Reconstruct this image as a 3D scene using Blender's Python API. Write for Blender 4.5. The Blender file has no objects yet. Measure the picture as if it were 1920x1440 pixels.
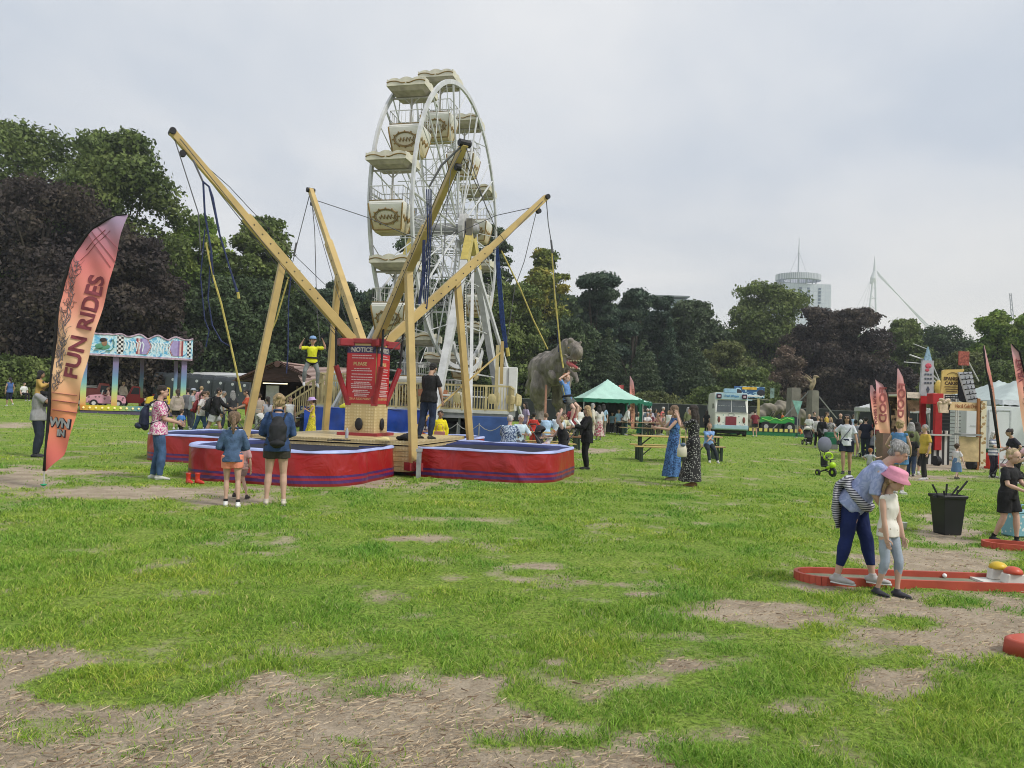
import bpy, bmesh, math, random
import numpy as np
from mathutils import Vector, Matrix, Euler, noise as mnoise
sc = bpy.context.scene
col = sc.collection
PI = math.pi
random.seed(7)
# ---------------------------------------------------------------- camera
F = 1450.0            # focal length in pixels of the 1920 x 1440 frame
CAMZ = 1.6
PITCH = math.atan(37/F)
ROLL = math.radians(2.0)
_f = Vector((0, math.cos(PITCH), math.sin(PITCH)))
_r0 = Vector((1, 0, 0)); _u0 = Vector((0, -math.sin(PITCH), math.cos(PITCH)))
_r = _r0*math.cos(ROLL) + _u0*math.sin(ROLL)
_u = _u0*math.cos(ROLL) - _r0*math.sin(ROLL)
EYE = Vector((0, 0, CAMZ))
cd = bpy.data.cameras.new('camera'); cam = bpy.data.objects.new('camera', cd); col.objects.link(cam)
cd.sensor_width = 36; cd.lens = 36*F/1920; cd.clip_end = 6000; cd.clip_start = 0.05
cam.matrix_world = Matrix(((_r.x, _u.x, -_f.x, 0), (_r.y, _u.y, -_f.y, 0), (_r.z, _u.z, -_f.z, CAMZ), (0, 0, 0, 1)))
sc.camera = cam
# ---------------------------------------------------------------- sky and sun (overcast)
SUN_EL, SUN_AZ = math.radians(48), math.radians(120)      # azimuth clockwise from +Y
w = bpy.data.worlds.new('World'); sc.world = w; w.use_nodes = True
nt = w.node_tree; N = nt.nodes; L = nt.links; N.clear()
out = N.new('ShaderNodeOutputWorld')
sky = N.new('ShaderNodeTexSky'); sky.sky_type = 'NISHITA'; sky.sun_disc = False
sky.sun_elevation = SUN_EL; sky.sun_rotation = SUN_AZ
bg1 = N.new('ShaderNodeBackground'); bg1.inputs[1].default_value = 0.09
L.new(sky.outputs[0], bg1.inputs[0])
tc = N.new('ShaderNodeTexCoord'); sep = N.new('ShaderNodeSeparateXYZ'); L.new(tc.outputs['Generated'], sep.inputs[0])
def wm(op, a, b):
    m = N.new('ShaderNodeMath'); m.operation = op
    for i, v in enumerate((a, b)):
        if isinstance(v, (int, float)): m.inputs[i].default_value = v
        else: L.new(v, m.inputs[i])
    return m.outputs[0]
zz = wm('ADD', wm('MAXIMUM', sep.outputs[2], 0.0), 0.22)
cmb = N.new('ShaderNodeCombineXYZ'); L.new(wm('DIVIDE', sep.outputs[0], zz), cmb.inputs[0]); L.new(wm('DIVIDE', sep.outputs[1], zz), cmb.inputs[1])
no = N.new('ShaderNodeTexNoise'); no.inputs['Scale'].default_value = 1.1; no.inputs['Detail'].default_value = 7; no.inputs['Roughness'].default_value = 0.5
no.inputs['Distortion'].default_value = 0.3
L.new(cmb.outputs[0], no.inputs['Vector'])
rp = N.new('ShaderNodeValToRGB'); L.new(no.outputs[0], rp.inputs[0])
e = rp.color_ramp.elements
e[0].position = 0.34; e[0].color = (0.54, 0.59, 0.66, 1); e[1].position = 0.64; e[1].color = (0.80, 0.80, 0.80, 1)
# warmer and lighter low over the right of the horizon
side = wm('MULTIPLY', wm('MAXIMUM', wm('ADD', wm('MULTIPLY', sep.outputs[0], 1.4), 0.25), 0.0), wm('MAXIMUM', wm('SUBTRACT', 0.75, wm('MULTIPLY', wm('ABSOLUTE', wm('SUBTRACT', sep.outputs[2], 0.10), 0), 4.0)), 0.0))
mixc = N.new('ShaderNodeMix'); mixc.data_type = 'RGBA'
L.new(wm('MINIMUM', side, 0.8), mixc.inputs[0]); L.new(rp.outputs[0], mixc.inputs[6]); mixc.inputs[7].default_value = (0.82, 0.79, 0.72, 1)
bg2 = N.new('ShaderNodeBackground'); L.new(mixc.outputs[2], bg2.inputs[0]); bg2.inputs[1].default_value = 1.04
mx = N.new('ShaderNodeMixShader'); mx.inputs[0].default_value = 0.93
L.new(bg1.outputs[0], mx.inputs[1]); L.new(bg2.outputs[0], mx.inputs[2]); L.new(mx.outputs[0], out.inputs[0])
sd = bpy.data.lights.new('sun', 'SUN'); sd.energy = 2.3; sd.angle = math.radians(10); sd.color = (1.0, 0.95, 0.87)
sun = bpy.data.objects.new('sun', sd); col.objects.link(sun)
sv = Vector((math.sin(SUN_AZ)*math.cos(SUN_EL), math.cos(SUN_AZ)*math.cos(SUN_EL), math.sin(SUN_EL)))
sun.rotation_euler = (-sv).to_track_quat('-Z', 'Y').to_euler()
vs = sc.view_settings; vs.view_transform = 'Standard'; vs.look = 'None'; vs.exposure = 0.22; vs.gamma = 1.0
sc.cycles.filter_width = 1.0; sc.cycles.max_bounces = 6; sc.cycles.diffuse_bounces = 3; sc.cycles.transparent_max_bounces = 8

# ---------------------------------------------------------------- terrain height and pixel -> world
def S(v, a, b):
    t = np.clip((v-a)/(b-a), 0, 1); return t*t*(3-2*t)
def H(x, y):
    return (0.5*S(-x, 8, 26)*S(y, 20, 40) + 0.4*S(-x, 10, 30)*S(y, 42, 66)
            - 0.2*S(x, 5.0, 11.5)*S(y, 12, 20)*(1-S(y, 33, 46)))
def W(px, py, d):
    return EYE + _f*d + _r*((px-960)/F*d) + _u*((720-py)/F*d)
def G(px, py):
    ray = _f + _r*((px-960)/F) + _u*((720-py)/F)
    t = 2.0
    while t < 400:
        p = EYE + ray*t
        if p.z <= float(H(p.x, p.y)): break
        t *= 1.004
    p = EYE + ray*t; p.z = float(H(p.x, p.y)); return p
def GD(px, d):
    """ground point seen in column px at depth d"""
    x = (px-960)/F*d
    for k in range(4):
        z = float(H(x, d)); zz_ = z-CAMZ
        x = ((px-960)/F*d - math.sin(ROLL)*zz_)/math.cos(ROLL)
    return Vector((x, d, z))
def depth(p): return (p-EYE).dot(_f)
# ---------------------------------------------------------------- helpers
_mats = {}
def _nodes(name, rough, metal=0.0, spec=0.4):
    m = bpy.data.materials.new(name); m.use_nodes = True
    n = m.node_tree.nodes; b = n['Principled BSDF']
    b.inputs['Roughness'].default_value = rough; b.inputs['Metallic'].default_value = metal
    b.inputs['Specular IOR Level'].default_value = spec
    return m, n, m.node_tree.links, b
def M(c, rough=0.75, var=0.14, scale=6.0, metal=0.0, spec=0.35, bump=0.0, bscale=40.0, stretch=None):
    """plain procedural material: base colour broken up by noise, optional bump"""
    key = ('M', tuple(c), rough, var, scale, metal, spec, bump, bscale, stretch)
    if key in _mats: return _mats[key]
    m, n, l, b = _nodes('surface', rough, metal, spec)
    t = n.new('ShaderNodeTexCoord'); vec = t.outputs['Object']
    if stretch:
        mp = n.new('ShaderNodeMapping'); mp.inputs['Scale'].default_value = stretch; l.new(vec, mp.inputs[0]); vec = mp.outputs[0]
    x = n.new('ShaderNodeTexNoise'); x.inputs['Scale'].default_value = scale; x.inputs['Detail'].default_value = 5; l.new(vec, x.inputs['Vector'])
    r = n.new('ShaderNodeValToRGB'); l.new(x.outputs[0], r.inputs[0])
    e = r.color_ramp.elements; e[0].position = 0.3; e[1].position = 0.7
    e[0].color = tuple(v*(1-var) for v in c)+(1,); e[1].color = tuple(min(1, v*(1+var)) for v in c)+(1,)
    l.new(r.outputs[0], b.inputs['Base Color'])
    if bump:
        y = n.new('ShaderNodeTexNoise'); y.inputs['Scale'].default_value = bscale; y.inputs['Detail'].default_value = 4; l.new(vec, y.inputs['Vector'])
        bp = n.new('ShaderNodeBump'); bp.inputs['Strength'].default_value = bump; bp.inputs['Distance'].default_value = 0.02
        l.new(y.outputs[0], bp.inputs['Height']); l.new(bp.outputs[0], b.inputs['Normal'])
    _mats[key] = m; return m
def MP(kind, c1, c2, scale=20.0, rough=0.8, direction='Z', thr=0.5):
    """two-colour printed pattern: spots, swirl, stripe or check"""
    key = ('P', kind, tuple(c1), tuple(c2), scale, rough, direction, thr)
    if key in _mats: return _mats[key]
    m, n, l, b = _nodes('printed', rough)
    t = n.new('ShaderNodeTexCoord'); o = t.outputs['Object']
    if kind == 'spots':
        x = n.new('ShaderNodeTexVoronoi'); x.inputs['Scale'].default_value = scale; l.new(o, x.inputs['Vector']); f = x.outputs['Distance']
    elif kind == 'swirl':
        x = n.new('ShaderNodeTexNoise'); x.inputs['Scale'].default_value = scale; x.inputs['Distortion'].default_value = 2.5; x.inputs['Detail'].default_value = 1; l.new(o, x.inputs['Vector']); f = x.outputs[0]
    elif kind == 'stripe':
        x = n.new('ShaderNodeTexWave'); x.bands_direction = direction; x.inputs['Scale'].default_value = scale; l.new(o, x.inputs['Vector']); f = x.outputs[1]
    else:
        x = n.new('ShaderNodeTexChecker'); x.inputs['Scale'].default_value = scale; l.new(o, x.inputs['Vector']); f = x.outputs[1]
    r = n.new('ShaderNodeValToRGB'); l.new(f, r.inputs[0]); e = r.color_ramp.elements
    e[0].position = thr-0.03; e[1].position = thr+0.03
    e[0].color = tuple(c1)+(1,); e[1].color = tuple(c2)+(1,); l.new(r.outputs[0], b.inputs['Base Color'])
    _mats[key] = m; return m
def MG(stops, z0, z1, axis=2, rough=0.7, wob=0.0, coord='Object', transl=0.0):
    """colour bands printed along one axis of the object"""
    key = ('G', tuple(stops), z0, z1, axis, rough, wob, transl)
    if key in _mats: return _mats[key]
    m, n, l, b = _nodes('banded', rough)
    t = n.new('ShaderNodeTexCoord'); s = n.new('ShaderNodeSeparateXYZ'); l.new(t.outputs[coord], s.inputs[0])
    v = s.outputs[axis]
    if wob:
        x = n.new('ShaderNodeTexNoise'); x.inputs['Scale'].default_value = 2.2; x.inputs['Detail'].default_value = 4; l.new(t.outputs[coord], x.inputs['Vector'])
        a = n.new('ShaderNodeMath'); a.operation = 'MULTIPLY_ADD'; l.new(x.outputs[0], a.inputs[0]); a.inputs[1].default_value = wob; l.new(v, a.inputs[2]); v = a.outputs[0]
    mr = n.new('ShaderNodeMapRange'); l.new(v, mr.inputs[0]); mr.inputs[1].default_value = z0; mr.inputs[2].default_value = z1
    r = n.new('ShaderNodeValToRGB'); l.new(mr.outputs[0], r.inputs[0]); e = r.color_ramp.elements
    while len(e) < len(stops): e.new(0.5)
    for i, (p, c) in enumerate(stops): e[i].position = p; e[i].color = tuple(c)+(1,)
    l.new(r.outputs[0], b.inputs['Base Color'])
    _mats[key] = m; return m
def tag(o, label=None, cat=None, group=None, kind=None):
    if label: o['label'] = label
    if cat: o['category'] = cat
    if group: o['group'] = group
    if kind: o['kind'] = kind
    return o
def empty(name, loc=(0, 0, 0), rz=0.0, label=None, cat=None, group=None):
    o = bpy.data.objects.new(name, None); o.empty_display_size = 0.1; col.objects.link(o)
    o.location = loc; o.rotation_euler = (0, 0, rz); return tag(o, label, cat, group)
def mesh_obj(name, me, mat, parent=None):
    o = bpy.data.objects.new(name, me); col.objects.link(o)
    if mat is not None: me.materials.clear(); me.materials.append(mat)
    if parent: o.parent = parent
    return o
def np_mesh(name, v, f, smooth=False):
    """v (n,3), f (m,k) numpy arrays, one k for all faces"""
    me = bpy.data.meshes.new(name); k = f.shape[1]
    me.vertices.add(len(v)); me.vertices.foreach_set('co', v.astype(np.float32).ravel())
    me.loops.add(f.size); me.loops.foreach_set('vertex_index', f.astype(np.int32).ravel())
    me.polygons.add(len(f)); me.polygons.foreach_set('loop_start', np.arange(0, f.size, k, dtype=np.int32))
    me.polygons.foreach_set('use_smooth', np.full(len(f), smooth))
    me.update(calc_edges=True); return me
def frame_of(d):
    d = Vector(d).normalized(); a = Vector((0, 0, 1)) if abs(d.z) < 0.95 else Vector((0, 1, 0))
    x = a.cross(d).normalized(); return x, d.cross(x).normalized(), d
class MB:
    def __init__(s): s.v = []; s.f = []; s.M = None
    def _add(s, vs, fs):
        b = len(s.v)
        if s.M is not None: vs = [s.M @ Vector(p) for p in vs]
        s.v += [tuple(p) for p in vs]; s.f += [tuple(b+i for i in q) for q in fs]; return s
    def box(s, c, d, R=None):
        c = Vector(c); x, y, z = (k/2 for k in d)
        vs = [Vector((a*x, b*y, e*z)) for a in (-1, 1) for b in (-1, 1) for e in (-1, 1)]
        if R is not None: vs = [R @ p for p in vs]
        return s._add([c+p for p in vs], [(0, 1, 3, 2), (4, 6, 7, 5), (0, 4, 5, 1), (2, 3, 7, 6), (0, 2, 6, 4), (1, 5, 7, 3)])
    def beam(s, a, b, w_, h_, up=None):
        a, b = Vector(a), Vector(b); d = (b-a).normalized()
        u = Vector(up) if up is not None else (Vector((0, 0, 1)) if abs(d.z) < 0.97 else Vector((0, 1, 0)))
        x = d.cross(u).normalized(); y = x.cross(d).normalized()
        vs = [p + x*(i*w_/2) + y*(j*h_/2) for p in (a, b) for i, j in ((-1, -1), (1, -1), (1, 1), (-1, 1))]
        return s._add(vs, [(3, 2, 1, 0), (4, 5, 6, 7), (0, 1, 5, 4), (1, 2, 6, 5), (2, 3, 7, 6), (3, 0, 4, 7)])
    def tube(s, pts, rad, n=8, cap=True, flat=1.0, ax=None, roundcap=False):
        """closed tube along pts; rad a number, a list of numbers or of (rx, ry)"""
        pts = [Vector(p) for p in pts]; k = len(pts)
        if not isinstance(rad, (list, tuple)): rad = [rad]*k
        rr = [(r if isinstance(r, (tuple, list)) else (r, r*flat)) for r in rad]
        if roundcap:
            d0 = (pts[0]-pts[1]).normalized(); d1 = (pts[-1]-pts[-2]).normalized()
            a, b = rr[0], rr[-1]
            pts = [pts[0]+d0*a[1]*0.9, pts[0]+d0*a[1]*0.6]+pts+[pts[-1]+d1*b[1]*0.6, pts[-1]+d1*b[1]*0.9]
            rr = [(a[0]*.35, a[1]*.35), (a[0]*.75, a[1]*.75)]+rr+[(b[0]*.75, b[1]*.75), (b[0]*.35, b[1]*.35)]; k += 4
        vs = []; prev = None
        for i, p in enumerate(pts):
            d = (pts[min(i+1, k-1)]-pts[max(i-1, 0)])
            if d.length < 1e-9: d = Vector((0, 0, 1))
            d.normalize()
            if ax is not None: x = Vector(ax)
            elif prev is None: x = (Vector((0, 0, 1)) if abs(d.z) < 0.95 else Vector((1, 0, 0))).cross(d) if abs(d.z) < 0.95 else Vector((1, 0, 0))
            else: x = prev
            x = (x - d*x.dot(d))
            if x.length < 1e-6: x = Vector((1, 0, 0)) - d*d.x
            x.normalize(); prev = x; y = d.cross(x)
            for j in range(n):
                t = 2*PI*j/n; vs.append(p + x*(math.cos(t)*rr[i][0]) + y*(math.sin(t)*rr[i][1]))
        fs = [(i*n+j, i*n+(j+1) % n, (i+1)*n+(j+1) % n, (i+1)*n+j) for i in range(k-1) for j in range(n)]
        if cap: fs += [tuple(range(n-1, -1, -1)), tuple((k-1)*n+j for j in range(n))]
        return s._add(vs, fs)
    def ball(s, c, r, nu=12, nv=8, R=None):
        c = Vector(c); r = (r, r, r) if isinstance(r, (int, float)) else r
        vs = [Vector((0, 0, r[2]))]
        for i in range(1, nv):
            t = PI*i/nv
            for j in range(nu):
                a = 2*PI*j/nu; vs.append(Vector((r[0]*math.sin(t)*math.cos(a), r[1]*math.sin(t)*math.sin(a), r[2]*math.cos(t))))
        vs.append(Vector((0, 0, -r[2])))
        if R is not None: vs = [R @ p for p in vs]
        fs = [(0, 1+j, 1+(j+1) % nu) for j in range(nu)]
        for i in range(nv-2):
            for j in range(nu):
                a = 1+i*nu+j; b = 1+i*nu+(j+1) % nu; fs.append((a, a+nu, b+nu, b))
        e = len(vs)-1; b0 = 1+(nv-2)*nu; fs += [(b0+j, e, b0+(j+1) % nu) for j in range(nu)]
        return s._add([c+p for p in vs], fs)
    def lathe(s, c, prof, n=16, sx=1.0, sy=1.0, fold=None):
        """prof = [(radius, z)]"""
        c = Vector(c); vs = []
        for r, z in prof:
            for j in range(n):
                a = 2*PI*j/n; q = r*(1+(fold(a, z) if fold else 0)); vs.append(c+Vector((q*math.cos(a)*sx, q*math.sin(a)*sy, z)))
        k = len(prof)
        fs = [(i*n+j, i*n+(j+1) % n, (i+1)*n+(j+1) % n, (i+1)*n+j) for i in range(k-1) for j in range(n)]
        fs += [tuple(range(n-1, -1, -1)), tuple((k-1)*n+j for j in range(n))]
        return s._add(vs, fs)
    def prism(s, pts, a, b, axis='y'):
        """outline pts (u, v) in the plane across axis, extruded from a to b"""
        def P(u, v, t): return (u, t, v) if axis == 'y' else ((t, u, v) if axis == 'x' else (u, v, t))
        n = len(pts); vs = [P(u, v, a) for u, v in pts]+[P(u, v, b) for u, v in pts]
        fs = [tuple(range(n)), tuple(range(2*n-1, n-1, -1))]+[(i, i+n, (i+1) % n+n, (i+1) % n) for i in range(n)]
        return s._add(vs, fs)
    def grid(s, fn, nu, nv):
        vs = [fn(i/nu, j/nv) for j in range(nv+1) for i in range(nu+1)]
        return s._add(vs, [(j*(nu+1)+i, j*(nu+1)+i+1, (j+1)*(nu+1)+i+1, (j+1)*(nu+1)+i) for j in range(nv) for i in range(nu)])
    def mesh(s, name='m'):
        me = bpy.data.meshes.new(name); me.from_pydata(s.v, [], s.f); return me
    def build(s, name, mat, parent=None, smooth=False, bevel=0.0, remesh=0.0, smooth_it=0, disp=0.0, dscale=6.0, extra=None):
        me = s.mesh(name)
        if remesh:
            me = voxel(me, remesh, smooth_it)
            smooth = True
        else:
            b = bmesh.new(); b.from_mesh(me); bmesh.ops.recalc_face_normals(b, faces=b.faces)
            if bevel: bmesh.ops.bevel(b, geom=list(b.edges), offset=bevel, segments=2 if bevel > 0.02 else 1, affect='EDGES', clamp_overlap=True)
            b.to_mesh(me); b.free()
        if disp:
            n_ = len(me.vertices); c = np.empty(n_*3, np.float32); me.vertices.foreach_get('co', c); c = c.reshape(-1, 3)
            nr = np.empty(n_*3, np.float32); me.vertex_normals.foreach_get('vector', nr); nr = nr.reshape(-1, 3); k = c*dscale
            w_ = np.sin(k[:, 0]*1.9+1.7*np.sin(k[:, 2]*1.3))+np.sin(k[:, 1]*2.3+1.3*np.sin(k[:, 0]*1.1+k[:, 2]))+np.sin(k[:, 2]*2.9+2*np.sin(k[:, 1]*1.7))+.6*np.sin(k[:, 0]*5.1+k[:, 2]*4.3)
            c += nr*(disp*.3*w_)[:, None]; me.vertices.foreach_set('co', c.ravel())
        if extra is not None:           # more pieces of the same part, kept un-remeshed
            b = bmesh.new(); b.from_mesh(me); e2 = extra.mesh(); b.from_mesh(e2); bpy.data.meshes.remove(e2)
            b.to_mesh(me); b.free()
        if smooth: me.polygons.foreach_set('use_smooth', [True]*len(me.polygons))
        me.update(); return mesh_obj(name, me, mat, parent)
def voxel(me, size, smooth_it=0):
    o = bpy.data.objects.new('tmp', me); col.objects.link(o)
    m = o.modifiers.new('r', 'REMESH'); m.mode = 'VOXEL'; m.voxel_size = size
    if smooth_it:
        q = o.modifiers.new('s', 'SMOOTH'); q.iterations = smooth_it; q.factor = 0.5
    dg = bpy.context.evaluated_depsgraph_get(); r = bpy.data.meshes.new_from_object(o.evaluated_get(dg))
    bpy.data.objects.remove(o); bpy.data.meshes.remove(me); return r
def text_obj(name, txt, size, mat, parent, Mx, fn=None, sx=1.0, thick=0.004, bold=0.0, mirror=False):
    cu = bpy.data.curves.new('t', 'FONT'); cu.body = txt; cu.size = size; cu.align_x = 'CENTER'; cu.align_y = 'CENTER'
    cu.extrude = thick/2; cu.offset = bold; cu.resolution_u = 3
    o = bpy.data.objects.new('t', cu); col.objects.link(o)
    dg = bpy.context.evaluated_depsgraph_get(); me = bpy.data.meshes.new_from_object(o.evaluated_get(dg))
    bpy.data.objects.remove(o)
    for v in me.vertices:
        c = v.co.copy(); c.x *= sx*(-1 if mirror else 1)
        c = Mx @ c
        v.co = fn(c) if fn else c
    return mesh_obj(name, me, mat, parent)
# facing -Y, lying in the XZ plane
def RXZ(x=0, y=0, z=0, rot=0): return Matrix.Translation((x, y, z)) @ Matrix.Rotation(rot, 4, 'Y') @ Matrix.Rotation(PI/2, 4, 'X')
def copy_tree(o, parent=None, loc=None, rz=None, label=None):
    c = o.copy(); col.objects.link(c); c.parent = parent
    if loc is not None: c.location = loc
    if rz is not None: c.rotation_euler = (0, 0, rz)
    if label: c['label'] = label
    for ch in list(o.children): copy_tree(ch, c)
    return c
# ---------------------------------------------------------------- ground: one sheet to the horizon
rng = np.random.default_rng(11)
_perm = rng.random((256, 256))
def vnoise(x, y, f):
    x = x*f+1000.3; y = y*f+1000.7
    xi = np.floor(x).astype(int); yi = np.floor(y).astype(int); a = x-xi; b = y-yi
    a = a*a*(3-2*a); b = b*b*(3-2*b)
    p = lambda i, j: _perm[(xi+i) & 255, (yi+j) & 255]
    return (p(0, 0)*(1-a)+p(1, 0)*a)*(1-b)+(p(0, 1)*(1-a)+p(1, 1)*a)*b
def fbm(x, y, f, o=4):
    s = 0; a = 0.5
    for i in range(o): s = s+a*vnoise(x+i*17.1, y-i*9.3, f); f *= 2.03; a *= 0.5
    return s/(1-0.5**o)
def topix(x, y):
    z = H(x, y)-CAMZ
    fx = x*_f.x+y*_f.y+z*_f.z; rx = x*_r.x+y*_r.y+z*_r.z; ux = x*_u.x+y*_u.y+z*_u.z
    fx = np.maximum(fx, 0.5); return 960+F*rx/fx, 720-F*ux/fx
DIRT = [(-100, 1300, 330, 72, 1), (560, 1378, 720, 128, 1), (330, 1480, 900, 130, 1), (160, 1240, 170, 26, .9), (900, 1325, 330, 78, .9), (1180, 1275, 120, 26, .8),
        (1170, 1430, 170, 70, .7), (1290, 1246, 150, 24, 1), (1400, 1148, 160, 20, .9), (1500, 1160, 90, 16, .8), (1790, 1190, 190, 78, 1), (1690, 1270, 90, 50, .8),
        (1900, 1180, 90, 60, .9), (1750, 1050, 130, 28, 1), (1770, 1000, 60, 36, .9), (1700, 1130, 90, 30, .9), (1000, 1061, 60, 7, .8), (1560, 1100, 90, 12, .6),
        (30, 895, 75, 24, 1), (-60, 900, 130, 22, 1), (250, 925, 230, 13, 1), (430, 935, 120, 11, .9), (120, 890, 160, 9, .7), (800, 1155, 60, 9, .6), (930, 1195, 60, 9, .6), (780, 1010, 90, 6, .7),
        (300, 788, 60, 4, .6), (20, 797, 60, 5, .9), (1790, 872, 120, 10, 1), (1750, 895, 130, 6, .7), (1130, 845, 60, 5, .6), (1210, 1115, 40, 6, .6),
        (1650, 1340, 60, 14, .6), (1540, 1390, 70, 22, .6), (1640, 985, 50, 8, .4), (1500, 1330, 200, 22, .55), (1250, 1190, 120, 12, .5), (1180, 905, 70, 6, .4), (690, 905, 260, 10, .5), (1380, 1290, 60, 12, .5),
        (1050, 1240, 70, 9, .6), (1860, 1130, 90, 14, .6)]
LUSH = [(250, 1288, 170, 36, 1.2), (110, 1305, 40, 14, .8), (990, 1308, 85, 22, 1), (960, 1388, 130, 20, .8), (680, 1388, 60, 12, .7), (1110, 1395, 70, 22, .6), (1080, 1330, 60, 20, .5),
        (1280, 1330, 150, 42, .8), (1440, 1270, 130, 30, .7), (1700, 1168, 85, 16, .9), (1690, 1240, 50, 18, .8), (1800, 1130, 60, 10, .7), (1720, 1215, 26, 10, .8), (1900, 1290, 70, 60, 1),
        (60, 1290, 60, 10, .5), (1350, 1420, 160, 40, .5), (1830, 1380, 150, 80, .8)]
def dirtmask(x, y):
    px, py = topix(x, y)
    n = fbm(x, y, 1.3, 4)-0.5; n2 = fbm(x+40, y+10, 5.0, 3)-0.5
    m = np.zeros_like(x)
    for c, cy, rx, ry, s in DIRT:
        d = np.sqrt(((px-c)/rx)**2+((py-cy)/ry)**2)
        m = np.maximum(m, s*(1.5-d))
    for c, cy, rx, ry, s in LUSH:
        d = np.sqrt(((px-c)/rx)**2+((py-cy)/ry)**2)
        m = m-np.clip(1.35-d, 0, 1.0)*s*1.2
    m = m+n*1.5+n2*1.2-0.16
    m = np.maximum(m, (fbm(x-9, y+77, 0.7, 4)-0.74)*4)          # odd bare spots all over the field
    return np.clip(m, 0, 1)
gx = [0.0]
while gx[-1] < 1500: gx.append(gx[-1]+(0.05 if gx[-1] < 4.5 else 0.05+0.045*(gx[-1]-4.5)))
gx = np.array([-v for v in gx[:0:-1]]+gx)
gy = [-6.0, -2.0, 0.0, 1.2, 2.0, 2.6]
while gy[-1] < 2600: gy.append(gy[-1]+(0.045 if gy[-1] < 9 else 0.045+0.03*(gy[-1]-9)))
gy = np.array(gy)
X, Y = np.meshgrid(gx, gy)
DM = dirtmask(X, Y)
near = np.exp(-np.maximum(Y-4, 0)/9.0)
Z = H(X, Y)+(fbm(X, Y, 4.0, 3)-0.5)*0.035*near*(1-0.4*DM)+(fbm(X, Y, 14.0, 2)-.5)*0.012*near-0.012*DM*near
nx_, ny_ = len(gx), len(gy)
idx = np.arange(nx_*ny_).reshape(ny_, nx_)
fa = np.stack([idx[:-1, :-1], idx[:-1, 1:], idx[1:, 1:], idx[1:, :-1]], -1).reshape(-1, 4)
gme = np_mesh('ground', np.stack([X, Y, Z], -1).reshape(-1, 3), fa, True)
at = gme.attributes.new('dirt', 'FLOAT', 'POINT'); at.data.foreach_set('value', DM.astype(np.float32).ravel())
def ground_mat():
    m, n, l, b = _nodes('turf_and_soil', 0.95, 0, 0.15)
    t = n.new('ShaderNodeTexCoord'); o = t.outputs['Object']
    def noise(s, d=5, r=.55):
        x = n.new('ShaderNodeTexNoise'); x.inputs['Scale'].default_value = s; x.inputs['Detail'].default_value = d; x.inputs['Roughness'].default_value = r
        l.new(o, x.inputs['Vector']); return x.outputs[0]
    def ramp(f, st):
        r = n.new('ShaderNodeValToRGB'); l.new(f, r.inputs[0]); e = r.color_ramp.elements
        while len(e) < len(st): e.new(.5)
        for i, (p, c) in enumerate(st): e[i].position = p; e[i].color = tuple(c)+(1,)
        return r.outputs[0]
    def mix(f, a, c, mode='MIX'):
        x = n.new('ShaderNodeMix'); x.data_type = 'RGBA'; x.blend_type = mode
        if isinstance(f, float): x.inputs[0].default_value = f
        else: l.new(f, x.inputs[0])
        l.new(a, x.inputs[6]); l.new(c, x.inputs[7]); return x.outputs[2]
    g1 = ramp(noise(0.35), [(.3, (.165, .29, .042)), (.5, (.22, .35, .052)), (.7, (.31, .40, .08))])
    g2 = ramp(noise(2.6, 8, .7), [(.3, (.12, .20, .035)), (.5, (.26, .36, .06)), (.68, (.40, .43, .12))])
    g = mix(.55, g1, g2)
    fine = ramp(noise(28, 6, .75), [(.38, (.34, .36, .34)), (.58, (1.12, 1.12, 1.12))])
    g = mix(1.0, g, fine, 'MULTIPLY')
    s1 = ramp(noise(3.0, 8, .65), [(.3, (.31, .255, .19)), (.52, (.44, .37, .28)), (.7, (.55, .47, .365))])
    s2 = ramp(noise(60, 6, .8), [(.35, (.62, .6, .58)), (.6, (1.12, 1.1, 1.08))])
    s = mix(.8, s1, s2, 'MULTIPLY')
    a = n.new('ShaderNodeAttribute'); a.attribute_name = 'dirt'
    ad = n.new('ShaderNodeMath'); ad.operation = 'MULTIPLY_ADD'; l.new(noise(16, 5, .7), ad.inputs[0]); ad.inputs[1].default_value = .9; l.new(a.outputs['Fac'], ad.inputs[2])
    mr = n.new('ShaderNodeMapRange'); l.new(ad.outputs[0], mr.inputs[0]); mr.inputs[1].default_value = .50; mr.inputs[2].default_value = 1.05
    l.new(mix(mr.outputs[0], g, s), b.inputs['Base Color'])
    bp = n.new('ShaderNodeBump'); bp.inputs['Strength'].default_value = .8; bp.inputs['Distance'].default_value = .05
    l.new(noise(22, 7, .75), bp.inputs['Height']); l.new(bp.outputs[0], b.inputs['Normal'])
    return m
ground = mesh_obj('ground', gme, ground_mat()); tag(ground, kind='structure')

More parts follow.
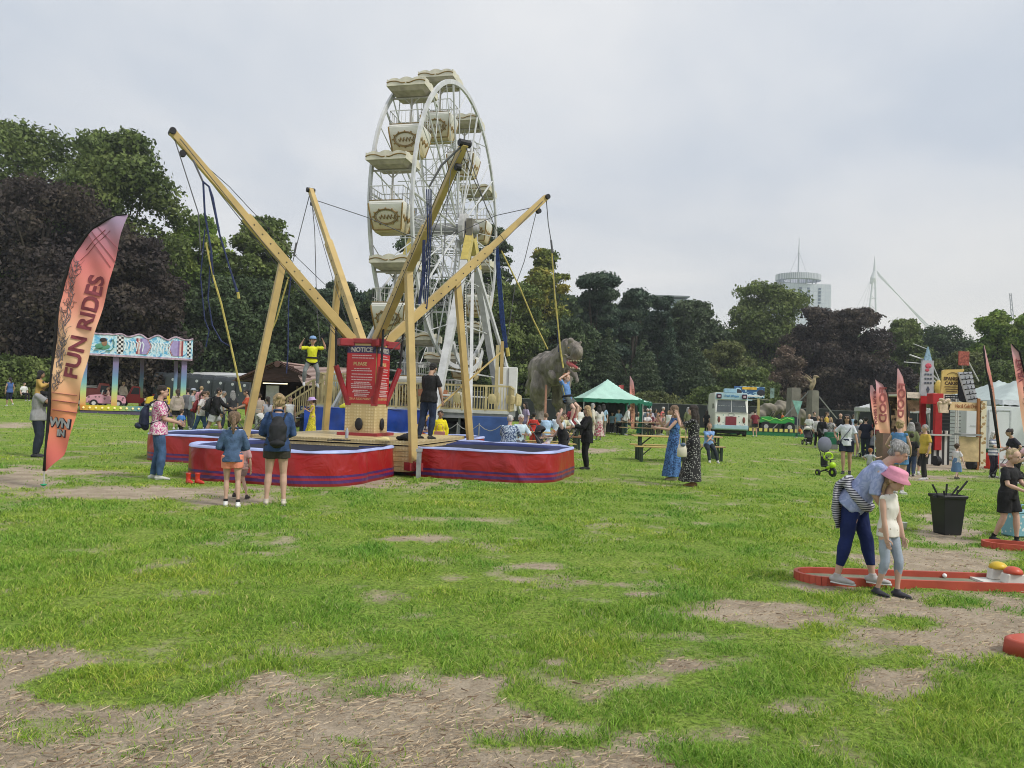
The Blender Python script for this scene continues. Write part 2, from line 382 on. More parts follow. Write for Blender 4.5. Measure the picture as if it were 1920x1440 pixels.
# ---------------------------------------------------------------- grass blades (uncountable)
TRACKS = []        # (matrix inverse, hx, hy) areas without blades, filled in by p_keepout
def keepout(cx, cy, hx, hy, rz): TRACKS.append((cx, cy, hx, hy, math.cos(-rz), math.sin(-rz)))
def grass_mat():
    m, n, l, b = _nodes('grass_blades', 0.6, 0, 0.25)
    g = n.new('ShaderNodeNewGeometry'); r = n.new('ShaderNodeValToRGB'); l.new(g.outputs['Random Per Island'], r.inputs[0])
    e = r.color_ramp.elements; st = [(0, (.075, .17, .025)), (.35, (.20, .355, .045)), (.7, (.30, .46, .07)), (.94, (.42, .51, .12)), (1, (.56, .50, .26))]
    while len(e) < len(st): e.new(.5)
    for i, (p, c) in enumerate(st): e[i].position = p; e[i].color = c+(1,)
    t = n.new('ShaderNodeTexCoord'); x = n.new('ShaderNodeTexNoise'); x.inputs['Scale'].default_value = .55; x.inputs['Detail'].default_value = 5; l.new(t.outputs['Object'], x.inputs['Vector'])
    r2 = n.new('ShaderNodeValToRGB'); l.new(x.outputs[0], r2.inputs[0]); r2.color_ramp.elements[0].position = .35; r2.color_ramp.elements[1].position = .65
    r2.color_ramp.elements[0].color = (.68, .9, .8, 1); r2.color_ramp.elements[1].color = (1.32, 1.14, .9, 1)
    k = n.new('ShaderNodeMix'); k.data_type = 'RGBA'; k.blend_type = 'MULTIPLY'; k.inputs[0].default_value = 1; l.new(r.outputs[0], k.inputs[6]); l.new(r2.outputs[0], k.inputs[7])
    l.new(k.outputs[2], b.inputs['Base Color'])
    tr = n.new('ShaderNodeBsdfTranslucent'); l.new(k.outputs[2], tr.inputs[0]); ms = n.new('ShaderNodeMixShader'); ms.inputs[0].default_value = .3
    l.new(b.outputs[0], ms.inputs[1]); l.new(tr.outputs[0], ms.inputs[2]); l.new(ms.outputs[0], n['Material Output'].inputs[0])
    return m
def blades(name, n, y0, y1, hgt, wid, seed, mat, sparse=0.0):
    r = np.random.default_rng(seed)
    u = r.random(n); y = y0*(y1/y0)**u                      # density falls with distance
    x = (r.random(n)*2-1)*(y*0.70+0.5)
    keep = np.ones(n, bool)
    for cx, cy, hx, hy, c, s in TRACKS:
        dx, dy = x-cx, y-cy; a = dx*c-dy*s; b_ = dx*s+dy*c
        keep &= ~((abs(a) < hx) & (abs(b_) < hy))
    dm = dirtmask(x, y); cl = fbm(x, y, 2.4, 3); cl2 = fbm(x+50, y, 9.0, 2)
    keep &= (r.random(n) > np.clip((dm-.08)*1.35, 0, 0.97)) & (r.random(n) < .05+1.35*cl2)
    x, y, cl, dm = x[keep], y[keep], cl[keep], dm[keep]; n = len(x)
    z = H(x, y)+(fbm(x, y, 4.0, 3)-.5)*.035*np.exp(-np.maximum(y-4, 0)/9.)-0.012
    h = hgt*.72*(.4+1.1*r.random(n))*(.5+1.1*np.clip(cl*2.2-.7, 0, 1))*(1-.45*dm)
    wv = wid*(1+.0*y)*(.7+.6*r.random(n))*np.maximum(y/5.0, .8)
    a = r.random(n)*2*PI; la = r.random(n)*2*PI; ln = h*(.35+1.1*r.random(n))
    px_, py_ = np.cos(a)*wv/2, np.sin(a)*wv/2; lx, ly = np.cos(la)*ln, np.sin(la)*ln
    v = np.empty((n, 5, 3))
    v[:, 0] = np.stack([x-px_, y-py_, z], 1); v[:, 1] = np.stack([x+px_, y+py_, z], 1)
    v[:, 2] = np.stack([x+px_*.8+lx*.35, y+py_*.8+ly*.35, z+h*.62], 1); v[:, 3] = np.stack([x-px_*.8+lx*.35, y-py_*.8+ly*.35, z+h*.62], 1)
    v[:, 4] = np.stack([x+lx, y+ly, z+h*.92], 1)
    b0 = np.arange(n)*5
    f = np.concatenate([np.stack([b0, b0+1, b0+2], 1), np.stack([b0, b0+2, b0+3], 1), np.stack([b0+3, b0+2, b0+4], 1)])
    return np_mesh(name, v.reshape(-1, 3), f, False)
def make_grass():
    gm = grass_mat()
    o = mesh_obj('grass', blades('grass', 520000, 2.9, 16, .055, .0058, 3, gm), gm)
    tag(o, 'short green grass growing over the whole field', 'grass', kind='stuff')
    o = mesh_obj('far_grass', blades('far_grass', 170000, 14, 55, .06, .0045, 4, gm), gm)
    tag(o, 'low uneven grass further out on the field', 'grass', kind='stuff')
    # dry straw and crumbs on the bare soil
    r = np.random.default_rng(5); n = 75000
    y = 2.9*(11/2.9)**r.random(n); x = (r.random(n)*2-1)*(y*.7+.5); dm = dirtmask(x, y)
    k = (r.random(n) < (dm-.25)*1.6)&(r.random(n) < .15+1.3*fbm(x, y, 3., 3)**1.5); x, y = x[k], y[k]; n = len(x)
    a = r.normal(size=n)*.7; ln = .006+.028*r.random(n)**2; wv = .0009+.0008*r.random(n); z = H(x, y)+(fbm(x, y, 4.0, 3)-.5)*.021*np.exp(-np.maximum(y-4, 0)/9.)+.0005
    c, s = np.cos(a), np.sin(a); up = r.random(n)*.010+.003
    v = np.stack([np.stack([x-c*ln-s*wv, y-s*ln+c*wv, z+up*r.random(n)], 1), np.stack([x-c*ln+s*wv, y-s*ln-c*wv, z+up*.2], 1),
                  np.stack([x+c*ln+s*wv, y+s*ln-c*wv, z+up], 1), np.stack([x+c*ln-s*wv, y+s*ln+c*wv, z+up*1.3], 1)], 1)
    f = np.arange(n*4).reshape(-1, 4)
    m, nn, l, b = _nodes('straw', .8, 0, .2); g = nn.new('ShaderNodeNewGeometry'); rr = nn.new('ShaderNodeValToRGB'); l.new(g.outputs['Random Per Island'], rr.inputs[0])
    rr.color_ramp.elements[0].color = (.14, .09, .055, 1); rr.color_ramp.elements[1].color = (.58, .47, .32, 1); l.new(rr.outputs[0], b.inputs['Base Color'])
    o = mesh_obj('straw', np_mesh('straw', v.reshape(-1, 3), f), m); tag(o, 'dry straw and stalks scattered on the bare soil', 'straw', kind='stuff')
# ---------------------------------------------------------------- trees
def leaf_mat(c1, c2, c3, name='foliage'):
    key = ('leaf', c1, c2, c3)
    if key in _mats: return _mats[key]
    m, n, l, b = _nodes(name, .65, 0, .25)
    g = n.new('ShaderNodeNewGeometry'); r = n.new('ShaderNodeValToRGB'); l.new(g.outputs['Random Per Island'], r.inputs[0])
    e = r.color_ramp.elements; e[0].position = 0; e[1].position = 1; e[0].color = (.8, .8, .8, 1); e[1].color = (1.9, 1.9, 1.9, 1)
    t = n.new('ShaderNodeTexCoord'); x = n.new('ShaderNodeTexNoise'); x.inputs['Scale'].default_value = .38; x.inputs['Detail'].default_value = 4; l.new(t.outputs['Object'], x.inputs['Vector'])
    r2 = n.new('ShaderNodeValToRGB'); l.new(x.outputs[0], r2.inputs[0]); e = r2.color_ramp.elements; e.new(.5)
    for i, (p, c) in enumerate(((.36, c1), (.5, c2), (.66, c3))): e[i].position = p; e[i].color = tuple(c)+(1,)
    k = n.new('ShaderNodeMix'); k.data_type = 'RGBA'; k.blend_type = 'MULTIPLY'; k.inputs[0].default_value = 1; l.new(r2.outputs[0], k.inputs[6]); l.new(r.outputs[0], k.inputs[7])
    l.new(k.outputs[2], b.inputs['Base Color'])
    tr = n.new('ShaderNodeBsdfTranslucent'); l.new(k.outputs[2], tr.inputs[0]); ms = n.new('ShaderNodeMixShader'); ms.inputs[0].default_value = .28
    l.new(b.outputs[0], ms.inputs[1]); l.new(tr.outputs[0], ms.inputs[2]); l.new(ms.outputs[0], n['Material Output'].inputs[0])
    _mats[key] = m; return m
BARK = M((.07, .058, .045), .9, .3, 3, bump=.6, bscale=9)
LEAF = {'green': leaf_mat((0.056, 0.082, 0.023), (0.095, 0.130, 0.036), (0.145, 0.178, 0.055)),
        'bright': leaf_mat((0.077, 0.128, 0.026), (0.128, 0.198, 0.038), (0.205, 0.256, 0.058)),
        'yellow': leaf_mat((0.077, 0.109, 0.026), (0.154, 0.179, 0.038), (0.282, 0.243, 0.051)),
        'dark': leaf_mat((0.036, 0.056, 0.028), (0.054, 0.082, 0.036), (0.079, 0.110, 0.046)),
        'copper': leaf_mat((0.028, 0.022, 0.022), (0.046, 0.036, 0.031), (0.077, 0.061, 0.044)),
        'pine': leaf_mat((0.028, 0.051, 0.036), (0.044, 0.072, 0.046), (0.067, 0.096, 0.056)),
        'fir': leaf_mat((0.038, 0.059, 0.031), (0.058, 0.082, 0.041), (0.083, 0.109, 0.058)),
        'rust': leaf_mat((0.077, 0.064, 0.045), (0.128, 0.096, 0.070), (0.179, 0.128, 0.096)),
        'olive': leaf_mat((0.064, 0.079, 0.028), (0.109, 0.125, 0.044), (0.154, 0.166, 0.064))}
def tree(name, px, top, halfw, d, kind, shape, label, seed, low=0.06, n=20000, leaf=.26, gap=0.0):
    """px, top: crown centre column and top row in the photo; halfw: half width there; d: distance"""
    r = np.random.default_rng(seed); g = GD(px, d); p = W(px, top, d); h = p.z-g.z; rw = halfw/F*d; dp = rw*(.8 if rw < 9 else .6)
    root = empty(name, g, 0, label, 'tree' if h > 5 else 'shrub', 'trees around the park'if h > 5 else 'shrubs along the fence')
    # envelope: list of sub-crowns (cx, cy, cz, rx, ry, rz)
    subs = []
    if shape == 'fir':
        lv = 15
        for i in range(lv):
            t = i/(lv-1); rr = rw*(1-t)**.8*(.9+.25*r.random())+.25; z = h*(low+.02+t*(.97-low))
            k = max(1, int(9*(1-t))+1)
            for j in range(k):
                a = 2*PI*(j+r.random()*.6)/k+i; q = rr*.62
                subs.append((q*math.cos(a), q*math.sin(a), z-rr*.10, max(.3, rr*.46), max(.3, rr*.46), h/lv*.55))
    elif shape == 'pine':
        for i in range(26):
            t = r.random()**.7; z = h*(low+(1-low)*t*.93); q = rw*(1-.45*t**2)*r.random()**.5*.8; a = r.random()*2*PI; s = rw*(.20+.16*r.random())
            subs.append((q*math.cos(a), q*math.sin(a)*dp/rw, z, s, s, s*.55))
    else:
        k = 90 if shape == 'round' else 60
        for i in range(k):
            t = (i+r.random())/k; z = h*(low+(1-low)*t)
            if shape == 'round': prof = math.sqrt(max(.03, 1-((t-.42)/.60)**2))
            elif shape == 'flame': prof = math.sin(PI*min(1, .25+t*.75))**.7
            else: prof = 1-.45*t
            s = rw*(.13+.20*r.random()**1.5)*(1 if t < .8 else .8); q = max(0, rw*prof*(.9+.25*r.random())-s*.6)*(.35+.65*r.random()**.45); a = r.random()*2*PI
            subs.append((q*math.cos(a), q*math.sin(a)*dp/rw, min(z+rw*.12*r.normal(), h-s*(.5+.8*r.random())), s*1.25, s*1.1, s*.75))
        subs += [(0, 0, h*.45, rw*.62, dp*.6, h*.33), (0, 0, h*.25, rw*.7, dp*.6, h*.22)]
    subs = np.array(subs); wt = subs[:, 3]*subs[:, 4]+.2; wt /= wt.sum()
    if gap: subs[:, 3:] *= (1-gap)
    si = r.choice(len(subs), n, p=wt); c = subs[si]
    dirs = r.normal(size=(n, 3)); dirs[:, 2] += .25; dirs /= np.linalg.norm(dirs, axis=1)[:, None]
    rad = np.where(r.random(n) < .14, .95+.42*r.random(n), .62+.44*r.random(n)**.6)
    ctr = c[:, :3]+dirs*c[:, 3:]*rad[:, None]
    ctr += (r.normal(size=(n, 3)))*leaf*.35
    ctr[:, 2] = np.maximum(ctr[:, 2], .15)
    nn = dirs+r.normal(size=(n, 3))*.75; nn /= np.linalg.norm(nn, axis=1)[:, None]
    t1 = np.cross(nn, r.normal(size=(n, 3))); t1 /= np.linalg.norm(t1, axis=1)[:, None]; t2 = np.cross(nn, t1)
    s1 = (leaf*.66*(.5+.9*r.random(n)))[:, None]; s2 = s1*(.45+.3*r.random(n))[:, None]
    v = np.stack([ctr-t1*s1, ctr+t2*s2-t1*s1*.1, ctr+t1*s1, ctr-t2*s2+t1*s1*.15], 1).reshape(-1, 3)
    f = np.arange(n*4).reshape(-1, 4)
    cr = mesh_obj('crown', np_mesh('crown', v, f), LEAF[kind], root)
    # woody frame: trunk, limbs into the sub-crowns
    mb = MB(); tr = max(.12, rw*.055)
    lean = (r.random()-.5)*.04*h
    mb.tube([(0, 0, -.3), (lean*.2, 0, h*.12), (lean*.6, 0, h*.4), (lean, 0, h*.78)], [tr*1.5, tr*1.05, tr*.75, tr*.25], 9)
    if shape != 'fir':
        for q in subs[r.permutation(len(subs))[:14]]:
            z0 = min(q[2]*.6, h*.6)*(.6+.4*r.random()); a = Vector((lean*z0/h, 0, z0)); b = Vector(q[:3])
            mid = (a+b)/2+Vector((0, 0, .08*(b-a).length)); mb.tube([a, mid, b], [tr*.45, tr*.28, tr*.08], 6)
    mb.build('trunk', BARK, root, smooth=True)
    return root
TREES = [  # name, px, top, halfw, d, kind, shape, label, low, n, leaf
    ('broadleaf_tree', 30, 238, 150, 74, 'green', 'round', 'tall green broadleaf tree at the far left edge of the photo', .1, 26000, .30),
    ('broadleaf_tree', 195, 243, 118, 70, 'green', 'round', 'tall green tree whose open crown reaches out above the copper beeches on the left', .25, 24000, .28),
    ('copper_beech', 60, 330, 160, 62, 'copper', 'round', 'huge dark copper beech at the left edge behind the festival flag', .02, 26000, .26),
    ('copper_beech', 235, 440, 95, 60, 'copper', 'round', 'dark copper beech between the tall left tree and the kiddie ride canopy', .02, 20000, .26),
    ('broadleaf_tree', 355, 404, 72, 76, 'bright', 'round', 'fresh green tree just right of the copper beeches', .05, 17000, .28),
    ('broadleaf_tree', 335, 560, 70, 66, 'dark', 'round', 'low dark green tree over the kiddie ride canopy', .0, 14000, .25),
    ('broadleaf_tree', 482, 405, 72, 72, 'green', 'round', 'rounded green tree behind the leftmost boom of the bungee ride', .05, 18000, .28),
    ('broadleaf_tree', 440, 520, 90, 68, 'dark', 'round', 'dark green tree behind the portable toilets', .0, 17000, .25),
    ('broadleaf_tree', 560, 545, 50, 70, 'dark', 'round', 'small dark tree behind the brown wooden chalet', .0, 12000, .25),
    ('pine_tree', 632, 515, 58, 84, 'pine', 'pine', 'flat-topped dark pine between the chalet and the ferris wheel', .05, 13000, .25),
    ('broadleaf_tree', 700, 560, 70, 82, 'dark', 'round', 'dark tree directly behind the left rim of the ferris wheel', .0, 14000, .27),
    ('broadleaf_tree', 775, 425, 46, 92, 'dark', 'round', 'narrow dark tree showing through the middle of the ferris wheel', .1, 13000, .3),
    ('broadleaf_tree', 800, 575, 80, 80, 'dark', 'round', 'low dark tree behind the bottom gondolas of the ferris wheel', .0, 14000, .27),
    ('broadleaf_tree', 910, 420, 48, 88, 'dark', 'round', 'tall dark tree just behind the right rim of the ferris wheel', .05, 15000, .28),
    ('broadleaf_tree', 1018, 466, 66, 90, 'yellow', 'flame', 'yellowish green tree to the right of the ferris wheel', .1, 18000, .3),
    ('broadleaf_tree', 955, 530, 60, 82, 'green', 'round', 'mid green tree behind the far right boom of the bungee ride', .0, 15000, .27),
    ('pine_tree', 1110, 505, 62, 96, 'pine', 'pine', 'tallest dark pine above the dinosaur', .25, 15000, .3),
    ('pine_tree', 1185, 536, 56, 100, 'pine', 'pine', 'dark pine above the green marquee', .25, 14000, .3),
    ('pine_tree', 1235, 548, 45, 104, 'pine', 'pine', 'smaller dark pine in front of the far office roof', .2, 12000, .3),
    ('broadleaf_tree', 1060, 600, 70, 86, 'dark', 'round', 'dark tree directly behind the dinosaur statue', .0, 15000, .27),
    ('broadleaf_tree', 1296, 562, 56, 100, 'fir', 'round', 'grey green domed tree left of the gap in the tree line', .05, 16000, .3),
    ('fir_tree', 1138, 620, 42, 84, 'fir', 'fir', 'pale fir standing between the dinosaur and the marquee', .02, 12000, .22),
    ('fir_tree', 1205, 640, 50, 82, 'fir', 'fir', 'broad fir right behind the green marquee', .02, 13000, .22),
    ('fir_tree', 1302, 630, 50, 84, 'fir', 'fir', 'wide fir behind the woman in the black dress', .02, 13000, .22),
    ('fir_tree', 1252, 600, 30, 88, 'pine', 'fir', 'slim dark fir between two paler firs', .02, 10000, .22),
    ('broadleaf_tree', 1426, 526, 76, 112, 'green', 'round', 'large rounded green tree hiding the left side of the office tower', .08, 20000, .32),
    ('broadleaf_tree', 1362, 640, 44, 96, 'olive', 'round', 'light green bush-like tree at the dip behind the ice cream van', .0, 12000, .28),
    ('broadleaf_tree', 1405, 690, 52, 90, 'green', 'round', 'low green tree right above the ice cream van', .0, 12000, .26),
    ('broadleaf_tree', 1470, 650, 50, 94, 'rust', 'flame', 'thin brownish shrubby tree behind the jeep ride sign', .0, 8000, .24),
    ('copper_beech', 1530, 580, 62, 98, 'copper', 'round', 'brownish copper beech in front of the office tower', .02, 17000, .28),
    ('copper_beech', 1600, 576, 64, 96, 'copper', 'round', 'broad near black copper beech left of the stadium mast', .02, 19000, .28),
    ('broadleaf_tree', 1695, 596, 48, 104, 'green', 'round', 'green tree right of the dark copper beech', .03, 14000, .3),
    ('broadleaf_tree', 1765, 612, 62, 112, 'dark', 'round', 'distant dark green tree above the food stall signs', .03, 14000, .3),
    ('broadleaf_tree', 1868, 580, 60, 84, 'bright', 'flame', 'bright green tree above the white marquees on the right', .05, 17000, .28),
    ('broadleaf_tree', 1960, 560, 60, 80, 'bright', 'round', 'bright green tree cut by the right edge of the photo', .05, 15000, .28),
    ('broadleaf_tree', 1800, 660, 66, 78, 'olive', 'round', 'yellow green bush behind the food stall lettering boards', .0, 14000, .25),
    ('broadleaf_tree', 1905, 680, 60, 74, 'green', 'round', 'low green tree right behind the peaked marquee', .0, 13000, .25),
    ('copper_beech', 1690, 690, 40, 92, 'copper', 'round', 'small dark bush behind the twin food flags', .0, 10000, .26),
    ('shrub', 30, 668, 70, 56, 'green', 'round', 'green shrub low at the left edge in front of the copper beech', .0, 6000, .22),
    ('shrub', 1230, 735, 46, 78, 'olive', 'round', 'brushy shrub beside the marquee at the fence', .0, 6000, .2),
    ('shrub', 1330, 725, 40, 80, 'green', 'round', 'dark shrub at the fence left of the ice cream van', .0, 6000, .2),
    ('shrub', 1120, 735, 40, 76, 'dark', 'round', 'dark shrub at the fence just right of the dinosaur', .0, 6000, .2)]
def make_trees():
    for i, (nm, px, top, hw, d, kd, shp, lab, low, n, lf) in enumerate(TREES):
        tree(nm, px, top, hw*(1.12 if shp == 'round' else 1), d, kd, shp, lab, 100+i, low, int(n*2.1), lf)
def make_backwood():
    # the wood that closes the view behind the trees one can tell apart
    r = np.random.default_rng(77); vs = []
    prof = [(-250, 330), (0, 330), (200, 420), (330, 480), (480, 520), (640, 560), (800, 520), (1000, 540), (1200, 580), (1300, 610), (1346, 655), (1400, 600), (1500, 620), (1640, 640), (1740, 640), (1820, 650), (1960, 620), (2200, 600)]
    n = 120000; px = -250+2450*r.random(n); top = np.interp(px, [a for a, b in prof], [b for a, b in prof])
    d = 112+12*r.random(n); py = top+(r.random(n)**1.2)*(790-top)+18*(fbm(px/60., d*0, 1., 3)-.5)
    P = np.array([tuple(W(float(a), float(b), float(c))) for a, b, c in zip(px, py, d)])
    nn = r.normal(size=(n, 3)); nn[:, 1] -= 1; nn /= np.linalg.norm(nn, axis=1)[:, None]
    t1 = np.cross(nn, r.normal(size=(n, 3))); t1 /= np.linalg.norm(t1, axis=1)[:, None]; t2 = np.cross(nn, t1); s = (.35+.5*r.random(n))[:, None]
    v = np.stack([P-t1*s, P+t2*s*.6, P+t1*s, P-t2*s*.6], 1).reshape(-1, 3)
    o = mesh_obj('wood', np_mesh('wood', v, np.arange(n*4).reshape(-1, 4)), LEAF['dark'])
    tag(o, 'dense far wood filling the gaps between the park trees', 'wood', kind='stuff')
# ---------------------------------------------------------------- far structures
def make_far():
    WH = M((.60, .64, .66), .6, .05, .2)
    D = 620.0
    # office tower: tiled shaft, ring crown on columns, mast
    g = GD(1498, D); root = empty('office_tower', (g.x, g.y, 0), 0, 'pale tiled office tower with a round ring crown and a tall mast', 'tower')
    sc_ = D/F; zt = W(1502, 531, D).z
    tile = None
    m, n, l, b = _nodes('tower_tiles', .45)
    t = n.new('ShaderNodeTexCoord'); br = n.new('ShaderNodeTexBrick'); mp = n.new('ShaderNodeMapping'); mp.inputs['Rotation'].default_value = (PI/2, 0, 0)
    l.new(t.outputs['Object'], mp.inputs[0]); l.new(mp.outputs[0], br.inputs[0]); br.offset = 0
    br.inputs['Scale'].default_value = .32; br.inputs['Color1'].default_value = (.56, .60, .66, 1); br.inputs['Color2'].default_value = (.60, .63, .68, 1); br.inputs['Mortar'].default_value = (.42, .47, .54, 1); br.inputs['Mortar Size'].default_value = .04
    br.inputs['Brick Width'].default_value = 1; br.inputs['Row Height'].default_value = 1; l.new(br.outputs[0], b.inputs['Base Color'])
    w2 = 50*sc_
    mb = MB(); mb.box((2, 10, zt/2), (w2*2, 22, zt)); mb.build('shaft', m, root)
    MB().box((-w2*.86+1, -1.6, zt-2.2), (6*sc_*2, 1.2, 5)).build('plant_screen', M((.18, .2, .22), .7), root)
    for k, xx in enumerate((-3, 12, 33)):
        x = xx*sc_
        f = MB().box((x, -1.15, zt-(22 if k != 1 else 28)*sc_), (4.6*sc_, .3, (30 if k != 1 else 42)*sc_)).build('window', M((.10, .14, .19), .2), root)
        for j in range(5): MB().box((x, -1.42, zt-(12+j*7)*sc_), (4.6*sc_, .2, .5)).build('transom', WH, f)
    mb = MB()
    for j in range(14):
        a = 2*PI*j/14; mb.tube([(14*math.cos(a), 8+9*math.sin(a), zt), (15*math.cos(a), 8+10*math.sin(a), zt+3.6)], .45, 6)
    mb.build('crown_columns', M((.3, .34, .36), .6), root)
    zc = zt+3.6
    mb = MB()
    for r0, r1, z0, z1 in ((12, 18, 0, .7), (17.2, 18, .7, 4.6)):
        n_ = 48
        vs = []; fs = []
        for j in range(n_):
            a = 2*PI*j/n_
            for r_, z_ in ((r0, z0), (r1, z0), (r1, z1), (r0, z1)): vs.append((r_*math.cos(a), 8+r_*.8*math.sin(a), zc+z_))
        for j in range(n_):
            for q in range(4): fs.append((j*4+q, j*4+(q+1) % 4, ((j+1) % n_)*4+(q+1) % 4, ((j+1) % n_)*4+q))
        mb._add(vs, fs)
    mb.build('ring_crown', MP('stripe', (.32, .35, .39), (.56, .58, .61), .22, direction='X'), root)
    zm = W(1503, 440, D).z; mx_ = 0
    mb = MB(); mb.tube([(mx_, 8, zt), (mx_, 8, zc+20), (mx_, 8, zm)], [.8, .55, .22], 8); mb.build('mast', M((.45, .48, .5), .5), root)
    mb = MB()
    for s in (-1, 1): mb.tube([(s*9, 8, zc+1), (0, 8, zc+24)], .13, 5)
    mb.build('mast_stay', M((.4, .42, .45), .5), root)
    # stadium mast
    D = 700.0; root = empty('stadium_mast', GD(1640, D), 0, 'white stadium roof mast with long slanting tubular struts', 'mast')
    g = root.location; q = lambda px, py, dd=D: W(px, py, dd)-g
    WH2 = M((.72, .74, .75), .5, .04)
    mb = MB()
    for a, b_ in (((1637, 522), (1628, 600)), ((1641, 522), (1643, 620)), ((1628, 600), (1626, 660)), ((1643, 620), (1644, 660))): mb.tube([q(*a), q(*b_)], .85, 7)
    mb.tube([q(1629, 560), q(1643, 558)], .5, 6)
    for k in range(4): mb.tube([q(1634-k, 535+k*18), q(1643, 545+k*18)], .25, 5)
    mb.build('mast_legs', WH2, root)
    MB().tube([q(1640, 480), q(1640, 496), q(1640, 508), q(1637, 522), q(1634, 532)], [.12, .9, 1.3, 2.6, 1.2], 10).build('mast_head', WH2, root)
    mb = MB()
    for o_ in (0, 4, 8): mb.tube([q(1644+o_*.3, 508+o_), q(1740+o_*1.1, 616+o_*.2)], .42, 6)
    for k in range(16):
        t = k/15; mb.tube([q(1644+96*t, 508+108*t), q(1646.5+101*t, 516+103*t)], .16, 4)
    mb.build('strut', WH2, root)
    mb = MB()
    for k in range(3): mb.tube([q(1633, 524), q(1600+k*9, 590+k*12)], .14, 5)
    mb.build('stay_cable', WH2, root)
    # crane and small office roof
    D = 800; root = empty('tower_crane', GD(1895, D), 0, 'thin tower crane jib poking above the trees on the right', 'crane'); g = root.location
    mb = MB(); mb.tube([q(1893, 550, D), q(1900, 640, D)], .5, 5); mb.tube([q(1896, 550, D), q(1901, 600, D)], .5, 5)
    for k in range(6): mb.tube([q(1893+k, 552+k*9, D), q(1897+k*.6, 556+k*9, D)], .3, 4)
    mb.build('jib', M((.35, .35, .37), .6), root)
    D = 300; root = empty('office_building', GD(1262, D), 0, 'grey glass office block with a thin overhanging roof behind the pines', 'building'); g = root.location
    zt = W(1262, 560, D).z
    MB().box((0, 6, zt/2), (13, 12, zt)).build('wall', M((.30, .36, .42), .4), root); MB().box((-2, 5, zt+.9), (14, 14, .5)).build('roof', M((.2, .22, .25), .5), root)
    MB().box((2.4, -.1, zt-2), (8, .2, 1.2)).build('window', M((.08, .1, .13), .15), root)
def make_fences():
    dark = M((.020, .024, .024), .9, .25, 1.5, bump=.3, bscale=4); rail = M((.16, .17, .17), .6)
    def fence(a, b, h, label, step=3.4):
        a, b = Vector((a[0], a[1], 0)), Vector((b[0], b[1], 0)); n = max(1, int((b-a).length/step)); root = empty('fence', (a.x, a.y, 0), 0, label, 'fence', 'dark screened site fences')
        pn = MB(); rl = MB()
        for i in range(n):
            p, q = a+(b-a)*(i/n), a+(b-a)*((i+1)/n); zp, zq = float(H(p.x, p.y)), float(H(q.x, q.y))
            p_, q_ = p-a+Vector((0, 0, zp)), q-a+Vector((0, 0, zq)); up = Vector((0, 0, h))
            pn.beam(p_+up*.5, q_+up*.5, .03, h-.06); rl.beam(p_+up, q_+up, .045, .045)
            pt = MB().beam(p_, p_+up*1.03, .05, .05).build('post', rail, root)
        pn.build('screen', dark, root); rl.build('top_rail', rail, root)
    fence((-62, 66), (-33, 64), 3.0, 'dark screened fence behind the people at the left edge')
    fence((-33, 64), (-2.5, 69), 2.6, 'dark screened fence behind the kiddie ride and the toilets')
    fence((-2.5, 69), (14.4, 71), 2.1, 'dark screened fence behind the dinosaur and the marquee')
    fence((14.4, 71), (28, 68), 2.1, 'dark screened fence behind the ice cream van and jeep ride')
    fence((28, 68), (47, 60), 2.0, 'dark screened fence behind the pushchair crowd and food flags')
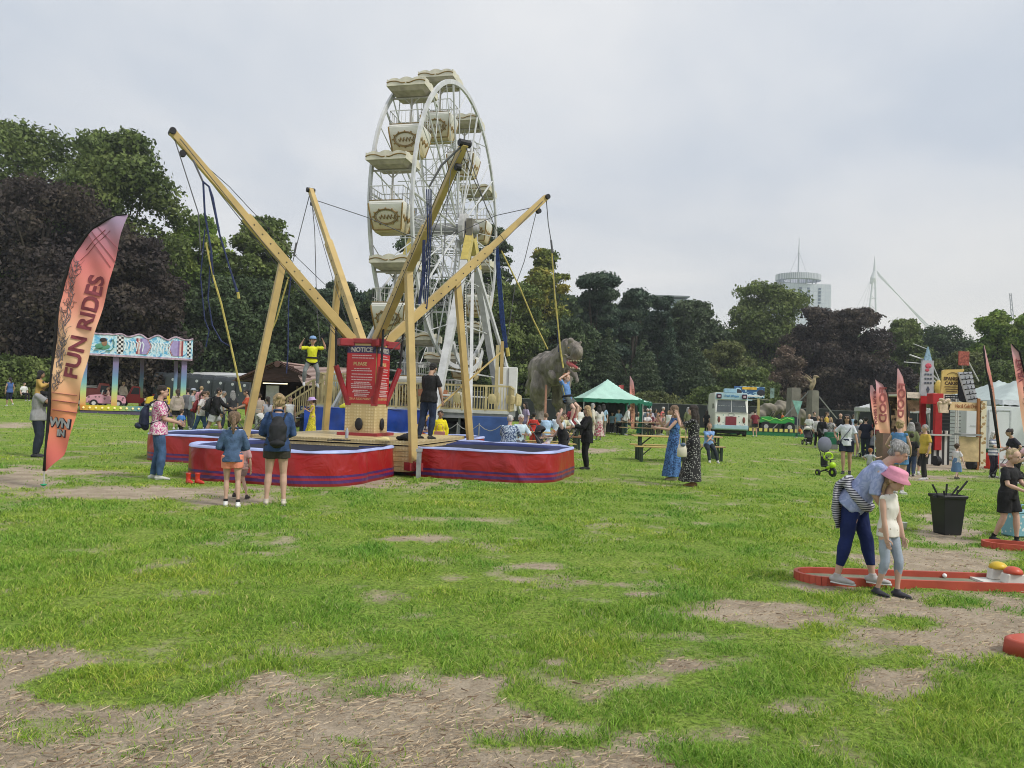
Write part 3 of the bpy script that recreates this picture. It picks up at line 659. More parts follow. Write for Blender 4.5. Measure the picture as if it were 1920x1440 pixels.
# ---------------------------------------------------------------- ferris wheel
CREAM = (.60, .56, .40); GOLD = (.36, .24, .07)
def make_ferris():
    white = M((.52, .53, .54), .4, .16, 3, spec=.5); cream = M((.60, .57, .46), .45, .16, 5); gold = M((.22, .14, .04), .5, .3, 9); under = M((.34, .29, .20), .7, .2, 5)
    C = W(831, 430, 32.0); g = Vector((C.x, C.y, float(H(C.x, C.y)))); R = 5.65
    az = math.atan2(-.23, .97)
    root = empty('ferris_wheel', g, az, 'tall white ferris wheel with cream and gold scrollwork gondolas', 'ferris wheel')
    hz = C.z-g.z      # local x = axle, local y = wheel plane
    P = lambda a, r, x: Vector((x, r*math.sin(a), hz+r*math.cos(a)))
    HX = .78
    n = 80
    for s in (-1, 1):
        mb = MB(); prof = ((-.045, -.07), (.045, -.07), (.045, .10), (-.045, .10)); vs = []; fs = []
        for j in range(n):
            a = 2*PI*j/n
            for dx, dr in prof: vs.append(P(a, R+dr, s*HX+dx))
        for j in range(n):
            for q in range(4): fs.append((j*4+q, j*4+(q+1) % 4, ((j+1) % n)*4+(q+1) % 4, ((j+1) % n)*4+q))
        mb._add(vs, fs)
        mb.build('rim', white, root, smooth=False)
    for s in (-1, 1):
        mb = MB()
        for j in range(20):
            a = 2*PI*(j+.5)/20; mb.tube([P(a, .45, s*HX*.85), P(a, R-.1, s*HX)], .026 if j % 2 else .018, 5)
        for j in range(10):
            a = math.radians(18+36*j); b = a+math.radians(36); mb.tube([P(a, 2.6, s*.74), P(b, 2.6, s*.74)], .028, 5); mb.tube([P(a, 4.3, s*.76), P((a+b)/2, R-.1, s*HX)], .02, 4)
            mb.tube([P(a, .5, s*.70), P(a, R-.05, s*HX)], .042, 6)
        mb.build('spokes', white, root)
    mb = MB()
    for j in range(20):
        a = math.radians(18*j); 
        for r_ in (1.0, 2.2, 3.45):
            mb.tube([P(a, r_, -.74), P(a, r_, .74)], .018, 4)
        for r_ in (1.0, 2.2):
            if j % 2: mb.tube([P(a, r_, -.74), P(a, r_+1.2, .74)], .014, 4)
    mb.build('cross_bracing', white, root)
    MB().tube([(-1.5, 0, hz), (1.5, 0, hz)], .22, 12).build('axle', M((.3, .3, .31), .5), root, smooth=True)
    for s in (-1, 1): MB().tube([(s*.82, 0, hz), (s*1.02, 0, hz)], .62, 18).build('hub', M((.45, .45, .45), .5), root)
    # gondolas
    def scroll(mb, c, w_, h_, y):
        for s in (-1, 1):
            pts = []
            for k in range(14):
                t = k/13; a = t*PI*1.7; r = .16*(1-t*.75); pts.append((c[0]+s*(w_*.36*(1-t)+.02+r*math.cos(a)*.6), y, c[1]-.02+r*math.sin(a)*h_))
            mb.tube(pts, .022, 5)
    def gondola():
        gd = bpy.data.objects.new('gondola', None); col.objects.link(gd); gd.parent = root
        wx, wy = .60, .52
        tub = MB()
        vs = []
        prof = [(-1.16, wx*1.0, wy*1.0), (-1.28, wx*1.04, wy*1.1), (-1.5, wx*.99, wy*1.0), (-2.12, wx*.84, wy*.62), (-2.22, wx*.78, wy*.52)]
        for z, x, y in prof: vs += [(-x, -y, z), (x, -y, z), (x, y, z), (-x, y, z)]
        fs = [(i*4+q, i*4+(q+1) % 4, i*4+4+(q+1) % 4, i*4+4+q) for i in range(4) for q in range(4)]+[(0, 3, 2, 1), (16, 17, 18, 19)]
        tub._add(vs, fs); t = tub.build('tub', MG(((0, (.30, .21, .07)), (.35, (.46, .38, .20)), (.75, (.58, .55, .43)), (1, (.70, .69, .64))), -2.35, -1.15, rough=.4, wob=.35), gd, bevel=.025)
        edge = MB()
        for sx in (-1, 1):
            for sy in (-1, 1): edge.tube([(sx*wx*1.03, sy*wy*1.09, -1.28), (sx*wx*.985, sy*wy*1.0, -1.52), (sx*wx*.84, sy*wy*.64, -2.12)], .028, 5)
        for sy in (-1, 1): edge.tube([(-wx*.84, sy*wy*.63, -2.13), (wx*.84, sy*wy*.63, -2.13)], .022, 5); edge.tube([(-wx, sy*wy*1.02, -1.17), (wx, sy*wy*1.02, -1.17)], .018, 5)
        edge.build('gilt_edge', gold, t)
        for sy in (-1, 1):
            em = MB()
            def pt(a, r, yy=0):
                x = r*.42*math.cos(a); z = -1.72+r*.24*math.sin(a); k = (-1.5-z)/.62; k = max(0, min(1, k)); y = wy*(1.0-.38*k)+.02+yy; return (x, sy*y, z)
            em.tube([pt(2*PI*j/20, 1) for j in range(21)], .022, 5, cap=False); em.tube([pt(2*PI*j/20, .86) for j in range(21)], .010, 4, cap=False)
            for j in range(12): a = 2*PI*j/12; em.ball(pt(a, 1.12), .03, 5, 4)
            for j in range(5): em.tube([pt(PI, .6-.05*j), pt(PI, 0), pt(0, .6-.05*j)], .0, 3) if False else em.tube([(-.24+.12*j, pt(PI/2, .2)[1], -1.72+.05*math.sin(j*3)), (-.2+.12*j, pt(-PI/2, .35)[1], -1.80), (-.15+.12*j, pt(PI/2, .3)[1], -1.66)], .018, 4)
            em.build('emblem', M((.22, .14, .04), .6, .3, 8), t)
        sd = MB()
        for sx in (-1, 1):
            for k in range(5): sd.ball((sx*wx*.94, -.28+.14*k, -1.66-.08*(k % 2)), (.035, .07, .09), 6, 5)
        sd.build('side_scroll', gold, t)
        rl = MB()
        for sx in (-1, 1):
            for z in (-.68, -1.0): rl.tube([(sx*wx, -wy, z), (sx*wx, wy, z)], .018, 5)
            for k in range(6): y = -wy+2*wy*k/5; rl.tube([(sx*wx, y, -.68), (sx*wx, y, -1.17)], .011, 4)
        for sy in (-1, 1):
            rl.tube([(-wx, sy*wy, -.68), (wx, sy*wy, -.68)], .018, 5)
            for k in range(9): x = -wx+2*wx*k/8; rl.tube([(x, sy*wy, -.68), (x, sy*wy, -1.17)], .011, 4)
        rl.build('railing', M((.50, .50, .48), .4), gd)
        MB().tube([(0, 0, -1.2), (0, 0, .02)], .04, 8).tube([(0, 0, -.28), (.3, 0, 0)], .022, 5).tube([(0, 0, -.28), (-.3, 0, 0)], .022, 5).tube([(-HX, 0, 0), (HX, 0, 0)], .035, 6).build('pole', M((.40, .38, .34), .5), gd)
        rf = MB(); a, b = .72, .68
        vs = [(-a*.8, -b*.8, .04), (a*.8, -b*.8, .04), (a*.8, b*.8, .04), (-a*.8, b*.8, .04), (-a, -b, .20), (a, -b, .20), (a, b, .20), (-a, b, .20), (-a*.7, -b*.7, .34), (a*.7, -b*.7, .34), (a*.7, b*.7, .34), (-a*.7, b*.7, .34)]
        rf._add(vs, [(0, 3, 2, 1), (8, 9, 10, 11)]+[(i*4+q, i*4+(q+1) % 4, i*4+4+(q+1) % 4, i*4+4+q) for i in range(2) for q in range(4)])
        ro = rf.build('roof', M((.36, .32, .25), .6, .25, 4), gd)
        va = MB()
        def wave(t): return .34+.07*abs(math.sin(t*PI*3))+.05*math.sin(t*PI)+(.06 if t < .04 or t > .96 else 0)
        for sy in (-1, 1): va.prism([(-a+2*a*t/24, wave(t/24)+.02) for t in range(25)]+[(a, .17), (-a, .17)], sy*b-.015, sy*b+.015, 'y')
        for sx in (-1, 1): va.prism([(-b+2*b*t/20, wave(t/20)+.02) for t in range(21)]+[(b, .17), (-b, .17)], sx*a-.012, sx*a+.012, 'x')
        va.build('valance', cream, ro)
        sm = MB()
        for sy in (-1, 1): scroll(sm, (0, .30), 1.7, .45, sy*(b+.02))
        sm.build('valance_scroll', gold, ro)
        return gd
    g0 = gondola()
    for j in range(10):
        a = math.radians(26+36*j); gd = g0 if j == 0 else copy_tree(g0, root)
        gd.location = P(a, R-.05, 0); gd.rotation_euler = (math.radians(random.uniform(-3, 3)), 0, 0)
    # A-frame stands either side; splice plates at the top are yellow
    for s in (-1, 1):
        x0, x1 = s*1.2, s*1.55
        for t in (-1, 1):
            a = Vector((x0, t*.15, hz-.35)); b = Vector((x1, t*4.9, .9)); MB().beam(a+(b-a)*.08, b, .26, .30).build('stand_leg', white, root)
            MB().beam(a, a+(b-a)*.16, .30, .34).build('leg_head', M((.52, .42, .12), .5), root)
            a2 = Vector((s*1.35, t*.1, hz-1.2)); b2 = Vector((s*2.7, t*4.2, .9)); MB().beam(a2, b2, .12, .12).build('stand_brace', white, root)
        mb = MB()
        for k in range(1, 8):
            t = k/8; za = hz-.35+(.9-hz+.35)*t; ya = .15+4.75*t; xa = x0+(x1-x0)*t
            if k % 2 == 0 or k > 5: mb.tube([(xa, -ya, za), (xa, ya, za)], .035, 5)
        mb.build('cross_tie', white, root)
        MB().box((s*1.22, 0, hz), (.26, .7, .7)).build('bearing_block', M((.16, .15, .12), .6), root)
    # lower drive ring and a string of bulbs
    mb = MB(); pts = [(1.3, 2.3*math.sin(a), 2.9+1.6-1.6*math.cos(a)) for a in np.linspace(-1.15, 1.15, 14)]
    for p, q in zip(pts, pts[1:]): mb.beam(p, q, .07, .2)
    mb.build('brace_arc', white, root)
    mb = MB()
    for k in range(44): t = k/43; mb.ball((1.08, -.4+1.6*t*.4, hz-.8-4.6*t), .035, 5, 4)
    mb.build('bulb_string', M((.75, .75, .72), .3), root)
    MB().tube([(1.06, -.4, hz-.8), (1.06, .24, hz-5.4)], .03, 5).build('bulb_cable', M((.02, .02, .025), .6), root)
    MB().box((-.4, -2.2, 2.5), (.5, .5, .7)).ball((-.4, -2.2, 3.0), (.3, .3, .3)).build('drive_motor', M((.35, .36, .38), .4, .4, 4), root, bevel=.03)
    # floodlight brackets at the axle
    mb = MB()
    for k in range(3): mb.box((-1.5+.05*k, -.8+.5*k, hz+.1+.5*(k % 2)), (.7, .12, .5), Matrix.Rotation(.5-.4*k, 3, 'Y'))
    mb.build('star_panel', M((.30, .31, .33), .5), root)
def make_platform():
    # trailer deck of the wheel, lattice fence, stairs
    gold = M((.50, .42, .22), .6, .2, 4); steel = M((.24, .25, .27), .5); blue = M((.045, .10, .30), .6, .25, 2)
    p = GD(780, 30.5); ang = math.radians(-2); root = empty('ride_platform', (-3.75, 31.0, 0), ang, 'raised trailer platform with yellow lattice fence round the ferris wheel', 'ride platform')
    g0 = float(H(-3.75, 31)); X0, X1, Y0, Y1, ZT = -3.6, 3.75, -2.2, 6.0, 1.28
    MB().box(((X0+X1)/2, (Y0+Y1)/2, ZT-.14), (X1-X0, Y1-Y0, .28)).build('deck', steel, root)
    MB().box(((X0+X1)/2, Y0-.02, ZT-.02), (X1-X0, .05, .12)).build('deck_edge', M((.52, .53, .52), .5), root)
    MB().box((X1-.75, Y0+.9, .56), (1.5, 1.9, 1.08)).build('tool_locker', blue, root, bevel=.02)
    for x in (.75, 1.7):
        wbm = MB(); wbm.tube([(x, Y0+.55, .48), (x, Y0+.85, .48)], .46, 20).build('wheel', M((.02, .02, .022), .9), root, smooth=False)
        MB().tube([(x, Y0+.5, .48), (x, Y0+.56, .48)], .2, 14).build('wheel_hub', M((.12, .12, .13), .5), root)
    mb = MB(); mb.box((.6, Y0+.4, .95), (2.6, .1, .14)).box((-1, Y0+1, .55), (2.4, .5, .7)); mb.box((1.7, Y0+1.6, .55), (2.6, .6, 1.0)).box((1.3, Y0+.6, .62), (.9, .3, .3)); mb.build('chassis', M((.03, .035, .045), .7), root)
    mb = MB()
    for x in (X0+.2, -.8, 1.9, X1-.1): mb.tube([(x, Y0+.2, 0), (x, Y0+.2, 1.1)], .05, 6)
    mb.build('jack_leg', steel, root)
    # drooping rope barrier under the deck
    mb = MB()
    for i in range(4):
        x = .3+i*.8; mb.tube([(x, Y0-.5, 0), (x, Y0-.5, .85)], .02, 6); mb.tube([(x+.8*t, Y0-.5, .8-.22*math.sin(PI*t)) for t in (0, .25, .5, .75, 1)], .015, 5)
    mb.build('rope_barrier', M((.3, .3, .3), .6), root)
    def lattice(a, b, hh, n, solid=True):
        a, b = Vector(a), Vector(b); up = Vector((0, 0, hh)); mb = MB(); mb.beam(a+up, b+up, .07, .07); mb.beam(a+Vector((0, 0, .06)), b+Vector((0, 0, .06)), .07, .07)
        for i in range(n+1):
            p = a+(b-a)*(i/n); mb.beam(p, p+up, .03 if i % 8 else .09, .03 if i % 8 else .09)
        if solid:
            m2 = int((b-a).length/.9) or 1
            for i in range(m2):
                q = a+(b-a)*((i+.5)/m2); mb.ball(q+Vector((0, 0, hh*.5)), (.16, .03, .2), 8, 6); mb.ball(q+Vector((.25, 0, hh*.5)), (.05, .03, .26), 6, 5)
        return mb.build('fence_panel', gold, root)
    lattice((X0, Y0, ZT), (-1.4, Y0, ZT), .95, 14); lattice((-1.35, Y0, ZT), (1.1, Y0, ZT), .95, 22); lattice((1.15, Y0, ZT), (X1, Y0, ZT), .95, 24); lattice((X1, Y0, ZT), (X1, Y1, ZT), .95, 46)
    MB().box((.9, Y0-.05, ZT+.62), (1.1, .02, .26)).build('banner_panel', M((.48, .20, .10), .6, .35, 8), root)
    # stairs down to the left
    st = MB()
    for k in range(6): st.box((X0-.25-.30*k, Y0+.6, ZT-.12-.2*k), (.32, 1.3, .05))
    st.build('stair_tread', M((.42, .42, .40), .5), root)
    for y in (Y0-.05, Y0+1.25):
        rr = MB(); rr.beam((X0, y, ZT+.95), (X0-1.9, y, .92), .06, .06); rr.beam((X0, y, ZT+.02), (X0-1.9, y, .02), .06, .1)
        for k in range(13): t = k/12; x = X0-1.9*t; z = ZT*(1-t)+.03; rr.beam((x, y, z), (x, y, z+.92), .03, .03)
        rr.build('stair_rail', gold, root)
    # tall lattice screens left of the pillar
    t = lattice((X0-.1, Y0+1.3, ZT), (X0+1.8, Y0+1.3, ZT), 1.25, 18); lattice((X0-.1, Y0+1.3, ZT), (X0-.1, Y1, ZT), 1.25, 30)
    # white control cabinet and cream pay box
    MB().box((3.45, 3.0, ZT+.95), (.85, .7, 1.9)).build('control_cabinet', M((.70, .71, .70), .45, .04), root, bevel=.02)
    MB().box((3.50, 2.63, ZT+.95), (.03, .05, 1.8)).build('cabinet_seam', M((.25, .25, .24), .6), root)
    MB().beam((3.0, 2.4, 0), (3.0, 2.4, 4.1), .14, .14).build('lamp_post', gold, root)
    # barriers on deck
    rb = MB()
    for k in range(12): rb.tube([(-2.6+.28*k, Y0+2.2, ZT), (-2.6+.28*k, Y0+2.2, ZT+1.05)], .015, 5)
    rb.tube([(-2.6, Y0+2.2, ZT+1.05), (.5, Y0+2.2, ZT+1.05)], .025, 6); rb.build('queue_rail', M((.55, .56, .56), .4), root)
    MB().box((-2.2, -.3, .62), (4.4, 1.6, 1.22)).build('generator_box', M((.05, .08, .16), .6), root)
# ---------------------------------------------------------------- bungee trampoline ride
PC = Vector((-3.45, 18.5, 0)); A3 = math.radians(-58)
def make_bungee():
    yel = M((.47, .34, .13), .45, .16, 2.2, spec=.5, bump=.12, bscale=9); red = M((.28, .022, .03), .4, .2, 3, spec=.5); blk = M((.015, .015, .018), .6)
    plate = None
    m, n, l, b = _nodes('checker_plate', .4, .0, .5)
    t = n.new('ShaderNodeTexCoord'); v = n.new('ShaderNodeTexVoronoi'); v.inputs['Scale'].default_value = 14; v.inputs['Randomness'].default_value = .0; l.new(t.outputs['Object'], v.inputs['Vector'])
    r = n.new('ShaderNodeValToRGB'); l.new(v.outputs['Distance'], r.inputs[0]); r.color_ramp.elements[0].position = .2; r.color_ramp.elements[1].position = .45
    r.color_ramp.elements[0].color = (.64, .53, .30, 1); r.color_ramp.elements[1].color = (.50, .39, .19, 1); l.new(r.outputs[0], b.inputs['Base Color'])
    bp = n.new('ShaderNodeBump'); bp.inputs['Strength'].default_value = .5; bp.inputs['Distance'].default_value = -.02; l.new(v.outputs['Distance'], bp.inputs['Height']); l.new(bp.outputs[0], b.inputs['Normal']); plate = m
    root = empty('bungee_ride', PC, 0, 'four armed bungee trampoline ride with yellow booms and a red notice pillar', 'bungee ride')
    dk = MB(); DA = A3+PI/4; Rz = Matrix.Rotation(DA, 3, 'Z')
    dk.box((0, 0, .69), (3.8, 3.8, .08), Rz); d = dk.build('deck', plate, root)
    dk = MB()
    for k in range(4):
        R2 = Matrix.Rotation(DA+k*PI/2, 3, 'Z')
        for j in range(5): dk.box(R2 @ Vector((0, -1.86+.01*(j % 2), .14+.108*j)), (3.7, .04, .102), R2)
    dk.build('deck_skirt', plate, root)
    # pillar: 18 deg turned so that two faces show
    zt = 2.95; pz = .71; Rp = Matrix.Rotation(math.radians(-14), 3, 'Z'); hw = .38
    pm = MB(); pm.box((0, 0, (pz+1.28)/2+.14), (hw*2, hw*2, 1.0), Rp); pillar = pm.build('pillar', plate, root, bevel=.01)
    MB().box((0, 0, pz+.04), (hw*2+.25, hw*2+.25, .10), Rp).build('pillar_foot', red, root)
    MB().box((0, 0, (1.26+zt)/2), (hw*2-.02, hw*2-.02, zt-1.26), Rp).build('pillar_core', yel, root)
    for side in range(4):
        R4 = Matrix.Rotation(math.radians(-14)+side*PI/2, 4, 'Z')
        sg = MB(); sg.M = R4; sg.box((0, -hw-.006, 2.16), (hw*2-.04, .012, 1.36))
        s = sg.build('notice_board', MG(((0, (.40, .025, .03)), (.86, (.50, .03, .035)), (.88, (.035, .03, .10)), (1, (.03, .03, .09))), 1.48, 2.84, rough=.35), root)
        if side in (0, 1, 3):
            T = lambda x, z: R4 @ RXZ(x, -hw-.014, z)
            text_obj('heading', 'NOTICE', .15, M((.45, .42, .38), .5), s, T(0, 2.74), bold=.006)
            text_obj('heading', 'PLEASE', .11, M((.60, .42, .20), .5), s, T(-.03, 2.41), bold=.004)
            text_obj('footing', "2'6 A RIDE POINT", .07, M((.55, .30, .15), .5), s, T(0, 1.59), bold=.003)
            ln = MB(); ln.M = R4; rr = random.Random(side)
            for k, z in enumerate((2.61, 2.55, 2.30, 2.25, 2.17, 2.10, 2.04, 1.98, 1.94, 1.89, 1.85, 1.79, 1.75, 1.70, 1.66)):
                w_ = .30+.22*rr.random(); x = -w_/2
                while x < w_/2: q = .03+.05*rr.random(); ln.box((x+q/2, -hw-.016, z), (q*.86, .004, .021)); x += q
            ln.build('small_print', M((.62, .45, .45), .5), s)
        rm = MB(); rm.M = R4; rm.ball((0, -hw-.03, 1.0), (.10, .04, .15), 12, 8); rm.build('cable_grommet', blk, root, smooth=True)
    for k in range(4):
        az = A3+k*PI/2; R2 = Matrix.Rotation(az, 3, 'Z'); MB().box(R2 @ Vector((.48, 0, zt-.04)), (.56, .24, .18), R2).build('boom_bracket', red, root, bevel=.02)
    MB().box((0, 0, zt), (.8, .8, .12), Rp).build('head_plate', red, root, bevel=.02)
    # booms: dir 0 = towards the viewer (az -58), then counter clockwise
    r_tip = (4.5, 4.85, 4.65, 4.55); z_tip = (6.55, 7.25, 7.6, 7.05); az_o = (0, -2, 2, 0)
    tips = []; booms = []
    for k in range(4):
        az = A3+k*PI/2+math.radians(az_o[k]); c, s = math.cos(az), math.sin(az); D = Vector((c, s, 0))
        a = D*.42+Vector((0, 0, zt+.02)); b_ = D*r_tip[k]+Vector((0, 0, z_tip[k])); d = (b_-a).normalized(); side = Vector((-s, c, 0)); up = d.cross(side)*-1
        bm_ = MB(); bm_.beam(a, a+(b_-a)*.62, .17, .21, up); bm_.beam(a+(b_-a)*.60, b_, .125, .155, up)
        bo = bm_.build('boom', yel, root, bevel=.008)
        ho = MB()
        for q in range(9):
            p = a+(b_-a)*(.22+.045*q)
            for sg_ in (-1, 1): ho.tube([p+side*(sg_*.084), p+side*(sg_*.09)], .018, 6)
        ho.build('bolt_hole', blk, bo)
        pl = MB(); pl.tube([b_+side*.12, b_-side*.12], .07, 10); pl.build('pulley', blk, bo); MB().tube([b_-d*.45+up*.14+side*.05, b_-d*.45+up*.14-side*.05], .07, 10).build('pulley', blk, bo)
        booms.append((a, b_, d)); tips.append(b_)
        tp = a+(b_-a)*.42; ft = D*2.75+Vector((0, 0, .28)) if k in (0, 2) else D*2.85+Vector((0, 0, .28))
        po = MB(); po.beam(ft, tp-d*.02-Vector((0, 0, .08)), .15, .15, side); post = po.build('support_post', yel, root, bevel=.006)
        MB().box((ft+Vector((0, 0, -.06))), (.3, .3, .16), Matrix.Rotation(az, 3, 'Z')).build('post_shoe', red, root)
        fr = MB(); fr.beam(D*2.5+Vector((0, 0, .34)), D*3.0+Vector((0, 0, .24)), .1, .12); fr.build('outrigger', red, root)
        fr = MB(); fr.beam(D*2.3+side*.45+Vector((0, 0, .50)), D*2.9+Vector((0, 0, .34)), .07, .07); fr.build('outrigger_tube', yel, root)
        MB().box(D*3.0+Vector((0, 0, .27)), (.09, .09, .56)).box(D*3.0+Vector((0, 0, .58)), (.12, .12, .06)).build('levelling_jack', M((.30, .31, .31), .4, .25, 8), root)
        hy = MB(); hy.tube([D*.48+Vector((0, 0, 1.5)), D*.80+Vector((0, 0, 2.35))], .065, 10); hy.box(D*.46+Vector((0, 0, 1.55)), (.14, .14, .22)); hy.build('hydraulic_ram', red, root)
        MB().tube([D*.80+Vector((0, 0, 2.35)), a+(b_-a)*.12-up*.1], .028, 8).build('ram_rod', blk, root)
    # stay wires tip to tip and winch cables
    wire = M((.09, .09, .10), .5, .2)
    mb = MB()
    O = lambda px, py, dd: W(px, py, dd)-PC
    mb.tube([tips[2]-booms[2][2]*.45, O(690, 408, 22), O(790, 452, 21.5), O(860, 436, 21), O(930, 404, 21), tips[1]-booms[1][2]*.45], .011, 4)
    mb.tube([tips[3]-booms[3][2]*.45, O(430, 350, 17.5), O(484, 408, 18.5), O(560, 486, 20), O(612, 536, 21)], .010, 4)
    mb.tube([tips[0]-booms[0][2]*.2, O(905, 372, 16), O(930, 430, 18), O(960, 470, 20)], .010, 4)
    for k in range(4):
        a, b_, d = booms[k]; side = Vector((-d.y, d.x, 0)).normalized()
        for s in (-1, 1): mb.tube([b_-d*.2+side*(.1*s), a+(b_-a)*.42+side*(.14*s)-Vector((0, 0, .22)), a+side*.1*s-Vector((0, 0, .3))], .009, 4)
    mb.build('stay_wire', wire, root)
    # hanging bungee sets. each: from the tip down
    navy = M((.02, .03, .09), .7, .4, 12); ropey = M((.42, .36, .10), .7, .3, 12); chain = M((.10, .10, .11), .4)
    def off(px, py, dd): return W(px, py, dd)-PC
    # boom 3 (left): two wires, hook chain, navy cords to the left trampoline
    t = tips[3]; dl = depth(t+PC)
    mb = MB(); mb.tube([t, off(372, 400, dl), off(376, 470, dl)], .012, 5); mb.tube([off(362, 300, dl), off(380, 340, dl)], .022, 5); mb.build('hook_wire', chain, root)
    mb = MB(); mb.tube([off(380, 340, dl), off(392, 350, dl), off(398, 370, dl), off(412, 440, dl), off(430, 500, dl), off(445, 548, dl)], [.02, .02, .032, .02, .018, .03], 7); mb.tube([off(381, 342, dl), off(384, 400, dl), off(396, 470, dl), off(400, 530, dl)], .022, 6)
    mb.tube([off(396, 470, dl), off(390, 560, dl), off(398, 610, dl), off(415, 640, dl), off(432, 650, dl)], .016, 5); mb.tube([off(384, 430, dl), off(376, 520, dl), off(384, 600, dl), off(392, 620, dl), off(386, 650, dl)], .014, 5)
    mb.build('bungee_cord', navy, root)
    mb = MB(); mb.tube([off(386, 455, dl), off(400, 520, dl), off(415, 570, dl), off(440, 680, dl), off(452, 735, dl)], .022, 6); mb.tube([off(446, 548, dl), off(448, 560, dl)], .03, 6); mb.build('yellow_rope', ropey, root)
    # boom 2 (back)
    t = tips[2]; dl = depth(t+PC)
    mb = MB(); mb.tube([t, off(555, 465, dl), off(548, 495, dl)], .012, 5); mb.tube([t, off(590, 430, dl), off(594, 580, dl), off(600, 640, dl)], .012, 5); mb.tube([off(556, 455, dl), off(551, 480, dl)], .03, 5); mb.build('hook_wire', chain, root)
    mb = MB(); mb.tube([off(548, 495, dl), off(541, 560, dl), off(540, 660, dl), off(537, 700, dl)], .02, 6); mb.build('bungee_cord', navy, root)
    mb = MB(); mb.tube([off(541, 520, dl), off(518, 600, dl), off(500, 640, dl)], .024, 6); mb.build('yellow_rope', ropey, root)
    # boom 0 (towards us): chain and navy/white cords
    t = tips[0]; dl = depth(t+PC)
    mb = MB(); mb.tube([t, off(828, 310, dl), off(805, 350, dl)], [.02, .026, .02], 5); mb.tube([t, off(845, 320, dl), off(835, 420, dl), off(830, 520, dl)], .008, 4); mb.tube([t, off(905, 370, dl), off(916, 400, dl)], .010, 4); mb.build('hook_wire', chain, root)
    mb = MB()
    for q in range(3): mb.tube([off(800+q*4, 355, dl), off(802+q*3, 440, dl), off(796+q*4, 520, dl), off(794+q*3, 560+q*10, dl)], .014, 5)
    mb.tube([off(795, 450, dl), off(793, 520, dl), off(786, 570, dl)], .03, 6); mb.build('bungee_cord', navy, root)
    # boom 1 (right): cord bundle, wires, the rope of the bouncing boy
    t = tips[1]; dl = depth(t+PC)
    mb = MB(); mb.tube([t, off(1028, 420, dl), off(1033, 450, dl)], .014, 5); mb.tube([off(1033, 450, dl), off(1036, 475, dl)], .03, 5); mb.tube([t, off(1005, 400, dl), off(983, 490, dl), off(965, 540, dl), off(945, 680, dl)], .010, 4); mb.build('hook_wire', chain, root)
    mb = MB()
    rr = random.Random(3)
    for q in range(7):
        x = rr.uniform(-5, 5); mb.tube([off(932, 445, dl), off(935+x, 490, dl), off(944+x*1.2, 600, dl), off(950+x*.8, 652, dl)], .016, 5)
    mb.build('bungee_cord', M((.02, .045, .15), .7, .4, 12), root)
    mb = MB(); mb.tube([off(1035, 475, dl), off(1041, 560, dl), off(1050, 650, dl), off(1056, 690, dl)], .024, 6); mb.tube([off(940, 470, dl), off(975, 540, dl), off(1000, 600, dl), off(1027, 655, dl)], .022, 6)
    mb.tube([off(951, 652, dl), off(953, 668, dl)], .05, 6); mb.build('yellow_rope', ropey, root)
    mb = MB(); mb.tube([off(1037, 480, dl), off(1043, 580, dl), off(1047, 660, dl)], .014, 5); mb.build('bungee_cord', navy, root)
    # small control stand at the right rear
    mb = MB(); mb.beam(off(940, 720, 21), off(942, 640, 21), .09, .09); mb.beam(off(940, 660, 21), off(780, 800, 19.0), .035, .035); mb.build('boom_stay', yel, root)
    # trampolines
    redv = None
    m, n, l, b = _nodes('red_vinyl', .32, 0, .5)
    t = n.new('ShaderNodeTexCoord'); s = n.new('ShaderNodeSeparateXYZ'); l.new(t.outputs['Object'], s.inputs[0])
    mr = n.new('ShaderNodeMapRange'); l.new(s.outputs[2], mr.inputs[0]); mr.inputs[1].default_value = 0; mr.inputs[2].default_value = .62
    r = n.new('ShaderNodeValToRGB'); r.color_ramp.interpolation = 'CONSTANT'; l.new(mr.outputs[0], r.inputs[0]); e = r.color_ramp.elements
    st = [(0, (.20, .008, .012)), (.07, (.20, .008, .03)), (.08, (.07, .02, .13)), (.17, (.30, .014, .03)), (.24, (.07, .02, .13)), (.31, (.33, .012, .014))]
    while len(e) < len(st): e.new(.5)
    for i, (p, c) in enumerate(st): e[i].position = p; e[i].color = c+(1,)
    x = n.new('ShaderNodeTexNoise'); x.inputs['Scale'].default_value = 1.6; x.inputs['Detail'].default_value = 3; l.new(t.outputs['Object'], x.inputs['Vector'])
    l.new(r.outputs[0], b.inputs['Base Color'])
    bp = n.new('ShaderNodeBump'); bp.inputs['Strength'].default_value = .4; bp.inputs['Distance'].default_value = .10
    y = n.new('ShaderNodeTexNoise'); y.inputs['Scale'].default_value = 1.5; y.inputs['Detail'].default_value = 3; y.inputs['Distortion'].default_value = 1.6; l.new(t.outputs['Object'], y.inputs['Vector']); l.new(y.outputs[0], bp.inputs['Height']); l.new(bp.outputs[0], b.inputs['Normal'])
    redv = m
    lil = M((.36, .42, .70), .5, .22, 3, bump=.3, bscale=6); nav = M((.012, .022, .11), .55, .3, 3); bed = M((.010, .013, .03), .9)
    labs = ['red skirted trampoline nearest the camera, left of the front post', 'red skirted trampoline right of the front post', 'red skirted trampoline at the rear of the ride, mostly hidden', 'red skirted trampoline at the far left behind the girl in denim']
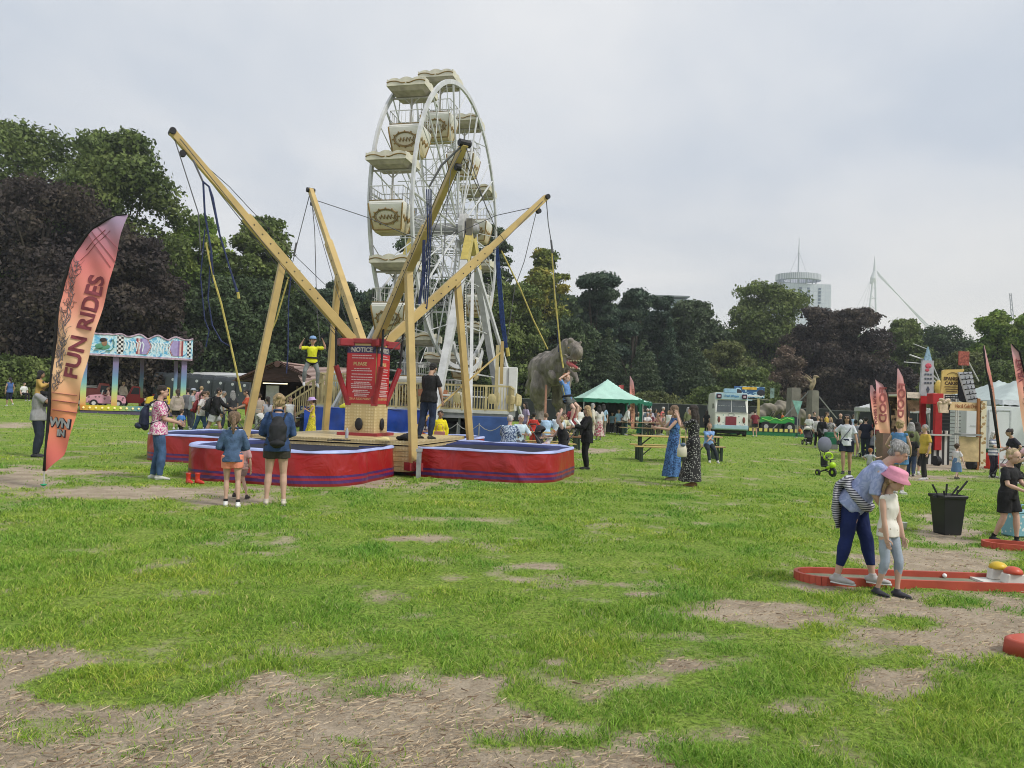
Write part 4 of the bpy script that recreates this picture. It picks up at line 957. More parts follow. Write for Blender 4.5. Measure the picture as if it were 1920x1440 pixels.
    for k, (ang, r_) in enumerate(((-106, 3.02), (-15, 3.14), (75, 3.1), (167, 3.35))):
        a = math.radians(ang+(3 if k == 0 else 0)); c = PC+Vector((math.cos(math.radians(ang))*r_, math.sin(math.radians(ang))*r_, 0)); hx = 1.70 if k == 0 else 1.74
        tr = empty('trampoline', (c.x, c.y, 0), a, labs[k], 'trampoline', 'trampolines of the bungee ride')
        def outl(h_, rc, nn=12):
            o = []
            for q, (sx, sy) in enumerate(((1, 1), (-1, 1), (-1, -1), (1, -1))):
                for j in range(nn+1):
                    t_ = PI/2*(q+j/nn); o.append((sx*(h_-rc)+rc*math.cos(t_), sy*(h_-rc)+rc*math.sin(t_)))
            return o
        # resample the outline finely for folds
        def ring(h_, rc, N_=150):
            o = outl(h_, rc); o.append(o[0]); L_ = [0]
            for p, q in zip(o, o[1:]): L_.append(L_[-1]+math.hypot(q[0]-p[0], q[1]-p[1]))
            return [(float(np.interp(i*L_[-1]/N_, L_, [p[0] for p in o])), float(np.interp(i*L_[-1]/N_, L_, [p[1] for p in o]))) for i in range(N_)]
        N_ = 200; base = ring(hx, .95, N_); rr = random.Random(40+k); vs = []; zs = [0, .04, .1, .16, .22, .3, .38, .46, .54, .60]
        creases = [(rr.random()*N_, rr.uniform(-16, 16), rr.uniform(.4, 1)) for _ in range(26)]
        for z in zs:
            for i, (x_, y_) in enumerate(base):
                f = 1+.006*math.sin(i*.5+3*z)+.004*mnoise.noise(Vector((x_*3, y_*3, z*5)))
                for cp, sl, am in creases:
                    dd = abs(((i-cp-sl*z)+N_/2) % N_-N_/2)
                    if dd < 2.2: f += .013*am*(1-dd/2.2)*math.sin(PI*min(1, z/.6+.1))
                f += .010*(1-z/.6)
                vs.append((x_*f, y_*f, z))
        fs = [(i*N_+j, i*N_+(j+1) % N_, (i+1)*N_+(j+1) % N_, (i+1)*N_+j) for i in range(len(zs)-1) for j in range(N_)]
        mb = MB(); mb._add(vs, fs); mb.build('skirt', redv, tr, smooth=True)
        rings = [(hx*1.008, .595), (hx*1.005, .625), (hx*.985, .642), (hx*.945, .628), (hx*.93, .605), (hx*.925, .56)]
        vs = []
        for q, (h_, z) in enumerate(rings):
            for i, (x_, y_) in enumerate(ring(h_, .95, N_)):
                zz_ = z+(.010*math.sin(i*.33+q)+.016*mnoise.noise(Vector((x_*2.5, y_*2.5, q*.3))) if 1 <= q <= 4 else 0); vs.append((x_, y_, zz_))
        mb = MB(); mb._add(vs, [(i*N_+j, i*N_+(j+1) % N_, (i+1)*N_+(j+1) % N_, (i+1)*N_+j) for i in range(len(rings)-1) for j in range(N_)]); mb.build('rim_pad', lil, tr, smooth=True)
        vs = []
        for q, (h_, z) in enumerate(((hx*.94, .618), (hx*.74, .59), (hx*.73, .55))):
            for i, (x_, y_) in enumerate(ring(h_, .85, N_)): vs.append((x_, y_, z+.012*mnoise.noise(Vector((x_*3, y_*3, q)))))
        mb = MB(); mb._add(vs, [(i*N_+j, i*N_+(j+1) % N_, (i+1)*N_+(j+1) % N_, (i+1)*N_+j) for i in range(2) for j in range(N_)]); mb.build('inner_pad', nav, tr, smooth=True)
        MB().box((0, 0, .56), (hx*1.44, hx*1.44, .01)).build('jumping_bed', bed, tr)
        fr = MB()
        for sx in (-1, 1):
            for sy in (-1, 1): fr.tube([(sx*1.2, sy*1.2, 0), (sx*1.2, sy*1.2, .55)], .04, 6)
        fr.build('leg', M((.3, .3, .3), .5), tr)
        keepout(c.x, c.y, 1.82, 1.82, a)
    keepout(PC.x, PC.y, 1.6, 1.6, A3)
    # things lying on the deck
    def Dk(px, py):     # point on the deck plane z = .6
        ray = _f+_r*((px-960)/F)+_u*((720-py)/F); t_ = (.733-CAMZ)/ray.z; p = EYE+ray*t_; return p
    p = Dk(765, 826); o = MB(); o.ball((0, 0, .07), (.2, .14, .08)).ball((.1, .03, .13), (.09, .08, .07)).ball((-.14, 0, .05), (.12, .1, .05)); o = o.build('bag', M((.012, .012, .014), .8), None, remesh=.02, disp=.02, dscale=14); o.location = p; tag(o, 'black bag slumped on the yellow deck beside the pillar', 'bag')
    p = Dk(650, 822); o = MB().lathe((0, 0, 0), [(.033, 0), (.035, .02), (.035, .16), (.015, .2), (.015, .23)], 10).build('water_bottle', M((.35, .38, .42), .2), None, smooth=True); o.location = p; tag(o, 'small drinks bottle standing left of the notice pillar', 'bottle')
    p = Dk(717, 826); o = MB().box((0, 0, .02), (.3, .12, .04)).ball((.05, 0, .05), (.1, .06, .03)).build('cloth', M((.62, .52, .25), .8), None, remesh=.015); o.location = p; tag(o, 'pale yellow cloth at the foot of the notice pillar', 'cloth')
    p = Dk(632, 827); o = MB().tube([(-.2, 0, .012), (-.05, .06, .015), (.1, 0, .012), (.25, .05, .02), (.1, .1, .02), (-.1, .02, .03)], .012, 5).build('strap', blk, None); o.location = p; tag(o, 'black harness strap lying on the deck left of the pillar', 'strap')
    # blue tarpaulin stack behind
    tb = empty('tarpaulin_box', GD(680, 26.6), 0, 'bright blue tarpaulin covered ticket box behind the notice pillar', 'covered box'); 
    bl = M((.008, .045, .30), .35, .3, 2.5, spec=.5, bump=.6, bscale=3)
    hh = 1.22; mb = MB()
    x0, x1 = (583-680)/F*26.6, (805-680)/F*26.6
    def fn(u_, v_): 
        x_ = x0+(x1-x0)*u_; z_ = hh*(1-v_)+.04; return (x_, -.9+.05*mnoise.noise(Vector((x_*2.2, z_*2, 0)))+.10*v_*.2-.02*math.sin(x_*9), z_)
    mb.grid(fn, 60, 14)
    mb.grid(lambda u_, v_: (x0+(x1-x0)*u_, -.9+1.8*v_, hh+.04+.03*mnoise.noise(Vector((u_*8, v_*3, 1)))), 40, 8)
    for x_, sg_ in ((x0, 1), (x1, -1)): mb.grid(lambda u_, v_: (x_, -.9+1.8*u_, hh*(1-v_)+.04), 6, 6)
    mb.build('tarpaulin', bl, tb, smooth=True)
    MB().box(((x0+x1)/2, 0, hh*.45), (x1-x0-.1, 1.7, hh*.85)).build('crate', M((.04, .05, .1), .7), tb)
    p = W(652, 760, 26.0); o = MB().tube([(-.25, 0, -.12), (-.1, 0, -.05), (.1, 0, .0), (.25, 0, .12)], [(.05, .1), (.12, .12), (.12, .12), (.05, .1)], 8).build('cushion', M((.62, .60, .04), .6), None, remesh=.02); o.location = p; tag(o, 'yellow padded roll lying on top of the blue tarpaulin', 'cushion')
# ---------------------------------------------------------------- people
SKIN = {'light': (.52, .33, .25), 'fair': (.60, .40, .32), 'tan': (.42, .26, .18), 'dark': (.12, .07, .05), 'mid': (.30, .18, .12)}
HAIRC = {'black': (.015, .013, .013), 'brown': (.07, .04, .025), 'dark': (.03, .02, .016), 'blonde': (.42, .30, .16), 'grey': (.34, .33, .33), 'white': (.62, .60, .57), 'ginger': (.36, .14, .05), 'fairbrown': (.20, .13, .08)}
_leafcount = 0
def ik(a, t, l1, l2, pole):
    a, t = Vector(a), Vector(t); d = t-a; L_ = min(d.length, (l1+l2)*.999); L_ = max(L_, abs(l1-l2)+.01); dn = d.normalized()
    t = a+dn*L_; x = (l1*l1-l2*l2+L_*L_)/(2*L_); h = math.sqrt(max(0, l1*l1-x*x)); p = Vector(pole); p = p-dn*p.dot(dn)
    if p.length < 1e-4: p = Vector((0, 1, 0))-dn*dn.y
    return a+dn*x+p.normalized()*h, t
def person(label, px=None, py=None, H_=1.7, face=0, at=None, skin='light', hair=('short', 'brown'), top=('tee', (.4, .4, .4)), bot=('trousers', (.05, .06, .1)),
           hands=(None, None), feet=None, hip=None, lean=0, side=0, head=(0, 0), shoe=(.5, .5, .5), hat=None, lod=1, build=1.0, group=None, cat='person', kid=None, poles=None, gap=None, kneeout=0.0, rz=None, sock=None, hp=None, tilt=0, glasses=False):
    """px, py: feet in the photo. face: 0 looks at the camera, 90 to the right, 180 away. hands / feet in body units of height,
    x = to the person's left, -y = forward, z = up"""
    global _leafcount
    p = G(px, py) if at is None else Vector(at)
    if hp: H_ = hp/F*depth(p)
    if rz is None:
        base = math.atan2(-p.x, p.y)          # turns the front (-y) to the camera
        rz = base+math.radians(face)
    kidf = kid if kid is not None else max(0, min(1, (1.55-H_)/.65))
    fem = build < 1
    hh = (.131+.045*kidf)                       # head height in body heights
    top_s = 1-hh-.034; sw = (.108-.004*kidf)*(.94 if fem else 1.0)
    hz = hip if hip is not None else (.525-.02*kidf)
    ul = (.245-.005*kidf); ll = .245-.01*kidf; aU, aF = .165, .150
    P0 = Vector((0, 0, hz)); torsoL = top_s-(.525-.02*kidf)
    Rl = Matrix.Rotation(math.radians(lean), 3, 'X') @ Matrix.Rotation(math.radians(side), 3, 'Y')
    T = lambda v: P0+Rl @ Vector(v)
    bw = 1+(build-1)*.6 if build >= 1 else 1
    Sh = [T((s*sw*bw*.93, 0, torsoL-.036)) for s in (1, -1)]
    Hp = [P0+Vector((s*.052, 0, 0)) for s in (1, -1)]
    nk = T((0, 0, torsoL)); Rh = Rl @ Matrix.Rotation(math.radians(-lean*.55+head[1]), 3, 'X') @ Matrix.Rotation(math.radians(head[0]), 3, 'Z')
    hc = nk+(Rl @ Vector((0, -.010, .032)))+Rh @ Vector((0, -.012, hh*.5))
    ft = feet or [(.055, 0, 0), (-.055, .01, 0)]
    hands = list(hands); pol = poles or [None, None]
    arms = []
    for i, s in enumerate((1, -1)):
        t = hands[i]
        if t is None: t = Sh[i]+Vector((s*.035, -.03, -.305))
        e_, h_ = ik(Sh[i], t, aU, aF, pol[i] if pol[i] else (s*.7, .6, -.5)); arms.append((Sh[i], e_, h_))
    legs = []
    for i, s in enumerate((1, -1)):
        f = Vector(ft[i]); fd = f.z; an = Vector((f.x, f.y, f.z+.04)); k_, a_ = ik(Hp[i], an, ul, ll, (s*kneeout, -1, .0 if hip is None else .5)); legs.append((Hp[i], k_, a_))
    sk = M(SKIN[skin], .55, .10, 9, spec=.4)
    B = build; q = H_
    def V(v): return Vector(v)*q
    vox = {0: .0085, 1: .012, 2: .02}[lod]; n_ = 10 if lod < 2 else 8
    # --- body: one continuous surface
    mb = MB()
    cw = (.098 if not fem else .088)*B; 
    def torso(mb, g, lo=-.03, hi=None, k=1.0):
        sw_ = sw*bw
        pts = [(0, 0, lo), (0, 0, .03), (0, 0, torsoL*.30), (0, -.004, torsoL*.62), (0, -.003, torsoL*.85), (0, 0, torsoL*.99)]
        rad = [(.080*B+g, .062*B+g) if k == 1 else (.106*B+g+.003, .078*B+g+.002), (.092*B+g, .068*B+g) if k == 1 else (.100*B+g+.002, .074*B+g+.002), (.080*B**1.3+g, .060*B**1.5+g), (.096*B+g, .068*B**1.2+g), (sw_*.96+g*.5, .056*B+g), (sw_*.50+g*.3, .040+g*.6)]
        mb.tube([V(T(p)) for p in pts], [(a*q, b*q) for a, b in rad], 14, ax=Rl @ Vector((1, 0, 0)))
    torso(mb, -.006)
    mb.tube([V(nk-Rl @ Vector((0, 0, .02))), V(nk+Rl @ Vector((0, -.004, .025))), V(hc-Rh @ Vector((0, -.006, hh*.25)))], [.036*q, .030*q, .030*q], n_)
    # head
    HR = hh/2
    hw_ = HR*.74
    def HP(x, y, z): return V(hc+Rh @ Vector((x*HR, y*HR, z*HR)))
    mb.ball(HP(0, .10, .28), (hw_*q, HR*.82*q, HR*.72*q), 14, 10, Rh)
    mb.ball(HP(0, -.16, -.30), (hw_*.78*q, HR*.60*q, HR*.62*q), 12, 9, Rh)
    mb.ball(HP(0, -.34, -.66), (hw_*.45*q, HR*.32*q, HR*.26*q), 9, 7, Rh)
    mb.tube([HP(0, -.72, .10), HP(0, -.87, -.14), HP(0, -.76, -.24)], [.05*HR*2*q*.7, .085*HR*2*q*.7, .05*HR*q], 7)
    for s in (1, -1):
        mb.ball(HP(s*.74, .08, -.05), (.07*HR*q*2, .11*HR*q*2, .17*HR*q*2*.75), 7, 6, Rh)
        mb.ball(HP(s*.30, -.70, .16), (.16*HR*q, .10*HR*q, .08*HR*q), 7, 5, Rh)
    # limbs
    mus = .9+.1*B if not fem else .88
    for (a, e_, h_), s in zip(arms, (1, -1)):
        mb.tube([V(a), V(a.lerp(e_, .35)), V(e_), V(e_.lerp(h_, .3)), V(h_)], [.023*mus*q, .027*mus*q, .0225*mus*q, .0235*mus*q, .015*q], n_, roundcap=True)
    for (a, k_, f_), s in zip(legs, (1, -1)):
        mb.tube([V(a+Vector((0, 0, .015))), V(a.lerp(k_, .4)), V(k_), V(k_.lerp(f_, .3)), V(k_.lerp(f_, .75)), V(f_)], [.056*B*q, .048*B*q, .031*B*q, .034*B*q, .021*B*q, .019*q], n_, roundcap=True)
        i = 0 if s == 1 else 1; f = Vector(ft[i]); d = Vector((s*.10, -1, tilt)).normalized(); hl = f_-Vector((0, 0, .012))
        mb.tube([V(hl-d*.022-Vector((0, 0, .01))), V(hl+d*.035-Vector((0, 0, .008))), V(hl+d*.085-Vector((0, 0, .018)))], [.019*q, .022*q, .014*q], 7, flat=.75, roundcap=True)
    # hands: palm in the core, five fingers appended
    fg = MB(); hl_ = .088
    for i, ((a, e_, h_), s) in enumerate(zip(arms, (1, -1))):
        d = (h_-e_).normalized(); pn = Vector((s, .2, 0)); pn = (pn-d*pn.dot(d)).normalized(); w_ = d.cross(pn).normalized()
        if w_.y > 0: w_ = -w_      # thumb side forward
        c1 = h_+d*.022; mb.tube([V(h_-d*.004), V(c1), V(h_+d*.042)], [(.013*q, .010*q), (.020*q, .009*q), (.019*q, .008*q)], 8, ax=w_)
        curl = .35
        for j in range(4):
            o = w_*(.0145-.0097*j); ln = (.040, .045, .042, .033)[j]; r0 = .0050
            p1 = h_+d*.040+o; p2 = p1+(d+pn*-.25*curl-w_*(.06*(j-1.5))).normalized()*ln*.5; p3 = p2+(d-pn*1.1*curl).normalized()*ln*.5
            fg.tube([V(p1), V(p2), V(p3)], [r0*q, r0*.92*q, r0*.75*q], 5, roundcap=lod < 2)
        t1 = h_+d*.012+w_*.014; t2 = t1+(w_*.8+d*.7-pn*.2).normalized()*.024; t3 = t2+(d-pn*.3).normalized()*.020
        fg.tube([V(t1), V(t2), V(t3)], [.0062*q, .0056*q, .0046*q], 5, roundcap=lod < 2)
    body = mb.build('person', sk, None, remesh=vox, smooth_it=2 if lod < 2 else 1, extra=fg)
    body.location = p; body.rotation_euler = (0, 0, rz); tag(body, label, cat, group)
    # --- face marks
    if lod < 2:
        for s in (1, -1):
            MB().ball(HP(s*.30, -.745, .08), (.10*HR*q, .05*HR*q, .055*HR*q), 7, 5, Rh).build('eye', M((.05, .035, .03), .3, .02), body, smooth=True)
            MB().tube([HP(s*.16, -.80, .25), HP(s*.30, -.80, .29), HP(s*.44, -.72, .24)], [.028*HR*q, .038*HR*q, .022*HR*q], 5).build('eyebrow', M(HAIRC[hair[1]] if hair[1] in HAIRC else (.1, .07, .05), .8), body)
        MB().tube([HP(-.2, -.745, -.50), HP(0, -.80, -.50), HP(.2, -.745, -.50)], [.02*HR*q, .05*HR*q, .02*HR*q], 6, flat=.6).build('mouth', M((.36, .13, .11), .5), body)
    if glasses:
        g_ = MB(); 
        for s in (1, -1): g_.tube([HP(s*.3+.2*math.cos(a)*1, -.84, .10+.16*math.sin(a)) for a in [2*PI*k/10 for k in range(11)]], .02*HR*q*2, 4, cap=False); g_.tube([HP(s*.5, -.82, .12), HP(s*.76, -.1, .12)], .018*HR*q, 4)
        g_.ball(HP(.3, -.83, .1), (.2*HR*q, .02*HR*q, .15*HR*q), 8, 5, Rh).ball(HP(-.3, -.83, .1), (.2*HR*q, .02*HR*q, .15*HR*q), 8, 5, Rh)
        g_.build('glasses', M((.015, .012, .012), .25), body)
    # --- hair
    st, hcn = hair; hcol = HAIRC.get(hcn, (.1, .06, .04)) if isinstance(hcn, str) else hcn
    hm = M(hcol, .6, .6, 12, spec=.5, bump=1.0, bscale=34, stretch=(6, 6, 1))
    if st != 'bald':
        hb = MB(); hv = max(vox*.9, .009)
        if st in ('short', 'crop'):
            k = 1.07 if st == 'short' else 1.03
            hb.ball(HP(0, .20, .34), (hw_*k*q, HR*.84*k*q, HR*.74*k*q), 14, 10, Rh); hb.ball(HP(0, .42, -.12), (hw_*.86*q, HR*.52*q, HR*.5*q), 10, 8, Rh)
        else:
            hb.ball(HP(0, .20, .36), (hw_*1.14*q, HR*.90*q, HR*.80*q), 14, 10, Rh); hb.ball(HP(0, .42, -.12), (hw_*.98*q, HR*.58*q, HR*.60*q), 10, 8, Rh)
        if st == 'bun': hb.ball(HP(0, .82, .62), (.42*HR*q, .40*HR*q, .42*HR*q), 10, 8, Rh); hb.ball(HP(.1, .95, .50), (.25*HR*q, .25*HR*q, .25*HR*q), 8, 6, Rh)
        if st == 'topbun': hb.ball(HP(0, .75, 1.0), (.40*HR*q, .40*HR*q, .36*HR*q), 10, 8, Rh)
        if st in ('pony', 'plait'):
            b0 = hc+Rh @ Vector((0, .92*HR, .15*HR)); dn = Vector((0, .15, -1))
            hb.tube([V(b0), V(b0+Vector((0, .03, -.03))), V(b0+Vector((0, .035, -.10))), V(b0+Vector((0, .03, -.17)))], [.020*q, .024*q, .020*q, .007*q], 8)
        if st == 'plaits':
            for s in (1, -1): b0 = hc+Rh @ Vector((s*.62*HR, .45*HR, -.5*HR)); hb.tube([V(b0), V(b0+Vector((s*.012, .012, -.05))), V(b0+Vector((s*.012, .005, -.12)))], [.016*q, .015*q, .008*q], 7)
        if st in ('long', 'bob'):
            ln = .21 if st == 'long' else .06
            for s in (1, -1):
                b0 = hc+Rh @ Vector((s*.62*HR, .15*HR, .1*HR)); hb.tube([V(b0), V(b0+Vector((s*.010, .015, -.07))), V(b0+Vector((s*.006, .022, -.07-ln*.5))), V(b0+Vector((0, .02, -.07-ln)))], [(.022*q, .030*q), (.024*q, .034*q), (.024*q, .03*q), (.008*q, .012*q)], 9)
            b0 = hc+Rh @ Vector((0, .55*HR, .1*HR)); hb.tube([V(b0), V(b0+Vector((0, .020, -.07))), V(b0+Vector((0, .028, -.07-ln*.5))), V(b0+Vector((0, .025, -.07-ln)))], [(.045*q, .03*q), (.052*q, .03*q), (.050*q, .026*q), (.022*q, .012*q)], 10, ax=(1, 0, 0))
        hb.build('hair', hm, body, remesh=hv, smooth_it=1, disp=.010 if st in ('short', 'bun', 'topbun', 'curly') else .005, dscale=28)
    if hat:
        kind, hc_ = hat; hm2 = M(hc_, .8, .1, 8, bump=.2); hb = MB(); Mh = Matrix.Translation(V(hc)) @ Rh.to_4x4(); hb.M = Mh; r_ = HR*q
        if kind == 'bucket': hb.lathe((0, .1*r_, 0), [(r_*1.34, r_*.18), (r_*1.36, r_*.22), (r_*.98, r_*.52), (r_*.90, r_*.98), (r_*.82, r_*1.12), (r_*.4, r_*1.20), (r_*.02, r_*1.21)], 18, .93, 1.08)
        elif kind == 'cap':
            hb.lathe((0, .08*r_, 0), [(r_*.92, r_*.34), (r_*.92, r_*.60), (r_*.82, r_*.92), (r_*.55, r_*1.14), (r_*.03, r_*1.22)], 16, .92, 1.05); hb.ball((0, -.95*r_, .42*r_), (.62*r_, .62*r_, .07*r_), 12, 6); hb.ball((0, .08*r_, 1.22*r_), .06*r_, 6, 4)
        else: hb.lathe((0, .08*r_, 0), [(r_*.9, r_*.2), (r_*.96, r_*.3), (r_*.90, r_*.85), (r_*.55, r_*1.15), (r_*.03, r_*1.25)], 14, .92, 1.05)
        hb.build('hat', hm2, body, smooth=True)
    # --- clothes
    def cmat(c, **k): return c if isinstance(c, bpy.types.Material) else M(c, .85, .2, 5, bump=.75, bscale=11, **k)
    cv = {0: .010, 1: .013, 2: .02}[lod]; wr = {0: .006, 1: .005, 2: .0}[lod]
    tk, tcv = top[0], top[1]
    if tk:
        g = {'tee': .008, 'shirt': .010, 'vest': .006, 'jacket': .015, 'hoodie': .018, 'cardigan': .018, 'loose': .022}[tk]
        cb = MB(); torso(cb, g, k=2, lo=-.05 if tk not in ('jacket', 'cardigan', 'loose') else (-.04 if tk == 'jacket' else -.11))
        sl = {'tee': .75, 'shirt': 1.6, 'vest': 0, 'jacket': 1.93, 'hoodie': 1.93, 'cardigan': 1.9, 'loose': .8}[tk]
        if len(top) > 2: sl = top[2]
        for (a, e_, h_) in arms:
            a2 = a+(nk-a)*.12; cb.ball(V(a+(nk-a)*.06), (.027*mus+g*.7)*q, 10, 8)
            if sl <= 0: cb.ball(V(a-Rl @ Vector(((a-nk).normalized().x*.02, 0, .01))), .030*q, 8, 6); continue
            ra = .031*mus+g
            if sl < 1: cb.tube([V(a2), V(a.lerp(e_, .4)), V(a.lerp(e_, sl))], [ra*.9*q, ra*q, (ra+.003)*q], 10)
            else: w2 = sl-1; cb.tube([V(a2), V(a.lerp(e_, .5)), V(e_), V(e_.lerp(h_, w2*.5)), V(e_.lerp(h_, w2))], [ra*.88*q, ra*.92*q, (ra-.004)*q, (ra-.005)*q, (.019+g*.7)*q], 10)
        nm = {'tee': 'shirt', 'shirt': 'shirt', 'vest': 'vest', 'jacket': 'jacket', 'hoodie': 'hoodie', 'cardigan': 'cardigan', 'loose': 'shirt'}[tk]
        if tk == 'hoodie': cb.tube([V(T((-.05, .045, torsoL-.01))), V(T((0, .065, torsoL-.02))), V(T((.05, .045, torsoL-.01)))], .024*q, 8)
        if tk in ('jacket',): cb.tube([V(T((.04*math.cos(a), .036*math.sin(a)-.002, torsoL+.014+.010*math.sin(a)))) for a in [PI*2*k/10 for k in range(11)]], .011*q, 6, cap=False)
        ob = cb.build(nm, cmat(tcv), body, remesh=cv, smooth_it=2 if lod < 2 else 1, disp=wr, dscale=13)
    bk, bc = bot[0], bot[1]
    if bk in ('trousers', 'leggings', 'crop', 'shorts', 'flared', 'jeans', 'baggy'):
        g = {'trousers': .008, 'jeans': .007, 'leggings': .0035, 'crop': .005, 'shorts': .014, 'flared': .008, 'baggy': .014}[bk]
        end = {'trousers': 1.96, 'jeans': 1.97, 'leggings': 1.86, 'crop': 1.62, 'shorts': .62, 'flared': 1.99, 'baggy': 1.95}[bk]
        if len(bot) > 2: end = bot[2]
        cb = MB(); cb.tube([V(P0+Vector((0, 0, -.045))), V(P0+Vector((0, 0, -.01))), V(T((0, 0, .035))), V(T((0, 0, .065)))], [((.060*B+g)*q, (.058*B+g)*q), ((.092*B+g)*q, (.068*B+g)*q), ((.093*B+g)*q, (.067*B+g)*q), ((.086*B+g)*q, (.062*B+g)*q)], 14, ax=(1, 0, 0))
        for (a, k_, f_) in legs:
            if end < 1: cb.tube([V(a+Vector((0, 0, .03))), V(a.lerp(k_, end*.5)), V(a.lerp(k_, end))], [(.054*B+g)*q, (.054*B+g)*q, (.054*B+g)*q], 12)
            else:
                w2 = end-1; e2 = (.022+g*1.2) if bk != 'flared' else .036
                cb.tube([V(a+Vector((0, 0, .015))), V(a.lerp(k_, .35)), V(k_), V(k_.lerp(f_, w2*.4)), V(k_.lerp(f_, w2))], [(.046*B+g)*q, (.048*B+g)*q, (.034*B+g)*q, (.034*B+g)*q if w2 > .3 else (.03+g)*q, e2*q], 12)
        cb.build('shorts' if end < 1 else ('leggings' if bk in ('leggings', 'crop') else 'trousers'), cmat(bc), body, remesh=cv, smooth_it=2 if lod < 2 else 1, disp=wr*.8, dscale=11)
    elif bk in ('skirt', 'dress'):
        bot_z = bot[2]      # hem height in body units
        kc = (legs[0][1]+legs[1][1])/2; zt_ = hz+.10; fl = bot[3] if len(bot) > 3 else .05
        cb = MB()
        pr = [(.080*B, zt_), (.094*B+.012, hz+.01), (.10*B+.016+fl*.3, (hz+bot_z)/2), (.10*B+.02+fl, bot_z)]
        vs = []
        for r_, z in pr:
            t = max(0, (hz-z)/max(.01, hz)); c = P0.lerp(Vector((0, 0, 0)), t*.0)+Vector((0, (kc.y)*t, 0))
            for j in range(28): a = 2*PI*j/28; f = 1+(.06*math.sin(a*7)+.03*math.sin(a*11+1))*min(1, t*2); vs.append(Vector((r_*f*math.cos(a)+c.x, r_*.82*f*math.sin(a)+c.y, z))*q)
        cb._add(vs, [(i*28+j, i*28+(j+1) % 28, (i+1)*28+(j+1) % 28, (i+1)*28+j) for i in range(3) for j in range(28)]+[tuple(range(27, -1, -1)), tuple(84+j for j in range(28))])
        cb.build(bk, cmat(bc), body, remesh=cv, smooth_it=1, disp=wr, dscale=9)
    # --- shoes
    if shoe is not None:
        smt = M(shoe, .6, .1, 6); som = M((.55, .55, .53) if sum(shoe) > .25 else (.05, .05, .05), .7)
        for i, ((a, k_, f_), s) in enumerate(zip(legs, (1, -1))):
            d = Vector((s*.10, -1, tilt)).normalized(); b0 = f_-Vector((0, 0, .020))
            cb = MB(); cb.tube([V(b0-d*.030), V(b0+d*.0), V(b0+d*.045-Vector((0, 0, .003))), V(b0+d*.098-Vector((0, 0, .010)))], [(.020*q, .020*q), (.024*q, .026*q), (.026*q, .019*q), (.019*q, .011*q)], 10, ax=(1, 0, 0), roundcap=True)
            cb.tube([V(f_+Vector((0, 0, .018))), V(b0)], [.024*q, .024*q], 9)
            so = cb.build('shoe', smt, body, remesh=max(.009, cv*.8), smooth_it=1)
            if lod < 2: MB().tube([V(b0-d*.036-Vector((0, 0, .022))), V(b0+d*.03-Vector((0, 0, .024))), V(b0+d*.112-Vector((0, 0, .022)))], [(.022*q, .007*q), (.027*q, .007*q), (.017*q, .006*q)], 10, ax=(1, 0, 0)).build('sole', som, so)
            if sock: MB().tube([V(f_+Vector((0, 0, .012))), V(f_.lerp(k_, .16))], [.023*q, .023*q], 9).build('sock', M(sock, .9), body)
    return dict(o=body, p=p, rz=rz, q=q, nk=nk*q, T=lambda v: V(T(v)), arms=arms, legs=legs, torsoL=torsoL, hz=hz, M=Matrix.Translation(p) @ Matrix.Rotation(rz, 4, 'Z'), hc=hc*q, HR=HR*q, B=B)
def rucksack(pr, colr, label, k=1.0, z=.5, side=1):
    """worn on the back of pr; rests against the jacket"""
    q = pr['q']; tl = pr['torsoL']; root = empty('backpack', pr['M'] @ pr['T']((0, .0, 0)), pr['rz'], label, 'backpack')
    b = pr['T']((0, 0, 0)); T = lambda v: pr['T'](v)-b
    mt = M(colr, .7, .2, 8, bump=.4, bscale=14)
    y = .118*pr['B']
    MB().tube([T((0, y, tl*.06)), T((0, y+.02*k, tl*.22)), T((0, y+.015*k, tl*.62)), T((0, y-.01, tl*.84))], [(.058*q*k, .035*q*k), (.085*q*k, .055*q*k), (.078*q*k, .048*q*k), (.05*q*k, .02*q*k)], 12, ax=(1, 0, 0), roundcap=True).build('pack', mt, root, remesh=.014, smooth_it=2, disp=.01, dscale=12)
    MB().tube([T((-.04*k, y+.06*k, tl*.12)), T((0, y+.078*k, tl*.14)), T((.04*k, y+.06*k, tl*.12))], [.03*q*k, .036*q*k, .03*q*k], 8, roundcap=True).build('pocket', mt, root, smooth=True)
    for s in (-1, 1):
        MB().tube([T((s*.045, y+.0, tl*.80)), T((s*.07, .04, tl*1.01)), T((s*.078, -.05, tl*.99)), T((s*.08, -.092*pr['B'], tl*.72)), T((s*.098, -.03, tl*.36)), T((s*.06, y, tl*.16))], .009*q, 6, flat=.6).build('strap', mt, root)
    return root
def on_bench(label, px, d, zseat, face, **k):
    """a seated person: px = body column, hips at zseat metres above the ground"""
    g = GD(px, d); H_ = k.get('H_', 1.66); z = zseat/H_+.045
    k.setdefault('feet', [(.07, -.25, 0), (-.06, -.27, 0)]); k.setdefault('hands', [(.06, -.26, z+.14), (-.06, -.26, z+.14)]); k.setdefault('lean', 8)
    return person(label, at=g, face=face, hip=z, **k)
